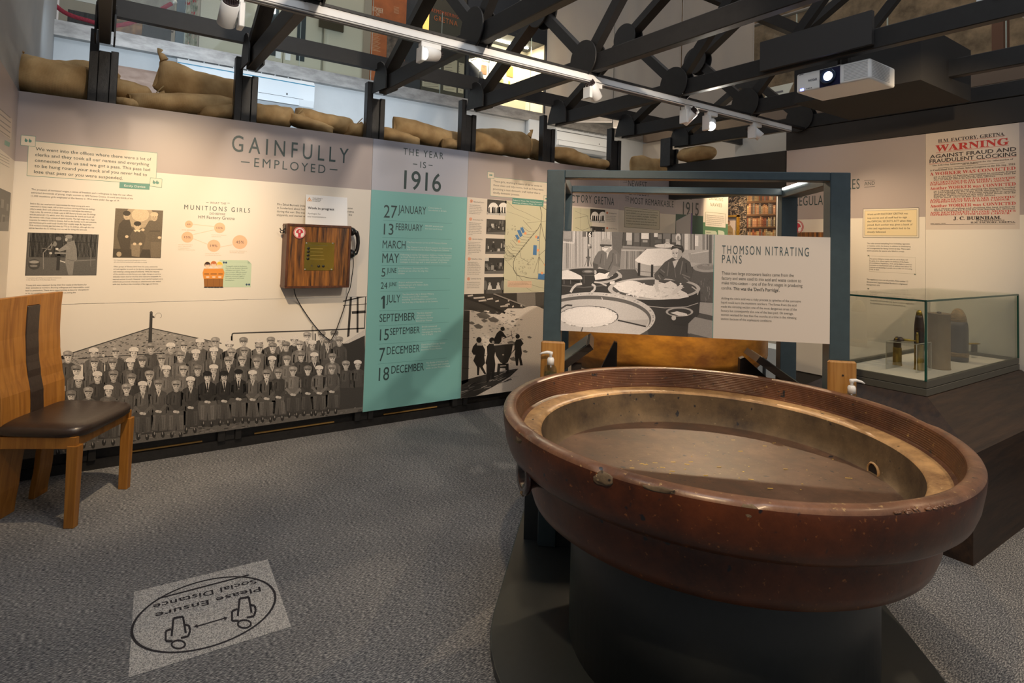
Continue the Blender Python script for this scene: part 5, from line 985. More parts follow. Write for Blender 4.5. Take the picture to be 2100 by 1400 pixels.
    # worker at the right
    q.poly([(1330, 430), (1420, 375), (1560, 375), (1640, 430), (1665, 520), (1650, 650), (1560, 700), (1420, 640), (1340, 630), (1290, 660), (1210, 640), (1200, 580), (1270, 500)], G(.115), 28); q.poly([(1425, 420), (1500, 400), (1450, 510)], G(.72), 29); q.line([(1450, 500), (1465, 620)], 6, G(.25), 30)
    for p in (((1280, 520), (1330, 560)), ((1260, 560), (1320, 610)), ((1250, 590), (1280, 640)), ((1540, 580), (1640, 620)), ((1560, 610), (1630, 660)), ((1380, 430), (1360, 600)), ((1550, 420), (1520, 580)), ((1590, 440), (1600, 560))): q.line(p, 13, G(rr.choice((.2, .24, .06))), 30)
    q.poly([(1210, 640), (1260, 655), (1250, 740), (1275, 790), (1225, 795), (1205, 730)], G(.72), 30); q.poly([(1520, 700), (1560, 720), (1500, 790), (1440, 830), (1430, 790)], G(.78), 30)
    q.ell(1478, 315, 62, 86, G(.76), 31); q.poly([(1500, 250), (1545, 300), (1530, 370), (1480, 400)], G(.5), 32); q.poly([(1405, 285), (1420, 235), (1480, 215), (1545, 230), (1568, 290), (1545, 330), (1535, 290), (1480, 262), (1430, 270)], G(.05), 33); q.line([(1440, 240), (1530, 250)], 8, G(.22), 34); q.ell(1540, 335, 14, 24, G(.5), 33)
    for x, y in ((1435, 322), (1475, 325)): q.ell(x, y, 11, 5, G(.08), 34)
    q.line([(1442, 375), (1478, 378)], 6, G(.25), 34); q.line([(1448, 325), (1440, 358), (1456, 360)], 4, G(.4), 34); q.line([(1422, 308), (1448, 308)], 4, G(.1), 34); q.line([(1462, 310), (1490, 314)], 4, G(.1), 34)
    # front pan
    q.ell(440, 1110, 775, 312, G(.62), 36, 64); q.ell(430, 1125, 735, 285, G(.14), 37, 64); q.ell(420, 1150, 722, 268, G(.60), 38, 64)
    q.poly([(760, 1140), (1140, 1130), (1100, 1222)], G(.50), 39); q.line([(755, 1140), (900, 1172), (1100, 1218)], 18, G(.05), 40); q.line([(60, 1000), (130, 955), (200, 960)], 20, G(.08), 40)
    q.ell(400, 1095, 365, 132, G(.10), 40, 48); q.ell(395, 1098, 355, 128, G(.82), 41, 48); q.ell(390, 1090, 300, 100, G(.88), 42, 40)
    for i in range(26): a = rr.uniform(0, 360); q.ell(395 + 350 * math.cos(R(a)), 1098 + 126 * math.sin(R(a)), rr.uniform(8, 20), 6, G(rr.choice((.4, .3, .95))), 43, 8)
    q.line([(330, 1225), (305, 1290)], 14, G(.15), 43); q.line([(560, 860), (570, 890)], 8, G(.8), 43)
    for i in range(40): a = rr.uniform(-150, 20); q.ell(435 + 755 * math.cos(R(a)), 1117 + 298 * math.sin(R(a)), rr.uniform(6, 18), 6, G(rr.choice((.35, .28, .8))), 39, 8)
    # bucket
    q.poly([(1350, 1040), (1675, 1060), (1640, 1160), (1590, 1210), (1440, 1190), (1360, 1110)], G(.05), 44); q.ell(1510, 1038, 168, 58, G(.46), 45, 32); q.ell(1510, 1042, 140, 44, G(.06), 46, 32); q.poly([(1400, 1050), (1480, 1030), (1600, 1060), (1610, 1085), (1500, 1085)], G(.8), 47); q.ell(1440, 1112, 28, 30, G(.62), 47)
    q.poly([(1700, 1100), (1930, 1150), (1930, 1370), (1610, 1300), (1620, 1180)], G(.34), 23); q.poly([(1760, 920), (1930, 930), (1930, 1090), (1750, 1050)], G(.4), 23); q.poly([(1640, 1300), (1930, 1370), (1930, 1420), (1640, 1390)], G(.12), 24)
q = Pr(SP, .0004).zoom(1140, 465, 5.96); q.clip = (a0, asp - .001, b0, b1); pans(q); q.build('photo_print', sg, print_mat('photo_ink_fine', .42, .12, 220))
# ------------------------------------------------------------------ right wall boards
RT = 2.416; RB = .40; RBAND = 1.770
def ry(y): return -y                                          # in-plane coordinate on the right wall
pr = board(PRW, 'exhibition_panel', 'panel headed WORK RULES AND REGULATIONS on the right wall behind the glass case', ry(3.040), ry(1.9085), ((RB, RT),), .012, 'panel', 'printed boards on the right wall')
q = Pr(PRW, .0002); q.rect_m(ry(3.04), ry(1.9085), RBAND, RT, C_BAND); q.rect_m(ry(3.04), ry(1.9085), RB, RBAND, C_CREAM); q.build('printed_ground', pr, BRD)
q = Pr(PRW, .0006); q.text('WORK RULES', 1659, 393, 1763, 389.7, 19, C_DK, sp=1.1, res=4); q.text('REGULATIONS', 1630, 422, 1738, 418.5, 18.5, C_DK, sp=1.1, res=4); q.zoom(1700, 340, 4.667)
q.text('AND', 338, 188, 440, 183, 34, C_TXT, res=3); q.line([(338, 141), (440, 136)], 4, C_TXT); q.line([(338, 204), (440, 198)], 4, C_TXT)
q.poly([(328, 413), (860, 400), (860, 688), (325, 685)], C_BOX, 1); q.line([(328, 413), (860, 400), (860, 688), (325, 685), (328, 413)], 4, C_TXT, 3); q.poly([(344, 432), (842, 418), (842, 670), (342, 667)], (.74, .62, .40), 2); q.line([(344, 432), (842, 418), (842, 670), (342, 667), (344, 432)], 3, (.2, .19, .15), 4)
for t, x, y, x1 in (('Work at HM FACTORY GRETNA was', 368, 473, 757), ('top-secret and all staff had to sign', 368, 507, 747), ('the OFFICIAL SECRETS ACT when they', 368, 540, 790), ('joined. Each worker was given a book of', 368, 573, 800), ('rules and regulations which had to be', 368, 607, 777), ('closely followed.', 368, 640, 547)): q.text(t, x, y, x1, y, 17, C_TXT)
q.para(['The rules covered everything from forbidding cigarettes', 'or matches within the factory, in addition to timekeeping', 'and arrangements for having visitors to stay. There were', 'severe penalties for anyone who failed to comply.'], 365, 747, 782, 817)
q.line([(390, 862), (830, 876), (828, 1035), (385, 1010), (390, 862)], 2, (.45, .42, .34)); q.rect(368, 850, 388, 868, (.6, .56, .45), 5); q.rect(372, 856, 386, 863, C_DK, 7); q.rect(812, 1028, 836, 1048, (.6, .56, .45), 5); q.rect(816, 1034, 832, 1042, C_DK, 7)
q.para(['Any person failing to comply with the above Rules will', 'be guilty of an offence against the Defence of the Realm', '(Consolidation) Regulations, 1914, and be liable to summary', 'conviction to imprisonment with or without hard labour for', 'a period not exceeding 6 months, or to a fine not exceeding', '£100, or both.'], 391, 893, 797, 995)
q.para(['The regulations were not all punitive. Rule number 12', 'demonstrated Superintendent Burnham\'s enlightened', 'management style.'], 362, 1090, 758, 1140); q.rect(366, 1166, 386, 1184, (.6, .56, .45), 5); q.rect(370, 1172, 384, 1179, C_DK, 7)
q.para(['Suggestions as to improvements in plant or methods are', 'at all times invited. Any worker who has an idea should deal', 'with it in writing: the following procedure is laid down for', 'the guidance of those who may desire to submit suggestions', 'for improvements in plant or in Factory methods.'], 395, 1210, 815, 1318); q.rect(820, 1368, 844, 1386, (.6, .56, .45), 5)
q.build('lettering', pr)
pw = board(PRW, 'exhibition_panel', 'tall panel at the right edge carrying the red and black WARNING poster', ry(1.9065), ry(-.5), ((RB, RT),), .012, 'panel', 'printed boards on the right wall')
q = Pr(PRW, .0002); q.rect_m(ry(1.9065), ry(-.5), RBAND, RT, C_BAND); q.rect_m(ry(1.9065), ry(-.5), RB, RBAND, C_CREAM); ya, _ = q.at(2091, 400); q.rect_m(ry(1.9065), ya, RBAND - .1, RT, (.63, .545, .48), 2); q.build('printed_ground', pw, BRD)
RED = (.50, .05, .045); K = (.05, .042, .045)
q = Pr(PRW, .0006).zoom(1880, 260, 6.364)
for t, x, y, x1, y1, h, c, bo, ser in (('H.M. FACTORY, GRETNA.', 280, 208, 1155, 105, 42, K, .005, 1), ('WARNING', 245, 325, 1205, 228, 80, RED, .012, 1), ('AGAINST FRAUD AND', 172, 415, 1300, 303, 46, K, .016, 0), ('FRAUDULENT CLOCKING', 168, 475, 1302, 375, 46, K, .018, 0), ('The following Announcement is posted for the information of', 205, 515, 1260, 420, 18, K, 0, 1), ('all Workers.', 597, 497, 808, 478, 18, K, 0, 1), ('At Cumberland Petty Sessions, held at Longtown on the 8th Aug., 1918:', 172, 582, 1290, 492, 22, K, 0, 1), ('A WORKER WAS CONVICTED', 172, 638, 1290, 558, 40, RED, 0, 1), ('on a charge of having attempted to commit fraud', 222, 663, 1292, 588, 17, K, 0, 1), ('by writing up his Time Book and representing that he', 222, 684, 1292, 611, 17, K, 0, 1), ('was at work, when in fact he was absent.', 222, 703, 1030, 655, 17, K, 0, 1), ('AND SENTENCED TO THREE MONTHS\'', 172, 742, 1292, 672, 24, RED, 0, 1), ('IMPRISONMENT WITH HARD LABOUR.', 172, 768, 1222, 704, 22, RED, 0, 1), ('Another WORKER was CONVICTED', 172, 824, 1292, 765, 38, RED, 0, 1), ('on a charge of aiding and abetting the foregoing worker', 222, 848, 1292, 792, 17, K, 0, 1), ('by also writing up his Time Book during his absence,', 222, 870, 1292, 817, 17, K, 0, 1), ('and on a further charge of having attempted to commit', 222, 892, 1292, 841, 17, K, 0, 1), ('fraud by representing in his own Time Book that he', 222, 913, 1292, 865, 17, K, 0, 1), ('was at work, when in fact he was absent.', 222, 934, 1030, 898, 17, K, 0, 1), ('AND SENTENCED TO SIX MONTHS\'', 172, 970, 1290, 926, 24, RED, 0, 1), ('IMPRISONMENT WITH HARD LABOUR.', 175, 996, 1222, 958, 22, RED, 0, 1), ('Another WORKER was CONVICTED', 175, 1053, 1292, 1020, 38, RED, 0, 1), ('on a charge of aiding and abetting the last worker by', 228, 1080, 1290, 1047, 17, K, 0, 1), ('falsely Clocking his Card for him during his absence.', 228, 1102, 1292, 1073, 17, K, 0, 1), ('AND SENTENCED TO ONE MONTH\'S', 175, 1134, 1290, 1108, 24, RED, 0, 1), ('IMPRISONMENT WITH HARD LABOUR.', 177, 1160, 1225, 1140, 22, RED, 0, 1), ('J. C. BURNHAM.', 478, 1214, 1105, 1203, 40, K, .02, 1), ('SUPERINTENDENT.', 778, 1232, 1155, 1226, 15, K, .005, 1), ('H.M. FACTORY, GRETNA.', 705, 1258, 1290, 1252, 20, K, .008, 1), ('19th August, 1918.', 178, 1268, 380, 1264, 12, K, 0, 1)):
    s_ = serif(t) if ser else t; v, f, mn, mx = glyphs(s_, bo, 1.0, 2); a_, b_ = q.at(x, y); a2, b2 = q.at(x1, y1); _, bt = q.at(x, y - h); k = (bt - b_) / .682; n = len(q.mb.v); o = q.base + 30 * LAY
    for vx, vy in v: u_ = (vx - mn) / ((mx - mn) or 1); q.mb.v.append(PRW.P(a_ + (a2 - a_) * u_, b_ + vy * k, o))
    for ff in f: q.mb.f.append(tuple(n + i for i in ff)); q.mb.c.append(c); q.mb.sm.append(False); q.mb.mi.append(0)
for l in ((285, 216, 1145, 120, RED), (250, 340, 1205, 240, RED), (165, 488, 1300, 386, RED), (280, 540, 1150, 467, K), (180, 1277, 1285, 1267, K)): q.line([l[:2], l[2:4]], 4, l[4])
q.build('lettering', pw)
# ------------------------------------------------------------------ near return wall board
PW = Plane((XW + .012, 0, 0), (0, 1, 0), (1, 0, 0))
pe = board(PW, 'exhibition_panel', 'board on the grey side wall at the far left edge, mostly out of view', 2.4, 4.43, ((.135, 2.262),), .012, 'panel', None)
q = Pr(PW, .0002); q.rect_m(2.4, 4.43, 1.858, 2.262, C_BAND); q.rect_m(2.4, 4.43, .135, 1.858, (.66, .60, .53)); q.build('printed_ground', pe, BRD)
q = Pr(PW, .0006).zoom(0, 180, 8.75)
q.poly([(-40, 330), (215, 560), (200, 930), (-40, 770)], (.55, .47, .40), 1)
for p in (((-40, 345), (185, 540)), ((-40, 440), (188, 625)), ((-40, 550), (185, 715)), ((-40, 635), (180, 805)), ((-40, 740), (178, 890))): q.line(p, 16, (.18, .16, .14), 3)
q.poly([(85, 935), (178, 985), (165, 1065), (75, 1020)], C_GRN, 4)
for y in (1180, 1230, 1280, 1340): q.line([(-40, y - 20), (165, y + 90)], 10, (.25, .22, .2), 3)
q.build('lettering', pe)
small_photo(PW, 'photo_print', pe, -30, 372, 17, 474, lambda q, a, b, c, d: shed(q, a, b, c, d, 44, 2))
# ------------------------------------------------------------------ social distance sticker on the carpet
A_, B_, C_, D_ = onZ(549, 1147), onZ(275, 1214), onZ(263, 1390), onZ(597, 1285)
FP = Plane((0, 0, .0022), (B_ - A_) + (C_ - D_), (0, 0, 1))
dm = M('speckled_vinyl', (.46, .45, .44), .8); nt = dm.node_tree; nz = nt.nodes.new('ShaderNodeTexNoise'); nz.inputs['Scale'].default_value = 260; tcn = nt.nodes.new('ShaderNodeTexCoord'); crn = nt.nodes.new('ShaderNodeValToRGB')
crn.color_ramp.elements[0].position = .38; crn.color_ramp.elements[0].color = (.19, .19, .195, 1); crn.color_ramp.elements[1].position = .60; crn.color_ramp.elements[1].color = (.60, .59, .575, 1)
nt.links.new(tcn.outputs['Object'], nz.inputs['Vector']); nt.links.new(nz.outputs[0], crn.inputs[0]); nt.links.new(crn.outputs[0], nt.nodes['Principled BSDF'].inputs['Base Color'])
dc = thing('floor_sticker', 'pale square sticker reading Please Ensure Social Distance on the carpet', 'floor sticker', tuple((A_ + C_) / 2))
obj('sticker_sheet', MB().prism([Vector((p.x, p.y, .0004)) for p in (A_, B_, C_, D_)], (0, 0, .0014)), dm, dc)
q = Pr(FP, .0002).zoom(0, 930, 2.979); BK = (.022, .02, .026)
pts = [q.at(x, y) for x, y in ((815, 1075), (1690, 860), (1420, 727), (1050, 1243), (880, 920), (1670, 960), (1200, 1215), (1550, 1090))]
ce = [sum(p[i] for p in pts[:4]) / 4 for i in (0, 1)]; rx_ = abs(pts[0][0] - pts[1][0]) / 2; ry_ = abs(pts[2][1] - pts[3][1]) / 2; w_ = .0045
for i in range(72):
    a, b = R(i * 5), R(i * 5 + 5); q.poly_m([(ce[0] + (rx_ + k) * math.cos(t), ce[1] + (ry_ + k) * math.sin(t)) for t, k in ((a, -w_), (b, -w_), (b, w_), (a, w_))], BK, 2)
q.line([(965, 885), (1520, 740)], 8, BK, 3)
def ftext(t, x, y, x1, y1, h):
    v, f, mn, mx = glyphs(t, .012, 1.05, 4); p0, p1 = Vector(q.at(x, y)), Vector(q.at(x1, y1)); d = (p1 - p0); up = Vector((-d.y, d.x)).normalized(); n = len(q.mb.v)
    for vx, vy in v: c = p0 + d * ((vx - mn) / (mx - mn)) + up * (vy * h / .682); q.mb.v.append(FP.P(c.x, c.y, q.base + 4 * LAY))
    for ff in f: q.mb.f.append(tuple(n + i for i in ff)); q.mb.c.append(BK); q.mb.sm.append(False); q.mb.mi.append(0)
ftext('Please Ensure', 1588, 812, 948, 975, .034); ftext('Social Distance', 1562, 766, 935, 922, .034)
for i, (cx, cy, k) in enumerate(((1090, 1165, 1.0), (1493, 1040, .97))):
    T_ = lambda x, y: (cx + (x - 1090) * k, cy + (y - 1165) * k)
    q.line([T_(1090 + 42 * math.cos(R(t)), 1165 + 25 * math.sin(R(t))) for t in range(0, 361, 20)], 11, BK, 4)
    q.line([T_(*p) for p in ((1055, 1145), (1012, 1145), (1012, 1085), (1045, 1070))], 13, BK, 5); q.line([T_(*p) for p in ((1048, 1115), (1060, 1005), (1118, 995), (1135, 1095))], 13, BK, 5); q.line([T_(*p) for p in ((1105, 1125), (1150, 1115), (1162, 1080), (1155, 1050), (1128, 1045))], 13, BK, 5)
q.line([(1200, 1055), (1378, 1003)], 7, BK, 5); q.poly([(1182, 1058), (1205, 1040), (1212, 1064)], BK, 6); q.poly([(1392, 1000), (1366, 996), (1372, 1020)], BK, 6)
q.build('printed_lines', dc, print_mat('matt_ink', .95))
# ================================================================== lighting track and heads
WMET = M('white_metal', (.78, .79, .80), .38); FIN = M('dark_fins', (.045, .03, .032), .5)
tk = thing('lighting_track', 'long white lighting track running along the room under the black roof trusses', 'track', (2.2, 2.88, 2.55))
obj('track_rail', MB().box(-.2, 4.985, 2.858, 2.905, 2.541, 2.590), WMET, tk, bevel=.002, seg=1)
gv = MB().box(-.2, 4.98, 2.872, 2.894, 2.534, 2.541); gv.box(-.2, 4.98, 2.8572, 2.8585, 2.546, 2.551)
obj('track_groove', gv, M('track_groove', (.10, .10, .105), .5), tk)
HEADS = []
def head(x, y, z, target, label, lit, power, color, angle, lens=6, arm=-1):
    o = Vector((x, y, z)); t = thing('track_spotlight', label, 'spotlight', tuple(o), 'spotlights on the white track'); d = (Vector(target) - o).normalized()
    s = Vector((1, 0, 0))
    obj('adapter', MB().box(x - .06, x + .06, y - .02, y + .02, 2.512, 2.541), WMET, t, bevel=.003, seg=1)
    ax = x + arm * .052
    obj('arm', MB().box(ax - .012, ax + .012, y - .035, y + .035, z - .055, 2.512).box(min(ax, x), max(ax, x), y - .012, y + .012, z - .012, z + .012), WMET, t, bevel=.003, seg=1)
    obj('housing', MB().lathe([(.034, -.055), (.0385, -.053), (.0385, .053), (.036, .056), (.033, .050)], o, 40, d), WMET, t)
    fn = MB().lathe([(.033, -.062), (.033, -.050)], o, 24, d)
    a = d.cross(Vector((0, 0, 1))).normalized(); b = a.cross(d)
    for i in range(-3, 4):
        for j in range(-3, 4):
            if i * i + j * j < 11: p = o + a * i * .0095 + b * j * .0095 - d * .06; fn.bar(p, p - d * .022, .0035, .0035, a)
    obj('cooling_fins', fn, FIN, t)
    obj('lens', MB().lathe([(.0005, .0505), (.0325, .0505)], o, 28, d, cap=False), M('lens_%s' % lens, (1, .97, .92), .3, emit=((1, .93, .82), lens)), t)
    if power: spot('spot_beam', o + d * .062, Vector(target), power, color, angle, 1.0, .028, t)
    return t
head(.416, 2.88, 2.455, (.35, 4.43, 1.02), 'white track spotlight with dark pin fins upward, at the upper left', True, 88, WARM, 86, 6, 1)
head(1.42, 2.88, 2.485, (.2, 2.35, 2.15), 'white track spotlight turned left with its lens glowing, above the teal panel', True, 10, NEUT, 60, 9)
head(2.63, 2.88, 2.49, (4.0, 3.2, 1.1), 'white track spotlight tilted down to the right, left of the middle round plate', True, 22, WARM, 55, 6)
head(3.60, 2.88, 2.465, (3.25, 4.43, 1.15), 'white track spotlight tilted toward the heap photograph, just left of the glaring one', True, 40, WARM, 80, 6)
head(3.87, 2.88, 2.45, (1.75, 1.25, .9), 'glaring white track spotlight pointed straight at the viewer', True, 120, WARM, 76, 260)
head(4.47, 2.88, 2.462, (5.2, 1.95, 1.35), 'last white track spotlight near the right end, aimed at the right wall', True, 26, WARM, 66, 9)
# projector and the boards on the trusses
FB = M('flat_black_board', (.030, .028, .028), .6)
tagbar('flat_board', MB().box(3.435, 3.465, 1.515, 2.19, 2.625, 2.815), FB, 'flat black board fixed upright on the side of a roof truss above the projector', 'board')
pj = thing('projector', 'white projector with a glowing lens hanging under the black roof truss', 'projector', (3.5, 1.76, 2.45))
px0, px1, py0, py1, pz0, pz1 = 3.49, 3.80, 1.545, 1.975, 2.449, 2.566
obj('housing', MB().box(px0, px1, py0, py1, pz0, pz1), WMET, pj, bevel=.012, seg=3)
LOUV = M('louvre_grey', (.42, .43, .45), .5)
lv = MB()
for i in range(11): z = pz0 + .016 + i * .0085; lv.box(px0 - .0012, px0 + .004, py0 + .015, py0 + .145, z, z + .003); lv.box(px0 + .02, px1 - .075, py0 - .0012, py0 + .004, z, z + .003)
obj('louvres', lv, LOUV, pj)
obj('lens_bay', MB().box(px0 - .001, px0 + .01, py0 + .165, py0 + .285, pz0 + .004, pz1 - .006), M('lens_bay', (.012, .014, .05), .25), pj)
lc = Vector((px0 - .001, py0 + .232, pz0 + .062)); ld_ = Vector((-1, 0, 0))
ln = obj('lens_barrel', MB().lathe([(.046, -.002), (.046, .012), (.041, .016), (.036, .010), (.030, .012), (.026, .006)], lc, 40, ld_), M('lens_ring', (.03, .05, .10), .2, .3), pj)
obj('lens_glass', MB().lathe([(.0005, .0115), (.014, .010), (.027, .006)], lc, 32, ld_, cap=False), M('projector_lens', (.5, .5, 1), .1, emit=((.55, .62, 1.0), 14)), pj)
sgp = MB()
for i in range(4): sgp.box(px0 - .0012, px0, py1 - .07 - i * .009, py1 - .066 - i * .009, pz0 + .012, pz0 + .018)
sgp.box(px0 - .0012, px0, py1 - .045, py1 - .02, pz1 - .010, pz1 - .007)
obj('marks', sgp, FB, pj)
idl = MB().box(px0 - .0014, px0, py1 - .034, py1 - .028, pz0 + .008, pz0 + .020); idl.box(px0 - .0014, px0, py1 - .046, py1 - .040, pz0 + .008, pz0 + .020)
obj('indicator_light', idl, M('indicator_blue', (.1, .1, 1), emit=((.15, .2, 1), 8)), pj)
LP_ = Plane((px0 - .001, 0, 0), (0, 1, 0), (-1, 0, 0)); q = Pr(LP_, .0006); v, f, mn, mx = glyphs('EPSON', .02, 1.0, 3)
for x, y in v: q.mb.v.append(LP_.P(py1 - .128 + (x - mn) / (mx - mn) * .052, pz0 + .068 - y * .018, .0006))
for ff in f: q.mb.f.append(ff); q.mb.c.append((.08, .09, .12)); q.mb.sm.append(False); q.mb.mi.append(0)
q.build('maker_mark', pj)
mt = MB().box(3.56, 3.72, 1.66, 1.84, pz1 + .006, pz1 + .014); mt.box(3.53, 3.545, 1.73, 1.745, pz1, 2.62); mt.box(3.62, 3.66, 1.73, 1.77, pz1, 2.66)
obj('mount', mt, STEEL, pj)
ft = MB()
for y in (1.60, 1.73): ft.lathe([(.018, 0), (.018, .008)], (3.53 if y > 1.7 else 3.74, y, pz1), 20)
obj('foot', ft, WMET, pj)
spot('projector_beam', (px0 - .03, py0 + .232, pz0 + .062), (0, 1.3, 1.9), 9, (.55, .65, 1), 40, .4, .02, pj)
bb = thing('black_housing', 'large black boxed housing hanging behind and to the right of the projector', 'box', (4.2, 1.8, 2.5))
obj('box', MB().box(3.95, 4.75, 1.47, 2.25, 2.51, 2.86), M('matt_black', (.012, .011, .011), .8), bb)
# second track with a lamp over the right corner of the view, fixed to the next bay
tk2 = thing('lighting_track', 'second white lighting track just entering the top right corner', 'track', (3.9, .95, 2.73))
obj('track_rail', MB().box(3.45, 5.1, .94, .98, 2.72, 2.765), WMET, tk2)
obj('box_adapter', MB().box(3.50, 3.80, .985, 1.06, 2.70, 2.76), WMET, tk2)
# ================================================================== listening post, handset and notice
WB = M('burnt_pine', (.33, .125, .022), .38, var=.5, scale=2.6, stretch=(20, 20, 1.3), bump=.3, dark=(.022, .009, .005), coat=.15)
WT = M('burnt_pine_trim', (.085, .028, .011), .45, var=.4, scale=4, stretch=(10, 10, 2))
def badge(pl, c, r, par, txt=True):
    q = Pr(pl, .002); CR = (.50, .035, .06); W_ = (.74, .72, .69)
    obj('badge_disc', MB().disc(pl.P(*c, -.001), pl.n, r, .004, 48), M('crimson_badge', CR, .4), par)
    def ring_(r0, r1, a0, a1, col, L, n=40):
        for i in range(n):
            t0, t1 = R(a0 + (a1 - a0) * i / n), R(a0 + (a1 - a0) * (i + 1) / n); q.poly_m([(c[0] + r_ * math.cos(t), c[1] + r_ * math.sin(t)) for r_, t in ((r0, t0), (r1, t0), (r1, t1), (r0, t1))], col, L)
    ring_(r * .90, r * .94, 0, 360, W_, 1); ring_(r * .60, r * .80, -12, 192, W_, 2)
    for sx in (-1, 1): q.poly_m([(c[0] + sx * r * a, c[1] + r * b) for a, b in ((.74, -.08), (.72, -.42), (.50, -.70), (.20, -.70), (.24, -.16), (.45, -.05))], W_, 3)
    if txt:
        v, f, mn, mx = glyphs('8', .02, 1, 4); n = len(q.mb.v)
        for x, y in v: q.mb.v.append(pl.P(c[0] + ((x - mn) / (mx - mn) - .5) * r * .30, c[1] + (y / .682 * .42 - .03) * r, .0025))
        for ff in f: q.mb.f.append(tuple(n + i for i in ff)); q.mb.c.append(W_); q.mb.sm.append(False); q.mb.mi.append(0)
    q.build('badge_print', par)
lb_ = thing('listening_post', 'dark burnt pine listening box with a brass plate mounted on the cream panel', 'listening post', (1.296, 4.43, 1.105))
bx0, bx1, bz0, bz1, by = 1.065, 1.526, 1.106, 1.564, 4.302
obj('box', MB().box(bx0 + .016, bx1 - .016, by + .004, 4.4335, bz0 + .016, bz1 - .016), WB, lb_)
tr = MB(); tr.box(bx0, bx1, by - .002, 4.4335, bz1 - .016, bz1).box(bx0, bx1, by - .002, 4.4335, bz0, bz0 + .016).box(bx0, bx0 + .016, by - .002, 4.4335, bz0 + .016, bz1 - .016).box(bx1 - .016, bx1, by - .002, 4.4335, bz0 + .016, bz1 - .016)
obj('edge_frame', tr, WT, lb_, bevel=.002, seg=1)
BP2 = Plane((0, by + .004, 0), (1, 0, 0), (0, -1, 0))
c0, d1 = BP2.at(625.5, 496); c1, d0 = BP2.at(684, 554.5)
bpl = obj('brass_plate', MB().obox(BP2.P(c0, d0), BP2.r * (c1 - c0), BP2.u * (d1 - d0), BP2.n * .003), M('polished_brass', (.50, .37, .075), .22, 1.0), lb_, bevel=.001, seg=1)
bt = Pr(Plane((0, by + .001, 0), (1, 0, 0), (0, -1, 0)), 0).zoom(560, 380, 5.835)
for cx, cy in ((423, 753), (421, 793), (419, 836), (417, 878), (546, 967), (601, 967)):
    p = bt.pl.P(*bt.at(cx, cy)); obj('button', MB().lathe([(.0098, 0), (.0098, .003), (.007, .0055), (.0005, .006)], p, 18, (0, -1, 0)), M('black_button', (.01, .01, .01), .3), bpl)
sc_ = MB()
for cx, cy in ((401, 691), (715, 694), (383, 1005), (698, 1006)): sc_.lathe([(.006, 0), (.006, .002), (.003, .0035)], bt.pl.P(*bt.at(cx, cy)), 14, (0, -1, 0))
obj('plate_screw', sc_, M('bright_steel', (.6, .6, .58), .3, 1), bpl)
q = Pr(bt.pl, .0004).zoom(560, 380, 5.835); q.line([(415, 712), (650, 722)], 6, (.10, .08, .02), 2)
for cx, cy, w in ((447, 755, 150), (447, 795, 150), (445, 838, 165), (443, 880, 170)): q.line([(cx, cy), (cx + w, cy + 4)], 4, (.32, .24, .06), 2)
q.poly([(452, 955), (472, 945), (472, 975), (452, 968)], (.05, .04, .02), 2); q.build('engraving', bpl)
badge(Plane((0, by - .0035, 0), (1, 0, 0), (0, -1, 0)), Plane((0, by, 0), (1, 0, 0), (0, -1, 0)).at(614, 476.8), .042, lb_)
hk = MB(); hk.tube([(bx0, 4.36, 1.53), (bx0 - .018, 4.36, 1.512), (bx0 - .030, 4.36, 1.515), (bx0 - .036, 4.36, 1.53)], .004, 8); hk.tube([(bx0, 4.38, 1.515), (bx0 - .010, 4.38, 1.497), (bx0 - .024, 4.38, 1.496), (bx0 - .030, 4.38, 1.51)], .004, 8); hk.box(bx0 - .003, bx0 - .0005, 4.35, 4.385, 1.49, 1.555)
obj('hook', hk, M('black_enamel', (.012, .012, .013), .3), lb_)
BAK = M('black_bakelite', (.010, .010, .011), .16, spec=.6)
hs = thing('telephone_handset', 'black telephone handset with a hanging cord on the right side of the listening box', 'handset', (bx1 + .03, 4.33, 1.35))
HY = 4.355; xe = bx1 + .012
obj('earpiece', MB().lathe([(.030, -.012), (.034, -.006), (.034, .004), (.027, .016), (.020, .026)], (xe + .010, HY, 1.525), 32, (1, 0, .25)), BAK, hs)
obj('mouthpiece', MB().lathe([(.031, -.012), (.036, -.006), (.036, .006), (.028, .020), (.02, .030)], (xe + .008, HY, 1.355), 32, (1, 0, -.2)), BAK, hs)
obj('grip', MB().tube([(xe + .026, HY, 1.530), (xe + .048, HY, 1.518), (xe + .060, HY, 1.485), (xe + .064, HY, 1.44), (xe + .060, HY, 1.395), (xe + .048, HY, 1.362), (xe + .026, HY, 1.348)], [.016, .0165, .0145, .014, .0145, .0165, .016], 14), BAK, hs)
cp = [(724, 527), (724.5, 545), (722, 565), (718, 590), (712, 606), (706, 630), (700, 648), (689, 678), (682, 692), (677, 697.5), (669, 692), (659, 683.6), (641, 662), (626, 641), (614, 622), (606, 606), (603, 592)]
ctl = [onY(x, y, 4.418 if 3 < i < 15 else 4.37) for i, (x, y) in enumerate(cp)]
def cat(p, n=6):
    o = []
    for i in range(len(p) - 1):
        a, b, c, d = p[max(i - 1, 0)], p[i], p[i + 1], p[min(i + 2, len(p) - 1)]
        for k in range(n): t = k / n; o.append(.5 * ((2 * b) + (c - a) * t + (2 * a - 5 * b + 4 * c - d) * t * t + (3 * b - a - 3 * c + d) * t ** 3))
    return o + [p[-1]]
obj('cord', MB().tube(cat(ctl), .0034, 8), BAK, hs)
n4 = [onY(627.4, 398.5, 4.415), onY(712, 405.4, 4.415), onY(712.5, 461, 4.345), onY(626, 457.5, 4.345)]
n4[2].z = n4[3].z = bz1 + .001; nn = (n4[1] - n4[0]).cross(n4[3] - n4[0]).normalized(); nn = nn if nn.y < 0 else -nn
nt_ = thing('work_notice', 'white laminated notice reading Work in progress standing on top of the listening box', 'notice', tuple((n4[2] + n4[3]) / 2))
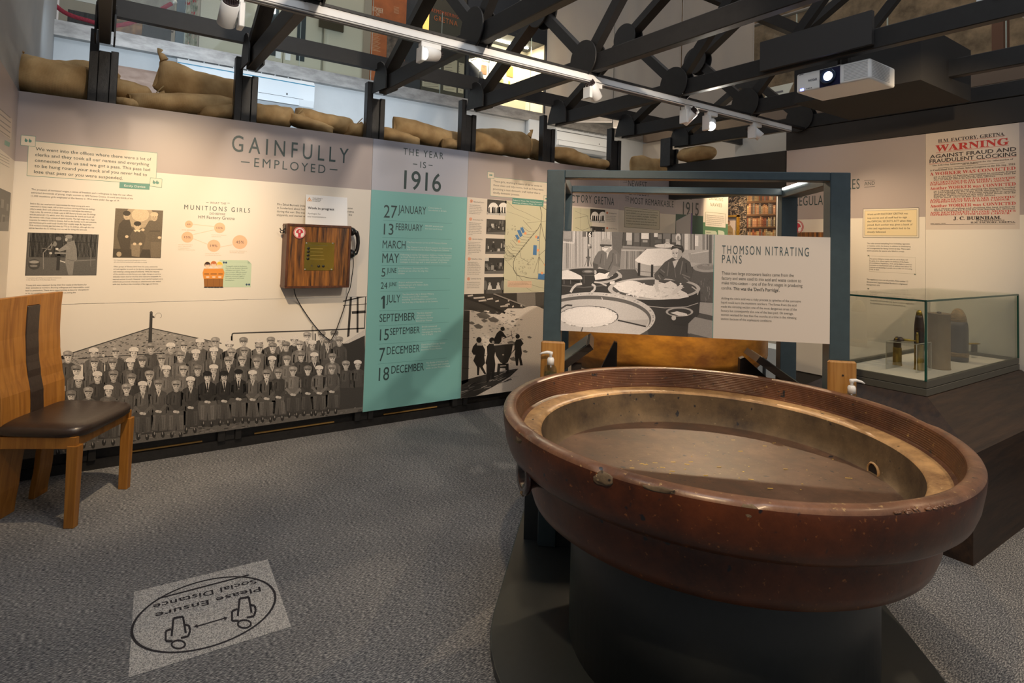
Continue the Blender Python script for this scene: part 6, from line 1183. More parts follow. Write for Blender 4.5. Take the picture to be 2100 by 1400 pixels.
obj('laminated_sheet', MB().prism(n4, nn * .001), M('laminated_paper', (.80, .81, .83), .12, coat=.6), nt_)
NP = Plane(n4[3] + nn * .001, n4[2] - n4[3], nn); q = Pr(NP, .0003).zoom(560, 380, 5.835)
q.text('Work in progress', 415, 281, 730, 299, 27, (.03, .03, .035), .025, res=3); q.text('Apologies for', 414, 344, 572, 353, 19, (.12, .12, .13)); q.text('any inconvenience', 412, 380, 633, 390, 19, (.12, .12, .13))
for i, t in enumerate(('THE DEVIL\'S', 'PORRIDGE', 'MUSEUM')): q.text(t, 472, 158 + i * 18, (590, 575, 560)[i], 165 + i * 18, 13, (.08, .08, .09))
q.poly([(434, 140), (464, 190), (406, 188)], (.62, .23, .03), 2); q.poly([(434, 155), (453, 184), (416, 183)], (.8, .78, .74), 4); q.poly([(434, 163), (444, 182), (425, 181)], (.62, .23, .03), 6); q.build('lettering', nt_)
# second listening box on the right wall, seen through the frame
y_l = onX(1606, 480, XE - .1).y; b2 = thing('listening_post', 'dark burnt pine listening box on the right wall, seen through the frame', 'listening post', (XE - .06, y_l - .3, 1.1)); zt = onX(1650, 476, XE - .13).z
obj('box', MB().box(XE - .13, XE - .0005, y_l - .46, y_l, zt - .46, zt), WB, b2); cy_, cz_ = y_l - .13, zt + .02
badge(Plane((XE - .128, 0, 0), (0, -1, 0), (-1, 0, 0)), Plane((XE - .13, 0, 0), (0, -1, 0), (-1, 0, 0)).at(1634, 465), .06, b2, False)
# ================================================================== sandbags
BURL = M('burlap', (.40, .245, .095), .95, spec=.1); ntb = BURL.node_tree; tcb = ntb.nodes.new('ShaderNodeTexCoord'); bpb = ntb.nodes.new('ShaderNodeBump'); bpb.inputs['Strength'].default_value = .35; bpb.inputs['Distance'].default_value = .004
nzb = ntb.nodes.new('ShaderNodeTexNoise'); nzb.inputs['Scale'].default_value = 7; nzb.inputs['Detail'].default_value = 4; crb = ntb.nodes.new('ShaderNodeValToRGB'); crb.color_ramp.elements[0].position = .3; crb.color_ramp.elements[1].position = .7; crb.color_ramp.elements[0].color = (.36, .225, .10, 1); crb.color_ramp.elements[1].color = (.62, .43, .22, 1)
wv = ntb.nodes.new('ShaderNodeTexWave'); wv.inputs['Scale'].default_value = 90; wv.bands_direction = 'Z'; wv2 = ntb.nodes.new('ShaderNodeTexWave'); wv2.inputs['Scale'].default_value = 90; wv2.bands_direction = 'X'; ad = ntb.nodes.new('ShaderNodeMath')
for a, b in ((tcb.outputs['Object'], nzb.inputs['Vector']), (tcb.outputs['Object'], wv.inputs['Vector']), (tcb.outputs['Object'], wv2.inputs['Vector']), (nzb.outputs[0], crb.inputs[0]), (crb.outputs[0], ntb.nodes['Principled BSDF'].inputs['Base Color']), (wv.outputs['Fac'], ad.inputs[0]), (wv2.outputs['Fac'], ad.inputs[1]), (ad.outputs[0], bpb.inputs['Height']), (bpb.outputs[0], ntb.nodes['Principled BSDF'].inputs['Normal'])): ntb.links.new(a, b)
SEAMM = M('burlap_seam', (.19, .105, .035), .95)
def hsh(a, b, c): return math.sin(a * 12.9 + b * 78.2 + c * 37.7)
def sandbag(x0, y0, x1, y1, Y, label, rot=0, seed=0, knot=0, ear=0, dep=.30, fat=3.2, sag=.0):
    """pillow of cloth filling the photo box x0..x1, y0..y1 at distance Y"""
    a, b = onY(x0, (y0 + y1) / 2, Y), onY(x1, (y0 + y1) / 2, Y); t_, u_ = onY((x0 + x1) / 2, y0, Y), onY((x0 + x1) / 2, y1, Y)
    L, Hh = (b.x - a.x), (t_.z - u_.z); c = Vector(((a.x + b.x) / 2, Y, (t_.z + u_.z) / 2)); r_ = random.Random(seed + 100)
    ph = [r_.uniform(0, 6.28) for _ in range(6)]; rows = []; NU, NV = 40, 36
    cr_, sr_ = math.cos(rot), math.sin(rot); Hh2 = max(.08, Hh - abs(sr_) * L * .72)
    def P(u, v):
        e = (1 - abs(u) ** fat) ** (1 / 2); x = u * L / 2 * (1 + .02 * math.sin(3 * v + ph[0]))
        cz, sz = math.cos(v), math.sin(v); p = 2.4; s_ = (abs(cz) ** p + abs(sz) ** p) ** (-1 / p)
        kt = max(0, (abs(u) - .72) / .28) ** 2 if knot and u * knot > 0 else 0
        y = cz * s_ * dep / 2 * (.07 + .93 * e); z = sz * s_ * Hh2 / 2 * (.74 + .26 * e) * (1 - .72 * kt)
        w = .030 * math.sin(5 * u + ph[1] + 1.5 * v) + .022 * math.sin(9 * u - 2 * v + ph[2]) + .012 * math.sin(17 * u + 5 * v + ph[3]) + .014 * math.sin(3 * v + 6 * u + ph[4])
        pinch = .02 * (abs(u) ** 6) * math.sin(9 * v + ph[5])
        y *= 1 + w + pinch; z *= 1 + w + pinch; z -= sag * Hh * (u * u); z += .07 * Hh2 * math.sin(2.2 * u + ph[2]); x += L * .03 * (abs(u) ** 5) * math.copysign(1, u) * (abs(sz) ** 3)
        return c + Vector((x * cr_ + z * sr_ * -1, y, x * sr_ + z * cr_))
    for i in range(NU + 1): u = -0.995 + 1.99 * i / NU; rows.append([P(u, 2 * math.pi * k / NV) for k in range(NV)])
    th = thing('sandbag', label, 'sandbag', tuple(c - Vector((0, 0, Hh / 2))), 'sandbags along the top of the boards')
    mb = MB().grid(rows, close=True); mb.face(rows[0][::-1]); mb.face(rows[-1]); obj('sack', mb, BURL, th)
    obj('seam', MB().tube([P(-.97 + 1.94 * i / 30, math.pi * 1.62 if seed % 2 else math.pi * 1.45) + Vector((0, -.003, 0)) for i in range(31)], .005, 6), SEAMM, th)
    if ear:
        e0 = P(ear * .93, math.pi * .55); obj('corner_tuft', MB().tube([e0, e0 + Vector((ear * .02, 0, .035)), e0 + Vector((ear * .035, 0, .05)), e0 + Vector((ear * .03, 0, .075))], [.03, .02, .012, .02], 8), BURL, th)
    if knot:
        k0 = P(knot * .99, 0); k0.y = Y; d = Vector((knot, 0, .25))
        obj('tied_neck', MB().tube([k0 - d * .05, k0, k0 + d * .03, k0 + d * .06, k0 + d * .085], [.055, .030, .022, .036, .045], 12), BURL, th)
        obj('string', MB().tube([k0 + d * .03 + Vector((0, .024 * math.cos(t), .024 * math.sin(t))) for t in [k * .6 for k in range(12)]] + [k0 + d * .03 + Vector((.0, -.03, .03)), k0 + d * .07 + Vector((0, -.04, .07))], .004, 6), M('twine', (.40, .30, .15), .9), th)
    return th
SB = ((25, 116, 196, 214, 4.62, 'big sandbag slumped over the panel edge beside the grey side wall', -.20, 1, 0, -1, .34), (100, 128, 242, 205, 4.98, 'sandbag lying behind the first one beside the corner', -.06, 2), (196, 158, 312, 212, 4.80, 'sandbag with a tied end right of the first post', -.18, 3, 1),
      (234, 204, 300, 226, 4.66, 'low sandbag squeezed under the tied one right of the first post', 0, 4, 0, 0, .22), (322, 136, 500, 226, 4.95, 'tall sandbag with a peaked corner behind the folded one', -.16, 5, 0, -1), (268, 188, 482, 242, 4.64, 'folded sandbag lying across in front of the peaked one', .08, 6, 0, 0, .30),
      (405, 212, 492, 248, 4.58, 'small bulging sandbag left of the second post', .1, 7, 0, 0, .2), (512, 214, 600, 262, 4.66, 'rounded sandbag right of the second post', -.05, 8, 1, 0, .30), (590, 240, 682, 273, 4.58, 'flattened sandbag with stitched edge under the string tied one', -.16, 9, 0, 0, .24),
      (606, 228, 724, 274, 4.78, 'sandbag tied with string at its right end over the word FULLY', -.10, 10, 1), (708, 254, 772, 284, 4.72, 'low sandbag just left of the third post', 0, 11, 0, 0, .26), (778, 266, 858, 304, 4.62, 'crumpled sandbag right of the third post', -.12, 12, 0, 0, .24),
      (806, 250, 948, 302, 4.80, 'long bulging sandbag above the words THE YEAR', -.10, 13), (908, 286, 952, 310, 4.62, 'small sandbag tucked against the fourth post', 0, 14, 0, 0, .2), (972, 266, 1084, 322, 4.66, 'square sandbag with an upright right corner, right of the fourth post', -.04, 15, 0, 1, .30),
      (1076, 286, 1124, 326, 4.85, 'sandbag left of the fifth post', -.05, 16), (1136, 306, 1206, 344, 4.66, 'sandbag right of the fifth post', -.12, 17), (1190, 326, 1260, 352, 4.62, 'low flat sandbag between the fifth and sixth posts', -.05, 18), (1298, 320, 1372, 378, 4.80, 'sandbag right of the sixth post, at the doorway corner', .02, 19, 0, 1))
for a in SB: sandbag(*a[:6], *a[6:])
def bag_on_header():
    th = sandbag(1392, 308, 1466, 338, 3.98, 'sandbag lying on top of the doorway header under the glaring spotlight', .02, 20, 0, 0, .26); return th
c1, c2 = onX(1392, 330, XE + .06), onX(1466, 330, XE + .06); th = thing('sandbag', 'sandbag lying on top of the doorway header under the glaring spotlight', 'sandbag', tuple(c2), 'sandbags along the top of the boards')
rows = []
for i in range(29):
    u = -.99 + 1.98 * i / 28; e = (1 - abs(u) ** 2.4) ** .5; rows.append([Vector((XE + .06 + math.cos(v) * .11 * (.2 + .8 * e), (c1.y + c2.y) / 2 - u * (c1.y - c2.y) / 2, 2.42 + .09 * (1 + .06 * math.sin(7 * u)) + math.sin(v) * .088 * (.2 + .8 * e) * (1 + .04 * math.sin(6 * u + 2 * v)))) for v in [2 * math.pi * k / 28 for k in range(28)]])
mb = MB().grid(rows, close=True); mb.face(rows[0][::-1]); mb.face(rows[-1]); obj('sack', mb, BURL, th)
# ================================================================== walkway and upstairs, behind the boards
ACW = M('air_unit_white', (.70, .74, .77), .35); BLUE = M('blue_strip', (.02, .22, .36), .3); DGR = M('dark_grille', (.05, .055, .06), .6)
def aircon(x0, x1, z0, z1, label, stripe):
    Y0_, Y1_ = 6.56, 6.795; t = thing('air_conditioner', label, 'air conditioner', ((x0 + x1) / 2, 6.7, z0), 'wall air conditioners')
    pf = [(Y1_, z0), (Y0_ + .06, z0), (Y0_ + .012, z0 + .05), (Y0_, z0 + .12), (Y0_, z1 - .055), (Y0_ + .03, z1 - .012), (Y0_ + .06, z1), (Y1_, z1)]
    obj('casing', MB().prism([(x0, y, z) for y, z in pf], (x1 - x0, 0, 0)), ACW, t, bevel=.004, seg=2)
    obj('accent_strip', MB().box(x0 + .004, x1 - .004, Y0_ - .0015, Y0_ + .004, z1 - .062, z1 - .052), BLUE if stripe else DGR, t)
    obj('flap', MB().box(x0 + .03, x1 - .16, Y0_ - .003, Y0_ + .004, z0 + .05, z0 + .115), ACW, t, bevel=.002, seg=1)
    obj('panel_gap', MB().box(x0 + .01, x1 - .12, Y0_ - .001, Y0_ + .003, z0 + .122, z0 + .126), DGR, t)
    g = MB().box(x0 + .10, x1 - .14, Y0_ + .05, Y1_ - .03, z1 - .004, z1 + .001); obj('top_inlet', g, DGR, t)
    rb = MB()
    for i in range(9): x = x0 + .10 + i * (x1 - x0 - .24) / 8; rb.box(x - .004, x + .004, Y0_ + .045, Y1_ - .03, z1 - .002, z1 + .006)
    for y in (Y0_ + .07, Y0_ + .11, Y0_ + .15): rb.box(x0 + .10, x1 - .14, y - .003, y + .003, z1 - .002, z1 + .005)
    obj('inlet_ribs', rb, ACW, t); obj('badge_mark', MB().box(x1 - .30, x1 - .285, Y0_ - .0015, Y0_, z0 + .145, z0 + .165), DGR, t)
aircon(.52, 1.85, 2.86, 3.205, 'white wall air conditioner with a blue strip under the walkway edge, upper left', 1)
aircon(5.30, 6.42, 2.88, 3.19, 'white wall air conditioner with a black diamond grille between the fifth and sixth posts', 0)
tag(obj('wood_effect_board', MB().obox((.02, 6.60, 2.62), (.40, 0, 0), (0, .16, .45), (0, .012, -.004)), oak('pale_wood_print', (.50, .36, .29), (.33, .22, .17), (2.5, 8, 8)), origin=(.2, 6.6, 2.62)), 'pale wood grain board leaning behind the sandbags against the white wall', 'board')
sup = MB().box(.0, .46, 6.55, 6.79, 2.60, 2.62); sup.box(.02, .06, 6.56, 6.78, 0, 2.60); sup.box(.40, .44, 6.56, 6.78, 0, 2.60)
tag(obj('back_shelf', sup, ACW, origin=(.2, 6.6, 2.6)), 'pale shelf behind the sandbags carrying the wood grain board', 'shelf')
wb = onY(1098, 262, 6.7); tag(obj('pipe_cover', MB().box(wb.x - .12, wb.x + .14, 6.70, 6.798, wb.z - .28, wb.z + .12), ACW, bevel=.03, seg=3, origin=(wb.x, 6.75, wb.z)), 'white pipe cover box on the back wall left of the grille unit', 'cover')
# glass balustrade panes
BG = glass_mat('balustrade_glass', (.95, .97, .96), .05, .10); ED = M('glass_edge', (.42, .50, .47), .2)
xs = [XW + .02, .60, 1.75, 2.60, 3.55, 4.30, 5.02]
for a, b, lab in zip(xs, xs[1:], ('glass balustrade pane above the red rope, by the grey wall', 'glass balustrade pane before the floral cloth', 'glass balustrade pane before the cream double doors', 'glass balustrade pane before the orange display board', 'glass balustrade pane before the dark lettered board', 'glass balustrade pane before the lit uniform case')):
    t = thing('balustrade_pane', lab, 'balustrade', ((a + b) / 2, 6.86, 3.386), 'glass panes along the walkway edge')
    obj('glass', MB().box(a + .004, b - .004, 6.852, 6.860, 3.386, 4.50), BG, t); obj('pane_edge', MB().box(b - .006, b - .003, 6.850, 6.862, 3.386, 4.50), ED, t)
def flat(name, label, cat, x0, x1, z0, z1, Y, mat, th=.03, group=None):
    return tag(obj(name, MB().box(x0, x1, Y, Y + th, z0, z1), mat, origin=((x0 + x1) / 2, Y, z0)), label, cat, group)
CRM = M('cream_door_paint', (.52, .49, .39), .5); DGL = M('dark_door_glass', (.03, .04, .045), .15)
UP = Plane((0, 7.30, 0), (1, 0, 0), (0, -1, 0))
def upx(x, y): return UP.at(x, y)
# cream wall with double doors
struct('wall_upper_front', MB().box(.78, 2.62, 7.34, 7.42, 3.37, 5.4), CRM)
dr = thing('double_door', 'cream double doors with narrow dark windows upstairs beyond the glass', 'door', (1.9, 7.32, 3.37))
xa, _ = upx(535, 60); xb, _ = upx(583, 60); xc, _ = upx(662, 60)
for k, (p, r_) in enumerate(((xa, xb), (xb, xc))):
    lf = obj('door_leaf', MB().box(p + .004, r_ - .004, 7.305, 7.345, 3.375, 5.3), CRM, dr, bevel=.004, seg=1)
    wx = r_ - .17 if k == 0 else p + .15; obj('door_window', MB().box(wx, wx + .10, 7.301, 7.304, 3.62, 4.9), DGL, lf)
    px_ = r_ - .085 if k == 0 else p + .025; obj('push_plate', MB().box(px_, px_ + .06, 7.300, 7.304, 3.60, 3.86), WMET, lf)
obj('lock', MB().disc((xb + .045, 7.30, 3.50), (0, 1, 0), .024, .012, 20), M('bright_steel', (.6, .6, .58), .3, 1), dr)
cab = thing('cream_cabinet', 'cream curved cabinet carrying a bronze plaque, upstairs right of the double doors', 'cabinet', (2.3, 7.25, 3.375))
x0c, _ = upx(664, 60); x1c, _ = upx(745, 60)
obj('cabinet_body', MB().box(x0c, x1c, 7.24, 7.335, 3.375, 5.2), CRM, cab, bevel=.05, seg=4)
z_ = [UP.at(651, 36), UP.at(700, 70)]; pq = tag(obj('bronze_plaque', MB().box(z_[0][0], z_[1][0], 7.215, 7.238, z_[1][1], z_[0][1]), M('dark_bronze', (.055, .042, .022), .35, .6), origin=(z_[0][0], 7.22, z_[1][1])), 'dark bronze plaque on the cream upstairs cabinet', 'plaque')
lm = UP.at(554, 14); flat('wall_light', 'small bright square light seen above the cream doors', 'light', lm[0] - .07, lm[0] + .06, lm[1] - .07, lm[1] + .07, 7.28, M('bright_panel', (1, 1, 1), emit=((1, .98, .95), 5)), .02)
# orange boards
OB = M('orange_board', (.40, .105, .025), .5, var=.25, scale=3); PH = M('brown_photo_board', (.12, .085, .065), .6, var=.6, scale=9)
x0o, _ = upx(757, 60); xm, _ = upx(787, 100); x1o, _ = upx(826, 60)
ob = thing('display_board', 'tall orange exhibition board headed BOMBER upstairs', 'board', ((x0o + x1o) / 2, 7.2, 3.375))
obj('board', MB().box(x0o, x1o, 7.20, 7.23, 3.375, 5.3), OB, ob)
za = UP.at(790, 70)[1]; obj('photo_strip', MB().box(xm, x1o - .005, 7.196, 7.20, 3.38, za), PH, ob)
q = Pr(Plane((0, 7.195, 0), (1, 0, 0), (0, -1, 0)), .0005).zoom(700, 0, 5); q.text('BOMBER', 320, 112, 428, 130, 50, (.75, .62, .45), 0, 1.1); q.text('ON', 352, 158, 390, 164, 34, (.75, .62, .45))
for i in range(16): q.line([(300, 300 + i * 14), (400 - (i % 3) * 12, 318 + i * 14)], 4, (.62, .36, .2), 2)
for i in range(6): q.line([(538, 70 + i * 12), (590, 80 + i * 12)], 4, (.62, .36, .2), 2)
q.build('lettering', ob)
dk = M('dark_exhibit_wall', (.022, .026, .034), .6)
x2, _ = upx(862, 60); x3, _ = upx(952, 60)
flat('dark_partition', 'dark blue grey partition right of the orange board upstairs', 'partition', x1o + .01, x2, 3.375, 5.3, 7.25, dk, .05)
db = thing('display_board', 'dark display board lettered REMEMBERING GRETNA upstairs', 'board', ((x2 + x3) / 2, 7.2, 3.375))
obj('board', MB().box(x2 + .01, x3, 7.25, 7.29, 3.375, 5.3), M('olive_black_board', (.050, .045, .030), .6), db)
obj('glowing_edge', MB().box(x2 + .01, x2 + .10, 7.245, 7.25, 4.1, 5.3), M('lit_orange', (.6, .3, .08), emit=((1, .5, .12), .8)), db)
q = Pr(Plane((0, 7.245, 0), (1, 0, 0), (0, -1, 0)), .0005).zoom(700, 0, 5); q.text('REMEMBERING', 925, 118, 1200, 190, 36, (.50, .10, .03), 0, 1.25); q.text('GRETNA', 950, 205, 1190, 245, 52, (.50, .13, .03), 0, 1.25)
for (a, b, c, d) in ((838, 600, 1012, 920), (1055, 590, 1178, 950), (1205, 640, 1250, 960)):
    q.rect(a, b, c, d, (.42, .38, .28), 1)
    for i in range(12): y = b + 18 + i * (d - b - 30) / 12; q.line([(a + 10, y), (c - 12 - (i * 37 % 40), y + 3)], 4, (.12, .1, .08), 2)
q.build('lettering', db)
# lit case with uniform
cA, cB = UP.at(955, 200)[0], UP.at(1112, 200)[0]
lc_ = thing('uniform_case', 'lit display case upstairs with a dark uniform and papers pinned on its cream back', 'display case', ((cA + cB) / 2, 7.4, 3.375))
CI = M('case_cream', (.66, .60, .47), .7)
cs = MB().box(cA, cB, 7.72, 7.74, 3.40, 4.62); cs.box(cA, cB, 7.26, 7.74, 3.375, 3.40); cs.box(cB - .02, cB, 7.26, 7.72, 3.40, 4.62)
obj('case_interior', cs, CI, lc_)
cf = MB().box(cA - .04, cA, 7.24, 7.74, 3.375, 5.2); cf.box(cB, cB + .16, 7.24, 7.74, 3.375, 5.2); cf.box(cA, cB, 7.24, 7.74, 4.62, 5.2); obj('case_frame', cf, dk, lc_)
obj('strip_lamp', MB().box(cA + .15, cB - .15, 7.50, 7.53, 4.60, 4.615), M('strip_lamp', (1, 1, 1), emit=((1, .92, .75), 18)), lc_)
for i in range(2): area('case_lamp', (cA + (cB - cA) * (.3 + .4 * i), 7.5, 4.58), (cA + (cB - cA) * (.3 + .4 * i), 7.55, 3.4), .3, 9, (1, .88, .66), .1)
q = Pr(Plane((0, 7.715, 0), (1, 0, 0), (0, -1, 0)), .001).zoom(700, 0, 5)
for a, b, c, d, col in ((1435, 660, 1490, 765, (.42, .14, .07)), (1640, 690, 1668, 765, (.30, .40, .36)), (1695, 668, 1760, 795, (.55, .22, .06)), (1605, 795, 1660, 875, (.36, .36, .18)), (1712, 830, 1730, 885, (.30, .34, .10)), (1430, 595, 1535, 640, (.40, .44, .40))):
    q.rect(a, b, c, d, col, 1); q.line([(a + 8, b + 16), (c - 8, b + 18)], 8, tuple(v * .3 for v in col), 2); q.line([(a + 12, b + 34), (c - 12, b + 36)], 5, tuple(v * .4 for v in col), 2)
q.build('pinned_papers', lc_)
uc = UP.at(966, 160); ux = uc[0] + .03
un = thing('uniform', 'dark blue police style tunic and cap on a stand inside the lit upstairs case', 'uniform', (ux, 7.48, 3.40))
NAVY = M('navy_serge', (.020, .022, .035), .9)
rows = []
for z, w, d in ((3.402, .20, .12), (3.6, .19, .12), (3.78, .18, .115), (3.95, .215, .125), (4.05, .205, .12), (4.11, .12, .08), (4.14, .07, .065)): rows.append([Vector((ux + w * math.cos(t), 7.48 + d * math.sin(t), z)) for t in [2 * math.pi * k / 28 for k in range(28)]])
mb = MB().grid(rows, close=True); mb.face(rows[-1]); mb.tube([(ux - .2, 7.48, 4.03), (ux - .25, 7.46, 3.85), (ux - .24, 7.44, 3.55)], [.06, .055, .05], 12).tube([(ux + .2, 7.48, 4.03), (ux + .25, 7.46, 3.85), (ux + .24, 7.44, 3.55)], [.06, .055, .05], 12); obj('tunic', mb, NAVY, un)
obj('cap', MB().lathe([(.13, 0), (.14, .01), (.11, .02), (.105, .07), (.08, .10), (.001, .11)], (ux, 7.48, 4.24), 28), NAVY, un); obj('chin_strap', MB().tube([(ux - .10, 7.38, 4.245), (ux - .08, 7.37, 4.18), (ux, 7.36, 4.145), (ux + .08, 7.37, 4.18), (ux + .10, 7.38, 4.245)], .005, 6), NAVY, un); obj('neck_stand', MB().lathe([(.02, 0), (.02, .26)], (ux, 7.48, 4.0), 12), dk, un)
flat('orange_pillar', 'glowing orange wooden pillar right of the lit upstairs case', 'pillar', cB + .17, cB + .42, 3.375, 4.9, 7.2, M('orange_wood', (.42, .20, .035), .45, var=.4, scale=3, stretch=(6, 6, 1)), .1)
# left end: rope barrier, text card and dark exhibits
rp = [onY(x, y, 6.93) for x, y in ((98, -6), (107, 5), (130, 24), (155, 35), (180, 42), (205, 50), (228, 53), (250, 51), (270, 46), (290, 39), (310, 29), (330, 19), (352, 7))]
rb_ = thing('barrier_rope', 'red barrier rope sagging behind the glass at the upper left', 'rope', tuple(rp[6])); obj('rope', MB().tube(cat(rp, 4), .020, 10), M('red_rope', (.32, .022, .045), .85, var=.3, scale=60, bump=.4), rb_); obj('rope_end', MB().tube([rp[-1], rp[-1] + (rp[-1] - rp[-2]).normalized() * .05], .022, 12), M('bright_steel', (.6, .6, .58), .3, 1), rb_)
flat('dark_plinth', 'dark ribbed exhibit base upstairs behind the red rope', 'plinth', -.40, .52, 3.372, 3.74, 7.5, M('dark_ribbed', (.045, .042, .045), .7, var=.4, scale=4, stretch=(30, 1, 1)), .4)
flat('stone_relief', 'pale stone coloured exhibit board upstairs behind the red rope', 'board', .10, .55, 3.76, 4.6, 7.6, M('pale_stone', (.36, .33, .28), .8, var=.35, scale=4), .06)
flat('text_card', 'white text card on a dark stand at the upper left', 'card', -.36, -.16, 3.80, 4.3, 7.35, M('card_white', (.68, .66, .62), .6), .01, 'text cards upstairs'); flat('text_card', 'narrower white text card right of the first, at the upper left', 'card', -.11, .02, 3.78, 4.3, 7.35, M('card_white'), .01, 'text cards upstairs')
flat('cluttered_shelf', 'shelf of brown and orange small exhibits upstairs left of the pale stone board', 'shelf', -.02, .24, 3.40, 3.72, 7.30, M('cluttered', (.36, .16, .06), .6, var=.9, scale=11, dark=(.03, .025, .02)), .1)
x0f = UP.at(372, 60)[0]; flat('slate_post', 'slate blue upright post left of the floral cloth upstairs', 'post', x0f - .06, x0f + .02, 3.372, 4.6, 7.22, M('slate_blue', (.06, .09, .11), .5), .05)
FLR = M('floral_cloth', (.52, .47, .36), .9, var=.6, scale=16, dark=(.10, .12, .07)); ntf = FLR.node_tree; vo = ntf.nodes.new('ShaderNodeTexVoronoi'); vo.inputs['Scale'].default_value = 13; crf = ntf.nodes.new('ShaderNodeValToRGB'); crf.color_ramp.elements[0].position = .22; crf.color_ramp.elements[0].color = (1, 1, 1, 1); crf.color_ramp.elements[1].position = .3; crf.color_ramp.elements[1].color = (0, 0, 0, 1); mxf = ntf.nodes.new('ShaderNodeMix'); mxf.data_type = 'RGBA'; mxf.inputs[7].default_value = (.45, .03, .03, 1); bsdf = ntf.nodes['Principled BSDF']; src = bsdf.inputs['Base Color'].links[0].from_socket; tcf = ntf.nodes.new('ShaderNodeTexCoord')
for a, b in ((tcf.outputs['Object'], vo.inputs['Vector']), (vo.outputs['Distance'], crf.inputs[0]), (crf.outputs[0], mxf.inputs[0]), (src, mxf.inputs[6]), (mxf.outputs[2], bsdf.inputs['Base Color'])): ntf.links.new(a, b)
fa, fb = UP.at(378, 60)[0], UP.at(404, 60)[0]; rows = []
for i in range(13): z = 3.375 + i * .09; rows.append([Vector((fa + (fb - fa) * (k / 16) * (1.12 - .02 * i) - .01, 7.24 + .025 * math.sin(k * 1.9 + i * .1), z)) for k in range(17)])
rows2 = [[p + Vector((0, .012, 0)) for p in r] for r in rows]; mb = MB(); mb.grid(rows); mb.grid(rows2)
tag(obj('floral_cloth', mb, FLR, origin=(fa, 7.24, 3.375)), 'hanging floral patterned cloth upstairs left of the cream doors', 'cloth')
# translucent banners hung across the corner
BNM = bpy.data.materials.new('gauze'); BNM.use_nodes = True; ntg = BNM.node_tree; pb = ntg.nodes['Principled BSDF']; pb.inputs['Base Color'].default_value = (.54, .49, .44, 1); pb.inputs['Roughness'].default_value = .9; tr_ = ntg.nodes.new('ShaderNodeBsdfTransparent'); mxg = ntg.nodes.new('ShaderNodeMixShader'); mxg.inputs[0].default_value = .80
tl_ = ntg.nodes.new('ShaderNodeBsdfTranslucent'); tl_.inputs[0].default_value = (.54, .49, .44, 1); m2 = ntg.nodes.new('ShaderNodeMixShader'); m2.inputs[0].default_value = .35
ntg.links.new(pb.outputs[0], m2.inputs[1]); ntg.links.new(tl_.outputs[0], m2.inputs[2]); ntg.links.new(tr_.outputs[0], mxg.inputs[1]); ntg.links.new(m2.outputs[0], mxg.inputs[2]); ntg.links.new(mxg.outputs[0], ntg.nodes['Material Output'].inputs[0])
BP0, BP1 = Vector((5.05, 6.60, 0)), Vector((7.12, 4.72, 0)); bdir = (BP1 - BP0).normalized(); bn = Vector((bdir.y, -bdir.x, 0))
BPL = Plane(BP0, bdir, -bn if (-bn).dot(Vector((-1, -1, 0))) > 0 else bn)
for xl, xr, yb, lab in ((1118, 1255, 250, 'translucent pale hanging banner nearest the lit uniform case'), (1258, 1393, 262, 'middle translucent pale hanging banner behind the trusses'), (1397, 1544, 240, 'translucent pale hanging banner nearest the brown stone wall')):
    a, zb = BPL.at(xl, yb); b, _ = BPL.at(xr, yb); rows = []
    for i in range(12): z = zb + (6.4 - zb) * i / 11; rows.append([BPL.P(a + (b - a) * k / 24, z, .012 * math.sin(k * .9 + xl) * math.sin(i * .7 + k * .2)) for k in range(25)])
    t = thing('hanging_banner', lab, 'banner', tuple(BPL.P((a + b) / 2, zb)), 'translucent hanging banners')
    obj('cloth', MB().grid(rows), BNM, t); obj('hem_bar', MB().bar(BPL.P(a, zb), BPL.P(b, zb), .018, .018), M('hem_bar', (.5, .46, .42), .6), t)
    e = MB()
    for s_ in (a, b): e.bar(BPL.P(s_, zb), BPL.P(s_, 6.4), .006, .006, BPL.r)
    obj('hem', e, M('hem_bar'), t)
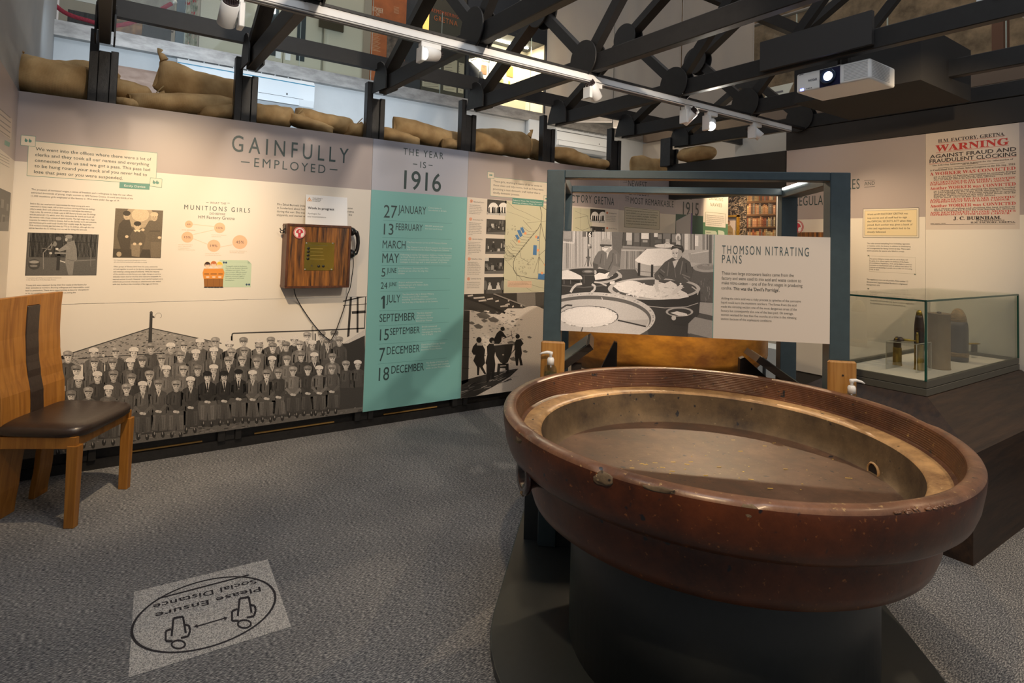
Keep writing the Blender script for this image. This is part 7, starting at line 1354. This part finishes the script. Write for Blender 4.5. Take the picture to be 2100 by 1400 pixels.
# right hand walkway
hr = thing('handrail', 'steel handrail on a glass balustrade at the right hand upper walkway', 'handrail', (7.42, 3.5, 3.5)); obj('rail', MB().tube([(7.42, 1.2, 4.66), (7.42, 5.2, 4.66)], .022, 14), M('satin_steel', (.45, .42, .38), .3, .9), hr)
obj('glass', MB().box(7.415, 7.425, 1.2, 5.2, 3.52, 4.64), BG, hr)
ge_ = MB()
for y in (2.0, 3.1, 4.2): ge_.box(7.410, 7.430, y - .004, y + .004, 3.52, 4.64)
obj('glass_edge', ge_, ED, hr)
s1_, s2_ = onX(1572, 205, 7.6), onX(1621, 170, 7.6)
ws = thing('reading_board', 'white reading board tilted at the right hand walkway edge', 'board', (7.6, s1_.y, 3.5)); obj('board', MB().obox((7.55, s2_.y, s1_.z + .02), (0, s1_.y - s2_.y, 0), (.12, 0, s2_.z - s1_.z), (.008, 0, -.004)), M('card_white'), ws); obj('stand', MB().box(7.62, 7.66, s2_.y + .1, s1_.y - .1, 3.48, s1_.z + .05), dk, ws)
q = Pr(Plane((7.55, 0, s1_.z + .02), (0, -1, 0), Vector((-(s2_.z - s1_.z), 0, .12))), .002); q.line([(1582, 192), (1606, 187)], 4, (.15, .14, .16), 2); q.line([(1582, 198), (1600, 195)], 2, (.2, .2, .2), 2); q.build('printing', ws)
flat('brown_column', 'dark brown column at the upper right corner', 'column', 0, 1, 0, 1, 0, dk) if False else None
cc = onX(2052, 60, 7.9); tag(obj('brown_column', MB().box(7.8, 8.0, cc.y - .05, cc.y + .05, 3.48, 6.5), M('red_brown_wood', (.13, .045, .02), .5), origin=(7.9, cc.y, 3.48)), 'red brown upright column at the upper right corner', 'column')
pa = onX(2040, 100, 7.7); tag(obj('pale_parapet', MB().box(7.68, 7.76, pa.y, 4.0, 3.482, 3.66), M('pale_parapet', (.40, .36, .30), .7), origin=(7.7, 3, 3.482)), 'pale low parapet board along the right hand walkway', 'parapet')
# added pale box standing in for the bright floor and chairs beyond the doorway
o = onX(1597, 735, 6.4); fs = thing('far_backdrop', 'pale bluish bench standing in for the bright room through the gap right of the vat', 'backdrop', (6.1, o.y, 0)); obj('backdrop_box', MB().box(6.05, 6.4, o.y - .5, o.y + .35, .05, o.z + .16), M('pale_blue_backdrop', (.62, .70, .78), .5), fs)
fl_ = MB()
for y in (o.y - .05, o.y + .05): fl_.box(6.02, 6.045, y - .012, y + .012, 0, o.z + .18)
obj('leg', fl_, dk, fs)
